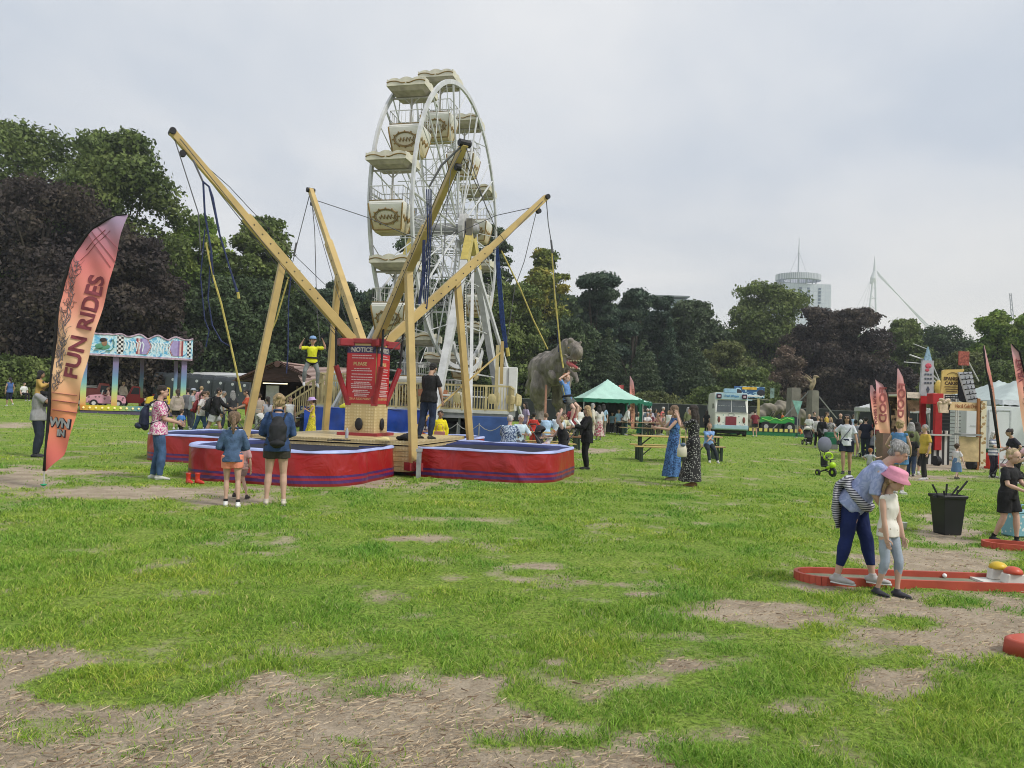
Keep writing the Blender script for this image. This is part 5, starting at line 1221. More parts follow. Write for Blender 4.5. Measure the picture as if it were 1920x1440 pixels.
# ---------------------------------------------------------------- flags
DUSK = ((0, (.50, .12, .12)), (.12, (.66, .16, .13)), (.27, (.80, .30, .15)), (.42, (.82, .52, .30)), (.56, (.82, .50, .32)), (.70, (.78, .28, .22)), (.84, (.68, .20, .20)), (.94, (.46, .20, .26)), (1, (.36, .26, .38)))
def feather_flag(label, px, py, d, left, right, texts, group='feather flags', pole_side='left', mirror=False, logo=True, stops=DUSK, seed=0, base=None, marks=True):
    """left / right: cloth edges as photo points from top to bottom, seen at distance d; the pole follows the left or right edge"""
    g = GD(px, d) if base is None else base; root = empty('feather_flag', g, 0, label, 'flag', group)
    q = lambda a, b: W(a, b, d)-g
    Lp = [q(*p) for p in left]; Rp = [q(*p) for p in right]
    def along(P, t):
        n = len(P)-1; k = min(int(t*n), n-1); f = t*n-k
        a, b = P[k], P[k+1]; 
        return a.lerp(b, f)
    # catmull style smoothing by resampling on height
    zt = max(Lp[0].z, Rp[0].z); zb = min(Lp[-1].z, Rp[-1].z)
    def edge(P, z):
        zs = [-p.z for p in P]; return float(np.interp(-z, zs, [p.x for p in P])), float(np.interp(-z, zs, [p.y for p in P]))
    yc = Lp[len(Lp)//2].y
    def wav(x, z, off=0): return yc+.05*math.sin(z*2.1+seed)*min(1, abs(x-edge(Lp if pole_side == 'left' else Rp, z)[0])*2)+.018*math.sin(x*14+z*5+seed)-off
    mb = MB(); NV = 110
    def fn(u_, v_):
        z = zt-.002+(zb-zt+.004)*v_; a, b = edge(Lp, z)[0], edge(Rp, z)[0]; x = a+(b-a)*u_; return (x, wav(x, z), z)
    mb.grid(fn, 26, NV)
    mat = MG(tuple(stops), zb-.02, zt+.02, rough=.7, wob=.35)
    cl = mb.build('cloth', mat, root, smooth=True)
    P = Lp if pole_side == 'left' else Rp
    s = -1 if pole_side == 'left' else 1
    pp = [Vector((p.x+s*.012, yc+.0, p.z)) for p in P]
    foot = Vector((0, 0, .0))
    mb = MB(); mb.tube(pp+[], [.018+.022*min(1, i/3) for i in range(len(pp))], 8, flat=.5); mb.build('pole_sleeve', M((.012, .012, .013), .8), root, smooth=True)
    MB().tube([pp[-1]+Vector((0, 0, .05)), foot], [.012, .010], 6).build('pole', M((.5, .5, .5), .4), root)
    for (tx, size, a, b, colr, sx, rot) in texts:
        c = q(a, b); Mx = RXZ(c.x, 0, c.z, rot)
        text_obj('lettering', tx, size, M(colr, .8, .2, 9), root, Mx, fn=lambda v: Vector((v.x, wav(v.x, v.z, .016)+v.y*.2, v.z)), sx=sx, mirror=mirror, thick=.003, bold=size*.03)
    if marks:
        # barbed scribble printed along the pole side
        rr = random.Random(seed+5); mb = MB()
        for k in range(marks if isinstance(marks, int) and marks > 1 else 60):
            z = zb+(zt-zb)*rr.uniform(.30, .80); e0 = edge(P, z)[0]; w_ = abs(edge(Rp, z)[0]-edge(Lp, z)[0]); x = e0-s*w_*rr.uniform(.10, .26)
            pts = [Vector((x, 0, z))]
            for j in range(3): pts.append(pts[-1]+Vector((rr.uniform(-.05, .05), 0, rr.uniform(-.01, .09))))
            pts = [Vector((v.x, wav(v.x, v.z, .005), v.z)) for v in pts]; mb.tube(pts, .0045*rr.uniform(.6, 1.6), 4, flat=.4)
        mb.build('printed_scribble', M((.16, .14, .16), .8), root)
    return root, q, wav, edge
def make_flags():
    mar = (.20, .045, .06)
    L1 = [(237, 401), (218, 404), (196, 413), (176, 427), (158, 446), (143, 470), (130, 500), (121, 530), (114, 570), (108, 620), (103, 680), (99, 730), (96, 790), (93, 840), (90, 882)]
    R1 = [(238, 402), (231, 425), (222, 455), (212, 490), (202, 530), (192, 570), (182, 615), (172, 660), (163, 700), (154, 745), (145, 785), (136, 815), (128, 840), (122, 854), (91, 883)]
    r, q, wav, edge = feather_flag('tall sunset coloured feather flag reading FUN RIDES, nearest the camera at the left', 86, 916, 12.35, L1, R1,
        [('FUN', .34, 146, 670, mar, 1.05, -PI/2+.155), ('RIDES', .345, 171, 568, mar, 1.02, -PI/2+.175)], seed=1, marks=150)
    # crossed lines near the tip, bands and the grey logo near the foot
    mb = MB()
    def ln(a, b, w_):
        a, b = q(*a), q(*b); mb.tube([Vector(((a.x+(b.x-a.x)*t), wav(a.x+(b.x-a.x)*t, a.z+(b.z-a.z)*t, .006), a.z+(b.z-a.z)*t)) for t in (0, .25, .5, .75, 1)], w_, 4, flat=.3)
    for a, b in (((165, 440), (205, 500)), ((172, 434), (213, 490)), ((182, 425), (222, 470)), ((150, 488), (205, 432)), ((160, 468), (196, 430))): ln(a, b, .008)
    for y0, w_ in ((736, .012), (750, .018), (768, .020)): ln((102, y0), (150, y0+6), w_)
    mb.build('printed_bands', M((.26, .07, .08), .8), r)
    for tx, s_, a, b in (('WN', .19, 116, 793), ('IN', .13, 118, 812)):
        c = q(a, b)
        text_obj('logo_shadow', tx, s_*1.04, M((.03, .035, .06), .8), r, RXZ(c.x+.008, 0, c.z-.008, .10), fn=lambda v: Vector((v.x, wav(v.x, v.z, .006), v.z)), bold=.016)
        text_obj('logo', tx, s_, M((.62, .63, .66), .8, .2, 20), r, RXZ(c.x, 0, c.z, .10), fn=lambda v: Vector((v.x, wav(v.x, v.z, .010), v.z)), bold=.008)
    MB().lathe((0, 0, .0), [(.02, .03), (.045, .05), (.05, .062), (.012, .07), (.012, .12)], 10).build('ground_peg_cap', M((.03, .35, .16), .5), r, smooth=True)
    sm = [(0, (.78, .28, .20)), (.2, (.85, .50, .32)), (.5, (.82, .44, .32)), (.75, (.76, .28, .24)), (1, (.56, .32, .36))]
    feather_flag('slim red and cream feather flag reading AXE THROWING beside the green marquee', 1184, 806, 46, [(1181, 706), (1181, 720), (1181, 740), (1182, 770), (1183, 804)], [(1182, 705), (1188, 716), (1190, 732), (1190.5, 765), (1191, 804)],
                 [('AXE THROWING', .20, 1186, 762, (.45, .16, .13), 1.35, -PI/2+.02)], seed=2, pole_side='right', marks=False, stops=sm)
    feather_flag('plain red feather flag tip showing above the green marquee roof', 1172, 812, 54, [(1160, 735), (1158, 745), (1159, 765), (1160, 800)], [(1170, 722), (1169, 733), (1166, 760), (1164, 800)], [], seed=3, marks=False, stops=((0, (.5, .1, .08)), (1, (.45, .08, .08))))
    d = 25.5
    feather_flag('peach feather flag with its lettering half hidden behind the wider FOOD flag', 1640, 812, d+1.0, [(1632, 722), (1631, 740), (1634, 770), (1640, 800)], [(1636, 723), (1645, 740), (1650, 770), (1656, 806)], [('PONIES 1 HOUR', .16, 1642, 764, mar, 1.0, -PI/2-.05)], seed=4, pole_side='left', marks=False, stops=sm)
    feather_flag('wide sunset feather flag with mirrored FOOD lettering, left of the taller FOOD flag', 1668, 815, d, [(1642, 713), (1642, 740), (1645, 775), (1650, 812)], [(1643, 712), (1656, 720), (1664, 738), (1668, 765), (1669, 812)], [('FOOD', .32, 1656, 759, (.34, .10, .10), 1.3, -PI/2-.03)], seed=5, pole_side='right', marks=False, mirror=True, stops=sm)
    feather_flag('tall narrow sunset feather flag with mirrored FOOD lettering beside the stall', 1700, 828, d-1, [(1683, 692), (1682, 720), (1681, 765), (1680, 800), (1690, 824)], [(1685, 691), (1694, 706), (1698, 730), (1700, 770), (1701, 826)], [('FOOD', .30, 1690, 751, (.34, .10, .10), 1.3, -PI/2+.03)], seed=6, pole_side='right', marks=False, mirror=True, stops=sm)
    feather_flag('sunset feather flag seen edge on in front of the white cabin', 1875, 850, 19.0, [(1846, 648), (1850, 690), (1858, 730), (1866, 790), (1872, 840)], [(1846.5, 647), (1856, 690), (1863, 730), (1870, 790), (1875, 838)], [], seed=7, pole_side='left', marks=8, stops=sm)
    feather_flag('sunset feather flag at the right edge in front of the peaked marquee', 1925, 860, 17.5, [(1897, 646), (1903, 690), (1908, 730), (1914, 780), (1921, 830)], [(1898, 645), (1912, 660), (1921, 700), (1926, 760), (1930, 832)], [('VELVET', .16, 1913, 694, mar, 1.0, -PI/2-.12)], seed=8, pole_side='right', marks=20, stops=sm)
# ---------------------------------------------------------------- carousel and its cars
def kid_car(name, label, loc, rz, colr, kind, parent_group='ride cars on the kiddie roundabout'):
    root = empty(name, loc, rz, label, 'ride car', parent_group); mc = M(colr, .3, .08, 4, spec=.6); blk = M((.02, .02, .022), .7); wh = M((.6, .6, .58), .4)
    # x = forward
    if kind == 'truck':
        mb = MB(); mb.prism([(-.9, .22), (-.9, .52), (-.25, .52), (-.25, 1.12), (.12, 1.15), (.30, .70), (.85, .58), (.92, .24)], -.34, .34); b = mb.build('body', mc, root, bevel=.03)
        MB().prism([(-.2, .7), (-.2, 1.05), (.08, 1.07), (.22, .72)], -.35, .35).build('window', M((.04, .05, .06), .2), root)
        MB().box((-1.0, 0, .5), (.2, .66, .5)).build('tailgate', M((.45, .03, .03), .4), root, bevel=.02)
    elif kind == 'fire':
        mb = MB(); mb.prism([(-.9, .22), (-.9, .95), (.25, .95), (.35, 1.25), (.8, 1.22), (.92, .24)], -.36, .36); b = mb.build('body', mc, root, bevel=.02)
        MB().prism([(.36, .75), (.42, 1.12), (.76, 1.1), (.84, .75)], -.37, .37).build('window', M((.04, .05, .06), .2), root); MB().box((-.3, 0, 1.02), (1.1, .3, .06)).box((-.3, 0, 1.10), (1.1, .02, .02)).build('ladder', wh, root)
    else:
        mb = MB(); vs = []
        prof = [(-.92, .20, .40), (-.85, .20, .60), (-.45, .18, .64), (-.30, .18, .58), (.05, .18, .56), (.2, .18, .66), (.75, .2, .60), (.92, .22, .42)]
        mb.prism([(x, a) for x, a, b_ in prof]+[(x, b_) for x, a, b_ in reversed(prof)], -.35, .35); b = mb.build('body', mc, root, bevel=.05)
        MB().tube([(.2, -.28, .64), (.14, -.25, .88), (.14, .25, .88), (.2, .28, .64)], .018, 6).build('windscreen_frame', M((.5, .5, .5), .3), root)
        sp = MB(); rr = random.Random(5)
        for k in range(16):
            for s in (-1, 1): sp.ball((rr.uniform(-.8, .8), s*.352, rr.uniform(.28, .54)), (.05, .008, .045), 7, 5)
        sp.build('paint_spots', M(tuple(v*.35 for v in colr), .4), root)
        MB().box((-.25, 0, .5), (.5, .5, .12)).build('seat', wh, root)
    for x in (-.55, .55):
        for s in (-1, 1):
            wl = MB().tube([(x, s*.28, .20), (x, s*.40, .20)], .19, 16).build('wheel', blk, root); MB().tube([(x, s*.40, .20), (x, s*.408, .20)], .10, 10).build('rim', wh, wl)
    MB().ball((.9, -.2, .45), (.04, .07, .07), 8, 6).ball((.9, .2, .45), (.04, .07, .07), 8, 6).build('headlight', M((.8, .75, .5), .2), root)
    MB().tube([(.1, 0, .62), (.02, 0, .78)], .02, 5).tube([(.02+.0*math.cos(a), .11*math.sin(a), .78+.11*math.cos(a)) for a in [2*PI*k/10 for k in range(11)]], .014, 4, cap=False).build('steering_wheel', blk, root)
    return root
def make_carousel():
    a = GD(152, 38.5); b = GD(353, 41.0); gz = float(H(a.x, a.y)); dirv = Vector((b.x-a.x, b.y-a.y, 0)); Ln = dirv.length; ang = math.atan2(dirv.y, dirv.x)
    root = empty('kiddie_roundabout', (a.x, a.y, gz-.1), ang, 'kiddie car roundabout with a painted canopy board and rainbow posts', 'fairground ride')
    Dp = 3.6; n_ = M((.10, .08, .14), .6)
    rainbow = MG(((0, (.62, .22, .10)), (.14, (.68, .48, .16)), (.30, (.50, .60, .22)), (.48, (.20, .44, .50)), (.65, (.16, .26, .46)), (.85, (.22, .18, .34)), (1, (.25, .18, .28))), .35, 3.0, rough=.4)
    MB().box((Ln/2, Dp/2, .30), (Ln, Dp, .16)).build('floor', M((.25, .25, .25), .5), root)
    MB().box((Ln/2, -.02, .14), (Ln, .04, .26)).build('floor_skirt', n_, root)
    fb = MB().box((Ln/2, -.05, .36), (Ln, .06, .26)).build('light_strip', MG(((0, (.5, .05, .05)), (.2, (.7, .5, .05)), (.4, (.45, .55, .05)), (.6, (.08, .25, .4)), (.8, (.45, .55, .08)), (1, (.3, .08, .2))), 0, Ln, axis=0, wob=.8, rough=.4), root)
    lb = MB()
    for k in range(18): lb.ball((Ln*(k+.5)/18, -.10, .36), .055, 7, 5)
    m, n, l, bb = _nodes('lamp', .4); bb.inputs['Base Color'].default_value = (.9, .7, .3, 1); bb.inputs['Emission Color'].default_value = (1, .75, .35, 1); bb.inputs['Emission Strength'].default_value = .35
    lb.build('bulb', m, fb)
    ht = 3.05
    for x, y in ((.30*Ln, .1), (Ln-.25, .1), (.60*Ln, Dp-.1), (.1, .1), (Ln-.25, Dp-.1), (.1, Dp-.1)): MB().box((x, y, (ht+.38)/2), (.26 if y < 1 else .18, .2, ht-.38)).build('post', rainbow, root)
    MB().box((Ln/2, Dp/2, ht+.1), (Ln+.2, Dp, .12)).build('canopy_roof', M((.3, .3, .34), .6), root)
    # canopy board: scalloped top, painted panels
    def top(x): t = x/Ln; return ht+.95+.13*abs(math.sin(t*PI*5.2))+.05*math.sin(t*40)
    bp = MB(); xs = [Ln*k/70 for k in range(71)]
    bp.prism([(-.1, ht-.02)]+[(x-.1+.2*x/Ln, top(x)) for x in xs]+[(Ln+.1, ht-.02)], -.16, -.08)
    m, n, l, bb = _nodes('painted_board', .35, 0, .5)
    t = n.new('ShaderNodeTexCoord'); x_ = n.new('ShaderNodeTexNoise'); x_.inputs['Scale'].default_value = 2.2; x_.inputs['Detail'].default_value = 5; x_.inputs['Distortion'].default_value = 1.6; l.new(t.outputs['Object'], x_.inputs['Vector'])
    r = n.new('ShaderNodeValToRGB'); l.new(x_.outputs[0], r.inputs[0]); e = r.color_ramp.elements
    st = [(0, (.05, .20, .45)), (.38, (.12, .42, .68)), (.46, (.40, .65, .78)), (.52, (.70, .80, .84)), (.57, (.40, .68, .80)), (.62, (.10, .36, .62)), (.70, (.05, .15, .40))]
    while len(e) < len(st): e.new(.5)
    for i, (p, c) in enumerate(st): e[i].position = p; e[i].color = c+(1,)
    l.new(r.outputs[0], bb.inputs['Base Color']); board = bp.build('canopy_board', m, root)
    ed = MB(); ed.tube([(x-.1+.2*x/Ln, -.17, top(x)) for x in xs], .045, 5); ed.beam((-.1, -.17, ht-.03), (Ln+.1, -.17, ht-.03), .06, .10); ed.build('board_trim', M((.46, .34, .42), .4, .45, 6), board)
    ck = MP('check', (.02, .02, .025), (.72, .72, .72), 9)
    MB().prism([(.30*Ln+.0, ht+.08), (.30*Ln, ht+1.0), (.36*Ln, ht+1.0), (.36*Ln, ht+.08)], -.18, -.165).build('check_panel', ck, board)
    MB().prism([(.965*Ln, ht+.08), (.965*Ln, ht+.95), (1.0*Ln, ht+.95), (1.0*Ln, ht+.08)], -.18, -.165).build('check_panel', ck, board)
    for cx, dr in ((.56, 1), (.84, -1)):
        for k, c in enumerate(((.30, .06, .07), (.62, .42, .40), (.24, .16, .36), (.36, .30, .55))):
            w_ = .42-.09*k; X = cx*Ln; mb = MB(); mb.prism([(X-w_*dr, ht+.12), (X-w_*dr, ht+.92), (X+w_*.3*dr, ht+.92), (X+(w_*.3+.18)*dr, ht+.52), (X+w_*.3*dr, ht+.12)], -.175-.006*k, -.165-.006*k); mb.build('chevron', M(c, .4), board)
    # painted boy and green serpent at the left end
    mb = MB().ball((.17*Ln, -.18, ht+.40), (.34, .012, .16), 12, 8).tube([(.10*Ln, -.175, ht+.25), (.17*Ln, -.175, ht+.35)], .1, 6, flat=.15); mb.build('painted_shirt', M((.10, .28, .18), .5), board)
    MB().ball((.185*Ln, -.20, ht+.60), (.13, .012, .18), 12, 8).build('painted_face', M((.30, .17, .10), .5), board); MB().ball((.175*Ln, -.205, ht+.72), (.16, .012, .11), 12, 8).build('painted_hair', M((.03, .02, .02), .5), board)
    MB().tube([(.20*Ln, -.19, ht+.2), (.245*Ln, -.19, ht+.22), (.27*Ln, -.19, ht+.38), (.275*Ln, -.19, ht+.62), (.262*Ln, -.19, ht+.80), (.243*Ln, -.19, ht+.70)], [.05, .07, .08, .07, .055, .03], 8, flat=.2).build('painted_serpent', M((.03, .28, .26), .5), board)
    for px_, s_ in ((.45, 1), (.70, -1)):
        mb = MB()
        for k in range(7): X = px_*Ln+.14*(k-3); mb.tube([(X, -.19, ht+.25+.1*(k % 2)), (X+.06, -.19, ht+.6+.05*(k % 3)), (X-.03, -.19, ht+.75)], .03, 5, flat=.3)
        mb.build('painted_splash', M((.70, .78, .82), .5), board)
    z0 = gz-.1+.38; R_ = lambda x, y: root.location+Vector((math.cos(ang)*x-math.sin(ang)*y, math.sin(ang)*x+math.cos(ang)*y, .38))
    kid_car('ride_car', 'pale pink spotted toy car on the kiddie roundabout', R_(1.15, 1.0), ang+PI, (.66, .34, .42), 'car')
    kid_car('ride_truck', 'bright yellow toy tow truck on the kiddie roundabout', R_(3.9, .9), ang+PI, (.70, .55, .04), 'truck')
    kid_car('ride_fire_engine', 'red and cream toy fire engine beside the festival flag', R_(.55, 2.7), ang, (.32, .06, .05), 'fire')
    kid_car('ride_tractor', 'red toy truck behind the left rainbow post', R_(2.6, 2.6), ang+PI, (.42, .02, .02), 'truck')
    kid_car('ride_car', 'cream toy car at the back of the kiddie roundabout', R_(1.6, 3.6), ang, (.55, .48, .36), 'car')
    MB_ = None
    return R_, ang
# ---------------------------------------------------------------- toilets, chalet, tents, van, dinosaur
def make_toilets():
    g = None
    for i in range(10):
        px = 306+i*22.2 if i < 8 else (500+22*(i-8)); d = 60-i*.35
        p = GD(px-2, d); top = W(px, 703+i*.8, d).z
        if g is None:
            t = empty('portable_toilet', p, 0, None, 'portable toilet', 'row of dark portable toilets'); m = M((.035, .042, .05), .45, .15, 3, spec=.5)
            MB().lathe((0, 0, 0), [(.66, .02), (.66, 1.95), (.60, 2.15), (.40, 2.27), (.02, 2.30)], 4).build('shell', m, t, bevel=.06)
            for ch in t.children: ch.rotation_euler = (0, 0, PI/4)
            MB().box((0, -.485, 1.05), (.72, .03, 1.85)).build('door', M((.045, .053, .062), .4, .15, 3), t, bevel=.012)
            MB().ball((.12, -.505, 1.75), (.11, .01, .11), 12, 8).build('door_sign', M((.45, .48, .5), .5), t)
            MB().box((-.28, -.515, 1.05), (.05, .04, .14)).build('latch', M((.2, .2, .2), .4), t); g = t
        else: t = copy_tree(g)
        t.location = p; t['label'] = 'dark portable toilet, number %s from the left in the row behind the walkers' % ('one two three four five six seven eight nine ten'.split()[i]); t.scale = (1, 1, 1.0)
    # white marquee strip behind them
    a, b = GD(290, 64), GD(560, 60); root = empty('white_marquee', a, math.atan2(b.y-a.y, b.x-a.x), 'long low white marquee showing above the portable toilets', 'marquee'); L_ = (b-a).length
    MB().prism([(-.0, 0), (0, 2.2), (1.5, 2.45), (3, 2.2), (3, 0)], 0, L_, 'x').build('canvas', M((.62, .64, .66), .7, .06), root)
def make_chalet():
    p = GD(506, 38); root = empty('wooden_chalet', p, math.radians(-9), 'small brown log chalet kiosk with a tiled roof and lit hatch', 'chalet'); wood = M((.045, .022, .016), .7, .35, 3, bump=.5, bscale=12, stretch=(1, 1, 8))
    hw = 1.75; hw2 = 2.7; ZE = 2.35-.1; ZR = 3.15
    MB().box((0, 1.6, .5), (hw*2, .1, 1.0)).box((0, 3.4, 1.15), (hw*2, .12, 2.3)).box((-hw, 2.5, 1.15), (.12, 1.8, 2.3)).box((hw, 2.5, 1.15), (.12, 1.8, 2.3)).box((-hw+.2, 1.55, 1.4), (.5, .1, 1.8)).box((hw-.35, 1.55, 1.4), (.7, .1, 1.8)).build('wall', wood, root)
    MB().prism([(-hw-.45, ZE), (0, ZR), (hw+.45, ZE)], .75, .9).build('gable', wood, root)
    MB().beam((-hw-.5, .72, ZE), (0, .72, ZR+.05), .06, .2).beam((0, .72, ZR+.05), (hw+.5, .72, ZE), .06, .2).build('barge_board', M((.07, .035, .025), .6), root)
    MB().tube([(0, .66, ZR-.03), (0, .60, ZR-.03)], .16, 12).build('round_plaque', M((.12, .06, .05), .5), root)
    m = MP('stripe', (.12, .06, .05), (.60, .44, .38), 4.6, .8, 'Y', .25)
    rf = MB(); 
    rf._add([(-hw-.55, .6, ZE-.05), (0, .6, ZR+.12), (0, 4.4, ZR+.12), (-hw-.55, 4.4, ZE-.05), (hw+.55, .6, ZE-.05), (hw+.55, 4.4, ZE-.05), (0, .6, ZR+.02), (0, 4.4, ZR+.02)], [(0, 1, 2, 3), (4, 5, 2, 1), (0, 3, 7, 6), (6, 7, 5, 4)])
    rf = rf.build('roof', M((.36, .24, .20), .8, .35, 7, bump=.4), root)
    sl = MB()
    for s in (-1, 1):
        for k in range(8): t = k/8; sl.beam((s*(hw+.55)*(1-t), .6, ZE-.03+(ZR-ZE+.17)*t), (s*(hw+.55)*(1-t), 4.4, ZE-.03+(ZR-ZE+.17)*t), .10, .045)
    sl.build('roof_batten', M((.13, .07, .06), .8), rf)
    # a second roof plane runs on to the right
    MB()._add([(.6, 1.2, ZR-.1), (hw+2.4, 1.2, ZR-.1), (hw+3.0, .3, ZE-.1), (hw-.2, .3, ZE-.1), (.6, 1.2, ZR-.16), (hw+2.4, 1.2, ZR-.16), (hw+3.0, .3, ZE-.16), (hw-.2, .3, ZE-.16)], [(0, 1, 2, 3), (7, 6, 5, 4), (0, 3, 7, 4), (1, 5, 6, 2), (3, 2, 6, 7), (0, 4, 5, 1)]).build('lean_to_roof', m, root)
    for x in (hw+.3, hw+2.4): MB().box((x, .6, ZE/2), (.12, .12, ZE)).build('post', wood, root)
    m2, n, l, b = _nodes('strip_light', .4); b.inputs['Emission Color'].default_value = (1, .85, .55, 1); b.inputs['Emission Strength'].default_value = 1.6
    MB().box((-.35, 1.2, ZE-.10), (1.3, .06, .05)).build('strip_light', m2, root)
    MB().box((-.75, 1.75, 1.5), (.7, .05, 1.1)).build('menu_board', M((.5, .5, .5), .5), root)
    MB().box((.5, 1.5, 1.05), (2.2, .5, .08)).build('counter', M((.12, .06, .04), .5), root)
    MB().box((.35, 3.2, 1.6), (1.3, .05, .9)).build('back_shelf', M((.03, .025, .022), .6), root)
    mb = MB(); rr = random.Random(2)
    for k in range(14): mb.box((-.2+.14*k, 2.9, 1.3+.35*(k % 3)), (.1, .1, .16))
    mb.build('jars', M((.3, .2, .12), .4, .6, 4), root)
def canopy_tent(label, px, d, w_, eave, peak, colr, vcol, legs=True, rz=0.0, dp=None, walls=()):
    p = GD(px, d); root = empty('marquee', p, rz, label, 'marquee'); dp = dp or w_
    def rf(u_, v_):
        # u, v in 0..1 over a square; pyramid with slightly sagging cloth
        a, b = u_*2-1, v_*2-1; m_ = max(abs(a), abs(b)); z = eave+(peak-eave)*(1-m_)-.08*math.sin(PI*m_)*(1+.6*(abs(abs(a)-abs(b)))); return (a*w_/2, b*dp/2, z+.015*math.sin(a*17+b*9))
    m = M(colr, .65, .08, 2, bump=.35, bscale=3)
    mb = MB().grid(rf, 24, 24); mb.build('canopy', m, root, smooth=True)
    mb = MB()
    for (a, b) in (((-1, -1), (1, -1)), ((1, -1), (1, 1)), ((1, 1), (-1, 1)), ((-1, 1), (-1, -1))):
        A, B_ = Vector((a[0]*w_/2, a[1]*dp/2, eave)), Vector((b[0]*w_/2, b[1]*dp/2, eave)); mb.grid(lambda u_, v_: A+(B_-A)*u_+Vector((0, 0, -.22*v_+.02*math.sin(u_*20*PI)*v_)), 40, 1)
    mb.build('valance', M(vcol, .7, .1), root)
    for sx in (-1, 1):
        for sy in (-1, 1):
            MB().box((sx*(w_/2-.04), sy*(dp/2-.04), eave/2), (.05, .05, eave)).build('leg', M((.3, .32, .32), .4), root)
            if sy > 0 or sx > 0: MB().grid(lambda u_, v_: (sx*(w_/2-.05)-sx*.35*u_*(1-.5*math.sin(PI*v_)), sy*(dp/2-.06)+.05*math.sin(u_*9), (eave-.1)*(1-v_)+.15), 10, 8).build('tied_curtain', M(vcol, .7, .25, 8), root, smooth=True)
    for wl in walls:
        y = dp/2-.02
        MB().grid(lambda u_, v_: (-w_/2+w_*u_, y+.03*math.sin(u_*40), eave*(1-v_)), 40, 3).build('back_wall', M(wl, .8), root)
    return root
def make_van():
    p = GD(1371, 49.5); d = p.y; s = d/F; root = empty('ice_cream_van', p, math.radians(-9), 'white and pale blue ice cream van seen from the front', 'van'); root.scale = (.92, 1, 1.23)
    hw = 1.12; L_ = 4.6; Ht = 2.28; white = M((.84, .83, .79), .3, .05, 2, spec=.6); blue = M((.42, .60, .70), .35, .06); dark = M((.02, .02, .022), .7)
    # body as a loft of front profile
    fr = [(0, .34), (-.06, .48), (-.06, 1.22), (.22, 1.92), (.26, 2.1), (.36, Ht), (L_-.2, Ht), (L_, Ht-.25), (L_, .34)]
    mb = MB(); mb.prism([(y, z) for y, z in fr], -hw, hw, 'x'); mb.build('body', white, root, bevel=.06)
    MB().box((0, L_/2, .45), (hw*2+.03, L_-.1, .24)).build('lower_band', blue, root, bevel=.02)
    MB().box((0, -.085, .48), (hw*2+.06, .08, .22)).build('bumper', blue, root, bevel=.03)
    MB().prism([(-hw*.98, 1.93), (-hw*.93, 2.26), (hw*.93, 2.26), (hw*.98, 1.93)], .08, .2).build('header_board', blue, root)
    MB().box((-.05, .55, Ht+.10), (.85, .5, .22)).build('roof_box', M((.35, .55, .66), .4), root, bevel=.02)
    R_ = Matrix.Translation((0, .06, 2.10)) @ Matrix.Rotation(PI/2, 4, 'X')
    text_obj('lettering', 'Fresh Whippy', .17, M((.05, .22, .48), .4), root, R_, bold=.004)
    for sx in (-1, 1):
        MB().box((sx*.86, .03, 2.08), (.34, .10, .24)).build('lamp_housing', M((.06, .02, .05), .3), root, bevel=.03); MB().box((sx*.86, -.03, 2.08), (.18, .02, .10)).build('lamp_lens', M((.5, .4, .45), .3), root)
    # windscreen in two panes, following the slope
    def ws(x0, x1, nm, mt, off):
        y0, z0, y1, z1 = -.055, 1.26, .20, 1.88
        mb = MB(); vs = [(x0*1.0, y0-off, z0), (x1, y0-off, z0), (x1*.93, y1-off, z1), (x0*.93, y1-off, z1)]; vs += [(a, b+.04, c) for a, b, c in vs]
        mb._add(vs, [(0, 1, 2, 3), (7, 6, 5, 4), (0, 4, 5, 1), (1, 5, 6, 2), (2, 6, 7, 3), (3, 7, 4, 0)]); return mb.build(nm, mt, root)
    glass = M((.05, .065, .07), .08, .3, 2, spec=.8)
    for a, b in ((-1.0, -.03), (.03, 1.0)):
        pn = ws(a, b, 'windscreen', glass, .02)
        mb = MB(); rr = random.Random(int(a*10))
        for k in range(5): x = a+.14+.17*k; mb.box((x*.97, .005, 1.36+.0*k), (.13, .02, .10)); mb.box((x*.97, .065, 1.52), (.13, .02, .14))
        mb.build('price_cards', M((.45, .48, .47), .5, .4, 9), pn)
    MB().box((hw+.005, 1.0, 1.55), (.02, .9, .6)).build('side_window', glass, root); MB().box((hw+.03, 2.9, 1.5), (.06, 1.4, .75)).build('serving_hatch', M((.06, .06, .06), .4), root, bevel=.01)
    MB().box((hw+.3, 2.9, 1.95), (.6, 1.5, .05)).build('hatch_flap', blue, root)
    for sx in (-1, 1):
        MB().ball((sx*.84, -.06, .86), (.10, .05, .17), 10, 8).build('indicator', M((.20, .06, .05), .3), root, smooth=True)
        MB().tube([(sx*.74, -.12, .55), (sx*.74, -.08, .55)], .09, 12).build('headlight', M((.6, .6, .6), .2), root)
    MB().box((-.03, -.075, .80), (.74, .04, .46)).build('menu_plate', M((.24, .04, .06), .4), root, bevel=.012)
    MB().tube([(.22*math.cos(a)-.02, -.07, 1.12+.07*math.sin(a)) for a in [2*PI*k/14 for k in range(15)]], .018, 5, cap=False).build('badge', M((.35, .36, .36), .3), root)
    st = MB()
    for x, z in ((-.95, 1.0), (-.55, 1.1), (.5, 1.05), (.9, .98), (-.55, .72), (.55, .74), (.9, .66), (.6, .58), (-.9, .6)): st.ball((x, -.065, z), (.035, .01, .035), 6, 5)
    st.build('sticker', M((.2, .35, .35), .5, .6, 3), root)
    MB().beam((-hw+.02, -.08, 1.21), (hw-.02, -.08, 1.21), .02, .03).build('front_seam', M((.4, .4, .38), .5), root)
    for sx in (-1, 1):
        for y in (.8, 3.6): wl = MB().tube([(sx*(hw-.22), y, .34), (sx*(hw-.0), y, .34)], .34, 18).build('wheel', dark, root); MB().tube([(sx*(hw), y, .34), (sx*(hw+.012), y, .34)], .19, 12).build('rim', M((.4, .4, .4), .3), wl)
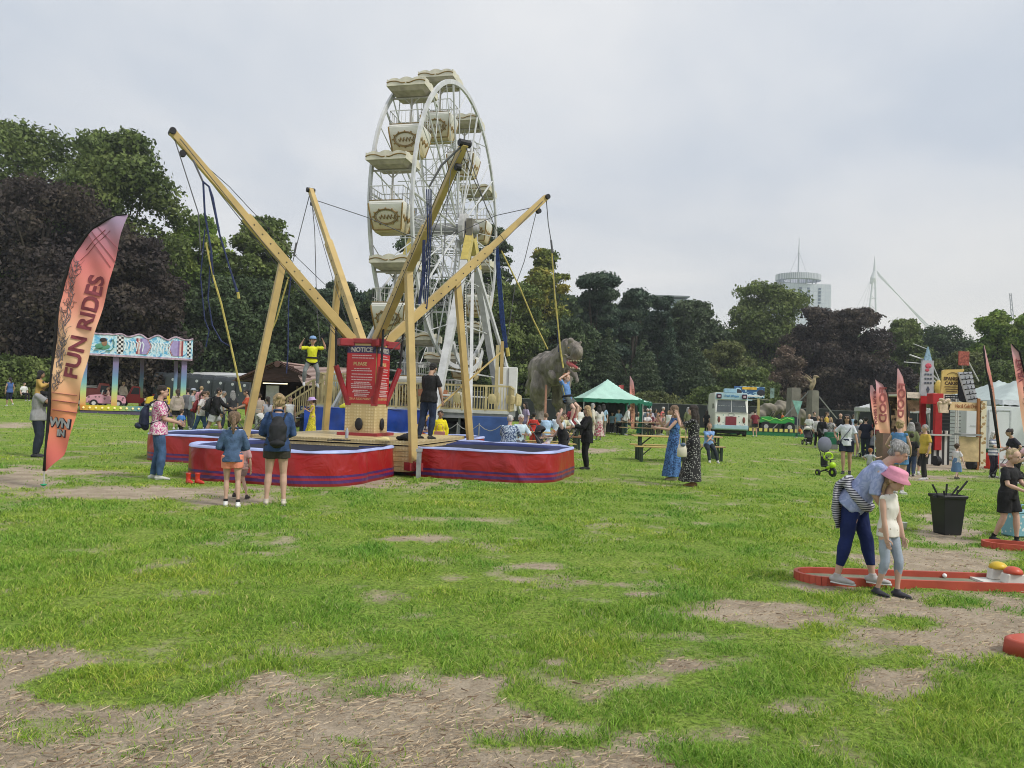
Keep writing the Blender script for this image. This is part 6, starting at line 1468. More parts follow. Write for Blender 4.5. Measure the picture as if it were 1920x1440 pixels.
    MB().box((0, 2.2, .25), (hw*1.8, L_-.8, .2)).build('underbody', dark, root)
    for s_ in (-1, 1): MB().box((s_*(hw+.12), .15, 1.55), (.06, .08, .26)).tube([(s_*hw, .2, 1.5), (s_*(hw+.12), .16, 1.5)], .015, 5).build('mirror', dark, root)
def make_jeepride():
    p = GD(1450, 54); root = empty('jeep_ride', p, math.radians(-3), 'low kiddie ride track with a painted sign on posts', 'fairground ride')
    MB().box((0, 1.8, .22), (5.9, 3.6, .2)).build('track', M((.08, .10, .09), .6), root); MB().box((0, -.03, .13), (6.0, .05, .26)).build('track_skirt', M((.02, .17, .07), .5), root)
    MB().box((0, -.06, .40), (6.0, .05, .22)).build('striped_edge', MP('stripe', (.03, .03, .03), (.68, .60, .16), .9, .5, 'X', .35), root)
    for x, y in ((-1.05, .1), (-.6, 1.6)): MB().box((x, y, 1.5), (.12, .12, 2.3)).build('post', M((.42, .36, .16), .5), root)
    MB().box((-1.45, .6, 2.50), (2.3, .9, .06)).build('canopy', M((.35, .33, .28), .6), root)
    s = MB().box((-1.7, .05, 2.98), (2.1, .08, .80)).build('sign_board', MP('swirl', (.03, .10, .24), (.40, .60, .70), 1.7, .4), root, bevel=.02)
    MB().box((-1.7, -.0, 3.26), (1.0, .04, .18)).build('sign_banner', M((.70, .42, .05), .4, .3, 4), s); MB().box((-1.7, -.0, 2.74), (1.9, .04, .12)).build('sign_strip', M((.7, .7, .7), .4), s)
    mb = MB(); 
    for sx in (-1, 1): mb.ball((-1.7+sx*.8, -.01, 2.95), (.28, .02, .24), 10, 7)
    mb.build('sign_wheels', M((.03, .03, .04), .4), s)
    MB().prism([(-.25, 2.6), (-.25, 3.35), (.02, 3.3), (.02, 2.65)], .0, .05).build('side_board', M((.18, .26, .24), .5, .5, 4), root)
    # the green toy jeep
    q = empty('toy_jeep', p+Vector((.45, .9, .33)), math.radians(172), 'bright green toy off-road jeep with big black tyres on the kiddie track', 'ride car'); gr = M((.04, .38, .07), .3, .15, 3, spec=.6); bk = M((.02, .022, .025), .6)
    MB().prism([(-1.2, .5), (-1.2, 1.0), (-.5, 1.0), (-.45, .85), (.25, .85), (.35, 1.02), (1.1, .95), (1.25, .55)], -.5, .5).build('body', gr, q, bevel=.05)
    mb = MB(); 
    for s_ in (-1, 1): mb.tube([(-1.1, s_*.51, .8), (-.7, s_*.51, .95), (-.3, s_*.51, .75), (.1, s_*.51, .92), (.5, s_*.51, .7), (1.0, s_*.51, .85)], .03, 5)
    mb.build('flame_stripe', M((.30, .65, .10), .4), q)
    MB().prism([(-1.5, .45), (-1.5, .95), (-1.2, 1.1), (-1.15, .5)], -.46, .46).build('tail_box', M((.03, .035, .06), .3), q, bevel=.04); MB().prism([(1.15, .5), (1.1, .95), (1.5, .85), (1.55, .45)], -.5, .5).build('front_grille', M((.05, .06, .06), .4), q, bevel=.04)
    MB().tube([(.35, -.42, 1.0), (.15, -.42, 1.35), (.15, .42, 1.35), (.35, .42, 1.0)], .03, 6).build('roll_bar', bk, q)
    for x in (-.85, .75):
        for s_ in (-1, 1): wl = MB().tube([(x, s_*.42, .30), (x, s_*.70, .30)], .36, 18).build('wheel', bk, q, bevel=.03); MB().tube([(x, s_*.70, .30), (x, s_*.715, .30)], .16, 10).build('rim', M((.5, .5, .5), .3), wl)
    # stone pillars and a rock arch behind
    st = M((.20, .19, .16), .9, .25, 1.6, bump=.5, bscale=5)
    for px, py, w_, h_, lab, d in ((1487, 727, 26, 3.3, 'left grey stone look pillar behind the kiddie ride', 60), (1523, 732, 20, 3.0, 'right grey stone look pillar carrying a perched creature figure', 58)):
        a = GD(px, d); zt = W(px, py, d).z-a.z; o = empty('stone_pillar', a, 0, lab, 'pillar', 'stone look pillars'); ww = w_/F*d*.68
        MB().prism([(-ww*.62, 0), (-ww*.5, zt), (ww*.5, zt), (ww*.6, 0)], -.5, .5).build('shaft', st, o, bevel=.05)
        if px > 1500:
            cr = empty('perched_creature', a+Vector((0, 0, zt)), 0, 'small winged creature figure perched on the right stone pillar', 'figure'); c = MB()
            c.tube([(-.15, 0, .0), (-.1, 0, .3), (.05, 0, .65), (.1, 0, .95)], [.1, .2, .18, .1], 8, roundcap=True).ball((.18, 0, 1.05), (.2, .12, .12)).tube([(.3, 0, 1.05), (.5, 0, 1.0)], [.08, .02], 6).tube([(-.1, 0, .6), (-.5, 0, .95), (-.85, 0, 1.1)], [.1, .06, .03], 6).tube([(.1, 0, .6), (-.3, .3, 1.1), (-.5, .3, 1.25)], [.08, .05, .03], 6)
            c.build('body', M((.30, .24, .15), .8, .4, 4), cr, remesh=.05)
            mb = MB()
            for sx in (-1, 1): mb.beam((sx*.2, .2, zt-.05), (sx*2.9, .4, .3), .07, .07)
            mb.build('steel_strut', M((.22, .23, .22), .5), o)
    a = GD(1462, 62); o = empty('rock_scenery', a, 0, 'moulded rock and dinosaur scenery behind the toy jeep', 'scenery'); c = MB(); rr = random.Random(4)
    for k in range(16): t = k/15; c.ball((-2.6+5.2*t, rr.uniform(-.3, .3), .8+1.2*math.sin(PI*t)+rr.uniform(-.2, .2)), (rr.uniform(.4, .7), .5, rr.uniform(.35, .6)), 8, 6)
    c.build('rock', M((.22, .20, .16), .9, .4, 1.2, bump=.7, bscale=4), o, remesh=.09, disp=.12, dscale=2.5)
    for px in (1341, 1494):
        a = GD(px, 60 if px < 1400 else 52); o = empty('pennant_sign', a, 0, 'pale green pennant sign on a pole, %s of the ice cream van' % ('left' if px < 1400 else 'well to the right'), 'sign', 'pale green pennants'); zt = W(px, 738 if px < 1400 else 751, a.y).z-a.z
        MB().prism([(-.34, zt), (.34, zt-.03), (.06, zt-1.0)], -.02, .02).build('pennant', M((.20, .40, .36), .6, .3, 4), o); MB().tube([(.05, .03, 0), (.05, .03, zt)], .03, 6).build('pole', M((.3, .3, .3), .5), o)
def make_trex():
    d = 45.0; p = GD(1044, d); s = d/F; root = empty('dinosaur_statue', p, 0, 'big grey brown tyrannosaur statue with open jaws behind the picnic tables', 'dinosaur')
    q = lambda px, py, dy=0.0: (W(px, py, d+dy)-p)
    B = lambda px, py, r, dy=0.0: (q(px, py, dy), r*s)
    def tube(mb, L_, n=14):
        mb.tube([a for a, r in L_], [r for a, r in L_], n, roundcap=True)
    mb = MB()
    # trunk: rump (left, far) to neck (right, near)
    tube(mb, [B(1006, 700, 16, 3.4), B(1012, 694, 25, 2.2), B(1020, 693, 31, 1.2), B(1033, 690, 31, .2), B(1047, 682, 27, -.7), B(1058, 668, 21, -1.3), B(1064, 657, 18, -1.7)])
    mb.ball(q(1020, 700, 1.0), (26*s, 1.3, 30*s)); mb.ball(q(1042, 700, -.2), (26*s, 1.0, 24*s)); mb.ball(q(1052, 690, -.9), (20*s, .8, 26*s))
    tube(mb, [B(1003, 705, 15, 3.4), B(996, 722, 10, 5.0), B(990, 738, 5, 7.0)], 10)      # tail going away
    # skull: cranium, brow and deep snout (seen three quarters from the front), then the jaw
    mb.ball(q(1069, 650, -2.0), (17*s, 16*s, 15*s)); mb.ball(q(1064, 660, -1.9), (15*s, 15*s, 16*s)); mb.ball(q(1077, 653, -2.7), (14*s, 17*s, 13*s)); mb.ball(q(1083, 661, -3.2), (11*s, 15*s, 12*s)); mb.box(q(1080, 665, -3.0), (19*s, 20*s, 12*s), Matrix.Rotation(.25, 3, 'Y'))
    mb.ball(q(1089, 642, -2.9), (4*s, 6*s, 4*s), 8, 6); mb.ball(q(1070, 639, -2.9), (6*s, 7*s, 4*s), 8, 6)
    for a in ((1060, 666), (1065, 671), (1072, 673), (1080, 673), (1088, 671)): mb.ball(q(a[0], a[1], -3.1), (4.5*s, 6*s, 3*s), 8, 6)
    tube(mb, [B(1058, 674, 7, -1.9), B(1066, 685, 5, -2.6), B(1076, 693, 4.5, -3.3), B(1086, 694, 3.6, -3.8)], 10)
    tube(mb, [B(1057, 668, 9, -1.7), B(1056, 682, 9, -1.4), B(1053, 694, 11, -1.0)], 10)
    # small arm
    tube(mb, [B(1066, 692, 8, -1.4), B(1076, 702, 6.5, -1.8), B(1083, 711, 4.5, -2.2), B(1082, 716, 3.4, -2.5)], 10)
    for k in (-1, 1): mb.tube([q(1082, 716, -2.5), q(1080+3*k, 720, -2.6)], [2.2*s, .8*s], 6)
    tube(mb, [B(1035, 700, 7, -1.7), B(1039, 709, 5, -2.0)], 8)
    # legs
    for x0, dy, kx in ((1010, .2, 0), (1048, .9, 0)):
        tube(mb, [B(x0+6, 706, 20, dy), B(x0+3, 728, 19, dy-.3), B(x0, 748, 14.5, dy), B(x0+2, 768, 10, dy+.4), B(x0+4, 786, 9, dy+.2), B(x0+5, 797, 9, dy)], 12)
        for k in (-1, 0, 1): mb.tube([q(x0+4, 800, dy), q(x0+4+7*k, 806, dy-.8), q(x0+4+10*k, 810, dy-1.5)], [6.5*s, 5*s, 2.5*s], 7, roundcap=True)
    hide = M((.215, .19, .165), .75, .55, 1.5, bump=1.0, bscale=5, spec=.35, stretch=(1.6, 1.6, .5))
    [setattr(n_.inputs['Distance'], 'default_value', .12) for n_ in hide.node_tree.nodes if n_.type == 'BUMP']
    o = mb.build('body', hide, root, remesh=.05, smooth_it=2, disp=.03, dscale=3.2)
    # skin folds: fine vertical wrinkles
    me = o.data; n_ = len(me.vertices); c = np.empty(n_*3, np.float32); me.vertices.foreach_get('co', c); c = c.reshape(-1, 3); nr = np.empty(n_*3, np.float32); me.vertex_normals.foreach_get('vector', nr); nr = nr.reshape(-1, 3)
    wv = np.sin(c[:, 0]*14+2.2*np.sin(c[:, 2]*2.2)+c[:, 1]*5)*.5+np.sin(c[:, 0]*7+1.8*np.sin(c[:, 2]*1.1+1)+c[:, 1]*3); c += nr*(.040*wv)[:, None]; me.vertices.foreach_set('co', c.ravel()); me.update()
    mb = MB(); mb.tube([q(1066, 680, -2.9), q(1073, 686, -3.4), q(1082, 690, -3.9)], [4.5*s, 4*s, 2.6*s], 8, roundcap=True); mb.build('tongue', M((.45, .10, .10), .4), root, smooth=True)
    mb = MB().ball(q(1073, 679, -2.7), (9*s, 10*s, 7*s)); mb.build('mouth_lining', M((.16, .03, .035), .5), root, smooth=True)
    th = MB()
    for k in range(9): a = q(1066+3*k, 674.5+.2*abs(k-4), -3.6-.03*k); th.tube([a, a+Vector((0, 0, -3.2*s))], [1.1*s, .2*s], 5)
    for k in range(7): a = q(1070+2.7*k, 690.5+.3*k, -3.7-.05*k); th.tube([a, a+Vector((0, 0, 3*s))], [1.1*s, .2*s], 5)
    th.build('teeth', M((.60, .55, .42), .4), root)
    for x, y in ((1066, 652), (1089, 652)): MB().ball(q(x, y, -3.3), (1.8*s, 1.6*s, 1.6*s), 8, 6).build('eye', M((.25, .16, .02), .2), root, smooth=True)
    MB().beam(q(1022, 800, -2.0), q(1024, 722, -1.2), .12, .12).build('prop_pole', M((.35, .18, .12), .6), root)
def picnic_table(px, py, rz, label, k=1.0, d=None, col_=(.50, .36, .14)):
    p = G(px, py) if d is None else GD(px, d); root = empty('picnic_table', p, rz, label, 'table', 'folding beer tables'); wood = M(col_, .6, .2, 3, bump=.2, stretch=(1, 8, 1)); gr = M((.03, .05, .035), .5)
    MB().box((0, 0, .76), (2.2*k, .62, .035)).build('tabletop', wood, root, bevel=.006)
    for s in (-1, 1):
        for y in (-.22, .22): MB().box((s*.82*k, y, .37), (.06, .05, .74)).build('leg', gr, root)
        MB().beam((s*.82*k, -.22, .55), (s*.82*k, .22, .55), .04, .04).beam((s*.82*k, 0, .45), (s*.42*k, 0, .73), .03, .04).build('leg_brace', gr, root)
    out = [root]
    for y, lb in ((-.62, 'front'), (.62, 'rear')):
        c, s_ = math.cos(rz), math.sin(rz); b = empty('bench', p+Vector((-y*s_, y*c, 0)), rz, label.replace('table', '%s bench of the table' % lb, 1), 'bench', 'folding beer benches')
        MB().box((0, 0, .46), (2.2*k, .26, .035)).build('seat', wood, b, bevel=.006)
        for s in (-1, 1): MB().box((s*.84*k, -.08, .22), (.06, .04, .44)).box((s*.84*k, .08, .22), (.06, .04, .44)).box((s*.84*k, 0, .25), (.03, .16, .04)).beam((s*.82*k, 0, .2), (s*.5*k, 0, .44), .03, .03).build('leg', gr, b)
        out.append(b)
    return out
def make_stall():
    # food stall seen from its open side; local x to the right, y away, scaled up from a 1.5 m module
    d = 30.0; p = GD(1760, d+1.0); SC = (1.46, 1.46, 1.2); root = empty('food_stall', p, 0, 'red and black fairground food stall with striped counter and shelves of goods', 'food stall'); root.scale = SC
    K = Matrix.Translation(p) @ Matrix.Diagonal((*SC, 1)); inv = K.inverted(); q = lambda px, py, dy=0.0: inv @ W(px, py, d+dy*1.46)
    red = M((.42, .02, .025), .4, .15, 3); blk = M((.015, .015, .018), .7); wh = M((.62, .60, .56), .5, .08)
    a, b = q(1695, 780, 1.2), q(1772, 780, .6)
    MB().box(((a.x+b.x)/2, a.y+1.3, 1.2), (b.x-a.x, .08, 2.4)).build('back_wall', M((.09, .055, .045), .7, .6, 4), root)
    z1 = 2.25
    MB().box(((a.x+b.x)/2-.1, a.y+.4, z1), (b.x-a.x+.5, 2.0, .06)).build('awning', M((.60, .58, .54), .6), root)
    MB().box(((a.x+b.x)/2-.1, a.y-.62, z1), (b.x-a.x+.5, .03, .20)).build('awning_fascia', M((.62, .54, .46), .5, .4, 7), root)
    c1, c2 = q(1738, 850, .2), q(1772, 850, -.1)
    MB().box((c1.x+.2, c1.y+.3, .47), (.78, .6, .94)).build('striped_counter', MP('stripe', (.02, .02, .02), (.55, .55, .53), 2.2, .6, 'X', .5), root)
    MB().box((c1.x+.2, c1.y+.28, .97), (.84, .7, .05)).build('counter_top', M((.5, .5, .48), .3), root)
    MB().box((c1.x-.55, c1.y+.9, .5), (.6, .4, 1.0)).build('side_counter', M((.2, .13, .1), .6), root)
    rr = random.Random(9); mb = MB()
    for k in range(9): mb.lathe((c1.x-.10+.09*k, c1.y+.2+.1*(k % 2), 1.0), [(.035, 0), (.045, .11)], 8)
    mb.build('paper_cups', M((.62, .60, .56), .6), root)
    x1, x2 = q(1754, 800, .3).x, q(1770, 800, -.1).x
    MB().box((x1, c1.y+.75, 1.35), (.13, .1, 1.75)).build('red_panel', red, root); MB().box((x2, c2.y+.3, 1.35), (.18, .12, 1.75)).build('red_panel', red, root)
    mb = MB()
    for k in range(60): mb.box((a.x+.05+rr.random()*(b.x-a.x-.1), a.y+1.0+.15*rr.random(), 1.05+1.0*rr.random()), (.05+.10*rr.random(), .06, .05+.09*rr.random()))
    mb.build('shelf_goods', M((.42, .28, .18), .5, .9, 5), root)
    MB().box((a.x+.35, a.y+.2, 1.92), (.75, .05, .36)).build('menu_banner', M((.40, .26, .20), .5, .6, 8), root)
    # drinks trailer; a dark ribbed sheet stands in for the shade inside the doorway
    e1, e2 = q(1778, 800, -.2), q(1832, 800, -.8)
    MB().box(((e1.x+e2.x)/2, e1.y+.75, 1.05), (e2.x-e1.x+.1, .08, 2.1)).build('doorway_shade_sheet', M((.02, .022, .028), .6, .3, 6), root)
    mb = MB()
    for k in range(16): mb.box((e1.x+.35, e1.y+.69, .15+.12*k), (.75, .02, .02))
    mb.build('sheet_rib', M((.05, .05, .055), .5), root)
    for px in (1796, 1800): t = q(px, 800, -.5); MB().tube([(t.x, t.y+.1, 0), (t.x, t.y+.1, 2.15)], .022, 6).build('post', M((.55, .55, .54), .4), root)
    f1, f2 = q(1762, 760, -.8), q(1831, 764, -1.3); zc = (f1.z+f2.z)/2
    w_ = (f2-f1).length; cx = (f1.x+f2.x)/2; yy = min(f1.y, f2.y)
    fb = MB().box((cx, yy, zc), (w_, .08, .25)).build('drinks_fascia', M((.66, .46, .26), .5, .18, 4), root)
    text_obj('lettering', 'Hot & Cold Drinks', .17, M((.30, .07, .01), .5), fb, RXZ(cx+.07, yy-.05, zc), sx=.46, bold=.001)
    mb = MB(); rr = random.Random(1)
    for k in range(9): mb.ball((cx-w_/2-.20+.03*k, yy-.02, zc+.10+rr.uniform(-.03, .1)), .055, 7, 5)
    mb.prism([(cx-w_/2-.24, zc+.1), (cx-w_/2+.06, zc+.1), (cx-w_/2+.01, zc-.22), (cx-w_/2-.19, zc-.22)], yy-.04, yy+.04)
    mb.build('popcorn_cutout', M((.62, .48, .36), .6, .3, 9), root)
    g1 = q(1834, 800, -1.4)
    MB().box((g1.x, g1.y+.0, 1.05), (.07, .06, 2.2)).build('trailer_end', M((.30, .12, .04), .5), root, bevel=.01)
    MB().box((g1.x+.11, g1.y-.02, 1.1), (.13, .05, 1.95)).build('posted_menu', MP('spots', (.35, .22, .10), (.66, .58, .44), 9, .6, thr=.4), root)
    MB().box((g1.x-.28, g1.y-.1, .62), (.48, .05, .75)).build('a_board', M((.48, .36, .20), .6, .3, 5), root, bevel=.01)
    MB().box((g1.x-.28, g1.y-.05, 1.05), (.5, .3, .06)).build('trailer_counter', M((.25, .25, .26), .3), root)
    MB().tube([(g1.x-.15, g1.y+.1, .15), (g1.x-.03, g1.y+.1, .15)], .16, 12).tube([(g1.x-.4, g1.y+1.2, .15), (g1.x-.3, g1.y+1.2, .15)], .16, 12).build('trailer_wheel', blk, root)
    r1 = q(1770, 748, -.6); MB().box((r1.x-.12, r1.y+.2, r1.z), (.28, .3, .34)).build('red_sign_box', red, root, bevel=.01)
    # lettering boards on the roof
    def board(name, lab_parts, px0, py0, px1, py1, dy, mat): 
        a_, b_ = q(px0, py0, dy), q(px1, py1, dy); return MB().box(((a_.x+b_.x)/2, a_.y, (a_.z+b_.z)/2), (abs(b_.x-a_.x), .06, abs(a_.z-b_.z))).build(name, mat, root, bevel=.006), ((a_.x+b_.x)/2, a_.y-.036, (a_.z+b_.z)/2), a_.y
    o, c, y = board('black_menu_board', 0, 1772, 740, 1797, 756, -.3, M((.02, .02, .025), .5)); mb = MB(); rr = random.Random(3)
    for k in range(3):
        for j in range(6): mb.box((c[0]-.16+.065*j, c[1]-.004, c[2]+.07-.07*k), (.05, .006, .028))
    mb.build('chalk_line', M((.55, .55, .55), .6), o)
    sp = q(1785, 717, -.2); s = empty('hanging_sign', K @ sp, 0.0, 'yellow curved board reading SPANISH CAKES above the food stall', 'sign'); s.scale = (1.46,)*3
    mb = MB(); mb.prism([(-.30+.0, -.30), (-.27, .30), (-.2, .33), (.2, .35), (.30, .36), (.25, .0), (.24, -.28), (0, -.31)], -.03, .03); mb.build('board', M((.60, .42, .14), .5, .15, 6), s)
    text_obj('lettering', 'SPANISH', .125, M((.08, .04, .02), .5), s, RXZ(-.02, -.036, .09), sx=.9, bold=.004); text_obj('lettering', 'CAKES', .12, M((.08, .04, .02), .5), s, RXZ(-.03, -.036, -.03), sx=1, bold=.004)
    mb = MB(); mb.tube([(.17*math.cos(t), -.036, .13+.13*math.sin(t)) for t in np.linspace(.5, 2.6, 9)], .012, 5, flat=.4)
    for k in range(3): mb.box((-.02, -.036, -.12-.06*k), (.38-.05*k, .008, .018))
    mb.build('ornament', M((.12, .06, .03), .5), s)
    MB().beam((-.28, 0, -.3), (-.28, 0, -.75), .03, .03).beam((.22, 0, -.28), (.22, 0, -.7), .03, .03).build('bracket', M((.4, .4, .4), .4), s)
    # dark gable with white bubble shutter board
    a_, b_, c_, e_ = q(1797, 698, -.3), q(1822, 697, -.5), q(1833, 752, -.9), q(1815, 755, -.7)
    rt = empty('roof_board', K @ ((a_+c_)/2), 0.0, 'white board with rows of black wavy lines leaning on the stall roof', 'board'); rt.scale = SC; o_ = (a_+c_)/2
    def quad(nm, P_, mt, th=.05):
        vs = [v-o_ for v in P_]; vs += [v+Vector((0, th, 0)) for v in vs]; MB()._add(vs, [(0, 1, 2, 3), (7, 6, 5, 4), (0, 4, 5, 1), (1, 5, 6, 2), (2, 6, 7, 3), (3, 7, 4, 0)]).build(nm, mt, rt)
    quad('panel', [a_, b_, c_, e_], M((.50, .50, .52), .5, .08)); quad('dark_side', [q(1799, 700, -.25), q(1802, 700, -.25), q(1815, 757, -.6), q(1797, 750, -.4)], blk)
    mb = MB()
    for k in range(6):
        t = (k+.5)/6; l_, r_ = a_.lerp(e_, t)-o_, b_.lerp(c_, t)-o_; n_ = 12; mb.tube([l_.lerp(r_, j/n_)+Vector((0, -.03, .018*abs(math.sin(j/n_*PI*2.5)))) for j in range(n_+1)], .012, 4)
        for j in range(2):
            m_ = l_.lerp(r_, .33+.33*j); mb.tube([m_+Vector((0, -.03, 0)), m_+Vector((-.015, -.03, .10))], .009, 4)
    mb.build('wavy_line', blk, rt)
    # lighthouse board: mirrored ride price tower
    base = q(1738, 742, .6); s = empty('tower_sign', K @ base, 0.0, 'tall grey lighthouse shaped sign with a pointed blue cap and steel arms', 'sign')
    k_ = (d+.9)/F
    mb = MB(); mb.prism([(-14*k_, 0), (-11*k_, 66*k_), (10*k_, 66*k_), (11*k_, 0)], -.06, .06); mb.build('board', M((.42, .42, .47), .5, .12, 5), s)
    MB().prism([(-7*k_, 66*k_), (0, 92*k_), (7*k_, 66*k_)], -.05, .05).build('cap', M((.25, .38, .5), .5, .4, 12), s)
    mb = MB(); rr = random.Random(6)
    for j in range(3):
        for i in range(3): mb.box((-5*k_+i*5*k_, -.07, 24*k_+j*8*k_), (3*k_, .02, 3.2*k_))
    mb.prism([(-3*k_, 12*k_), (0, 18*k_), (3*k_, 12*k_), (0, 4*k_)], -.075, -.06); mb.build('printed_symbol', M((.08, .09, .13), .5), s)
    mb = MB(); mb.ball((0, -.07, 56*k_), (6*k_, .02, 5*k_), 10, 6).ball((-2*k_, -.07, 48*k_), (4*k_, .02, 3*k_), 8, 6); mb.build('printed_rose', M((.5, .08, .12), .5, .4, 20), s)
    mb = MB(); mb.tube([(0, .08, 88*k_), (-25*k_, .1, 97*k_)], .014, 5).tube([(0, .08, 66*k_), (-32*k_, .1, 76*k_)], .03, 5).tube([(-4*k_, .08, 60*k_), (-42*k_, .1, 62*k_)], .02, 5).tube([(2*k_, .08, 80*k_), (40*k_, .3, 10*k_)], .022, 5).tube([(12*k_, .1, 40*k_), (60*k_, .4, 5*k_)], .03, 5).tube([(12*k_, .1, 32*k_), (60*k_, .4, -3*k_)], .03, 5).tube([(12*k_, .1, 22*k_), (50*k_, .4, -6*k_)], .022, 5)
    mb.build('steel_arm', M((.45, .46, .47), .4), s)
    MB().box((2*k_, -.02, -8*k_), (30*k_, .12, 14*k_)).build('red_base', red, s); MB().ball((22*k_, 0, 16*k_), (9*k_, .06, 14*k_), 12, 8).build('yellow_dome', M((.55, .40, .10), .4), s, smooth=True)
    rp = q(1807, 672, 1.0); s = empty('roof_sign', K @ rp, 0.0, 'small rust red board on a slanting steel arm above the stall', 'sign')
    MB().box((0, 0, 0), (20*k_, .05, 27*k_)).build('board', M((.30, .08, .06), .7, .6, 14), s); MB().tube([(8*k_, .05, -2*k_), (38*k_, .3, -42*k_)], .03, 5).build('steel_arm', M((.45, .46, .47), .4), s)
    MB().tube([(0, .05, -13*k_), (0, .05, -60*k_)], .02, 5).build('pole', M((.3, .3, .3), .5), s)
    # small white van / marquee in shade left of the stall
    canopy_tent('small grey white marquee between the food flags and the stall', 1672, 44, 3.0, 2.1, 2.9, (.55, .56, .56), (.45, .46, .46))
    # white cabin and peaked marquees
    d2 = 32.0; p2 = GD(1862, d2+.6); cb = empty('white_cabin', p2, math.radians(-7), 'large plain white portable cabin at the right behind the stall', 'cabin'); wc = M((.66, .69, .72), .5, .05, 1.5, spec=.5)
    inv2 = (Matrix.Translation(p2) @ Matrix.Rotation(math.radians(-7), 4, 'Z')).inverted(); q2 = lambda px, py, dy=0.0: inv2 @ W(px, py, d2+dy)
    l_, r_ = q2(1830, 760), q2(1911, 760); zt = 2.42
    MB().box(((l_.x+r_.x)/2, 1.3, zt/2), (r_.x-l_.x, 2.4, zt)).build('body', wc, cb, bevel=.015)
    a_ = q2(1872, 768); b_ = q2(1905, 860)
    MB().box(((a_.x+b_.x)/2, .09, 1.18), (b_.x-a_.x+.02, .03, 2.0)).build('door', wc, cb, bevel=.01); mb = MB()
    for x in (a_.x-.03, b_.x+.03): mb.box((x, .075, 1.2), (.05, .03, 2.1))
    mb.box(((a_.x+b_.x)/2, .075, 2.24), (b_.x-a_.x, .03, .05)); mb.build('door_frame', M((.50, .53, .56), .5), cb)
    MB().box((a_.x-.4, .085, 1.55), (.75, .01, .015)).build('panel_seam', M((.35, .37, .4), .6), cb); v = q2(1852, 749); MB().box((v.x, .08, zt-.07), (.28, .03, .07)).build('vent', M((.06, .07, .08), .5), cb)
    l_, r_ = q2(1913, 760), q2(1990, 760); MB().box(((l_.x+r_.x)/2, 1.6, zt/2), (r_.x-l_.x, 2.4, zt)).build('cabin_wing', wc, cb, bevel=.015)
    grn = (.42, .49, .48)
    canopy_tent('grey green peaked marquee behind the white cabin, left peak', 1870, 38.5, 4.4, 2.7, 3.75, grn, (.5, .53, .53)); canopy_tent('grey green peaked marquee behind the white cabin, right peak', 1909, 36.5, 4.3, 2.7, 3.8, grn, (.5, .53, .53))
    canopy_tent('plain white marquee far right at the photo edge', 1995, 34, 4.0, 2.4, 3.4, (.6, .62, .62), (.6, .62, .62))
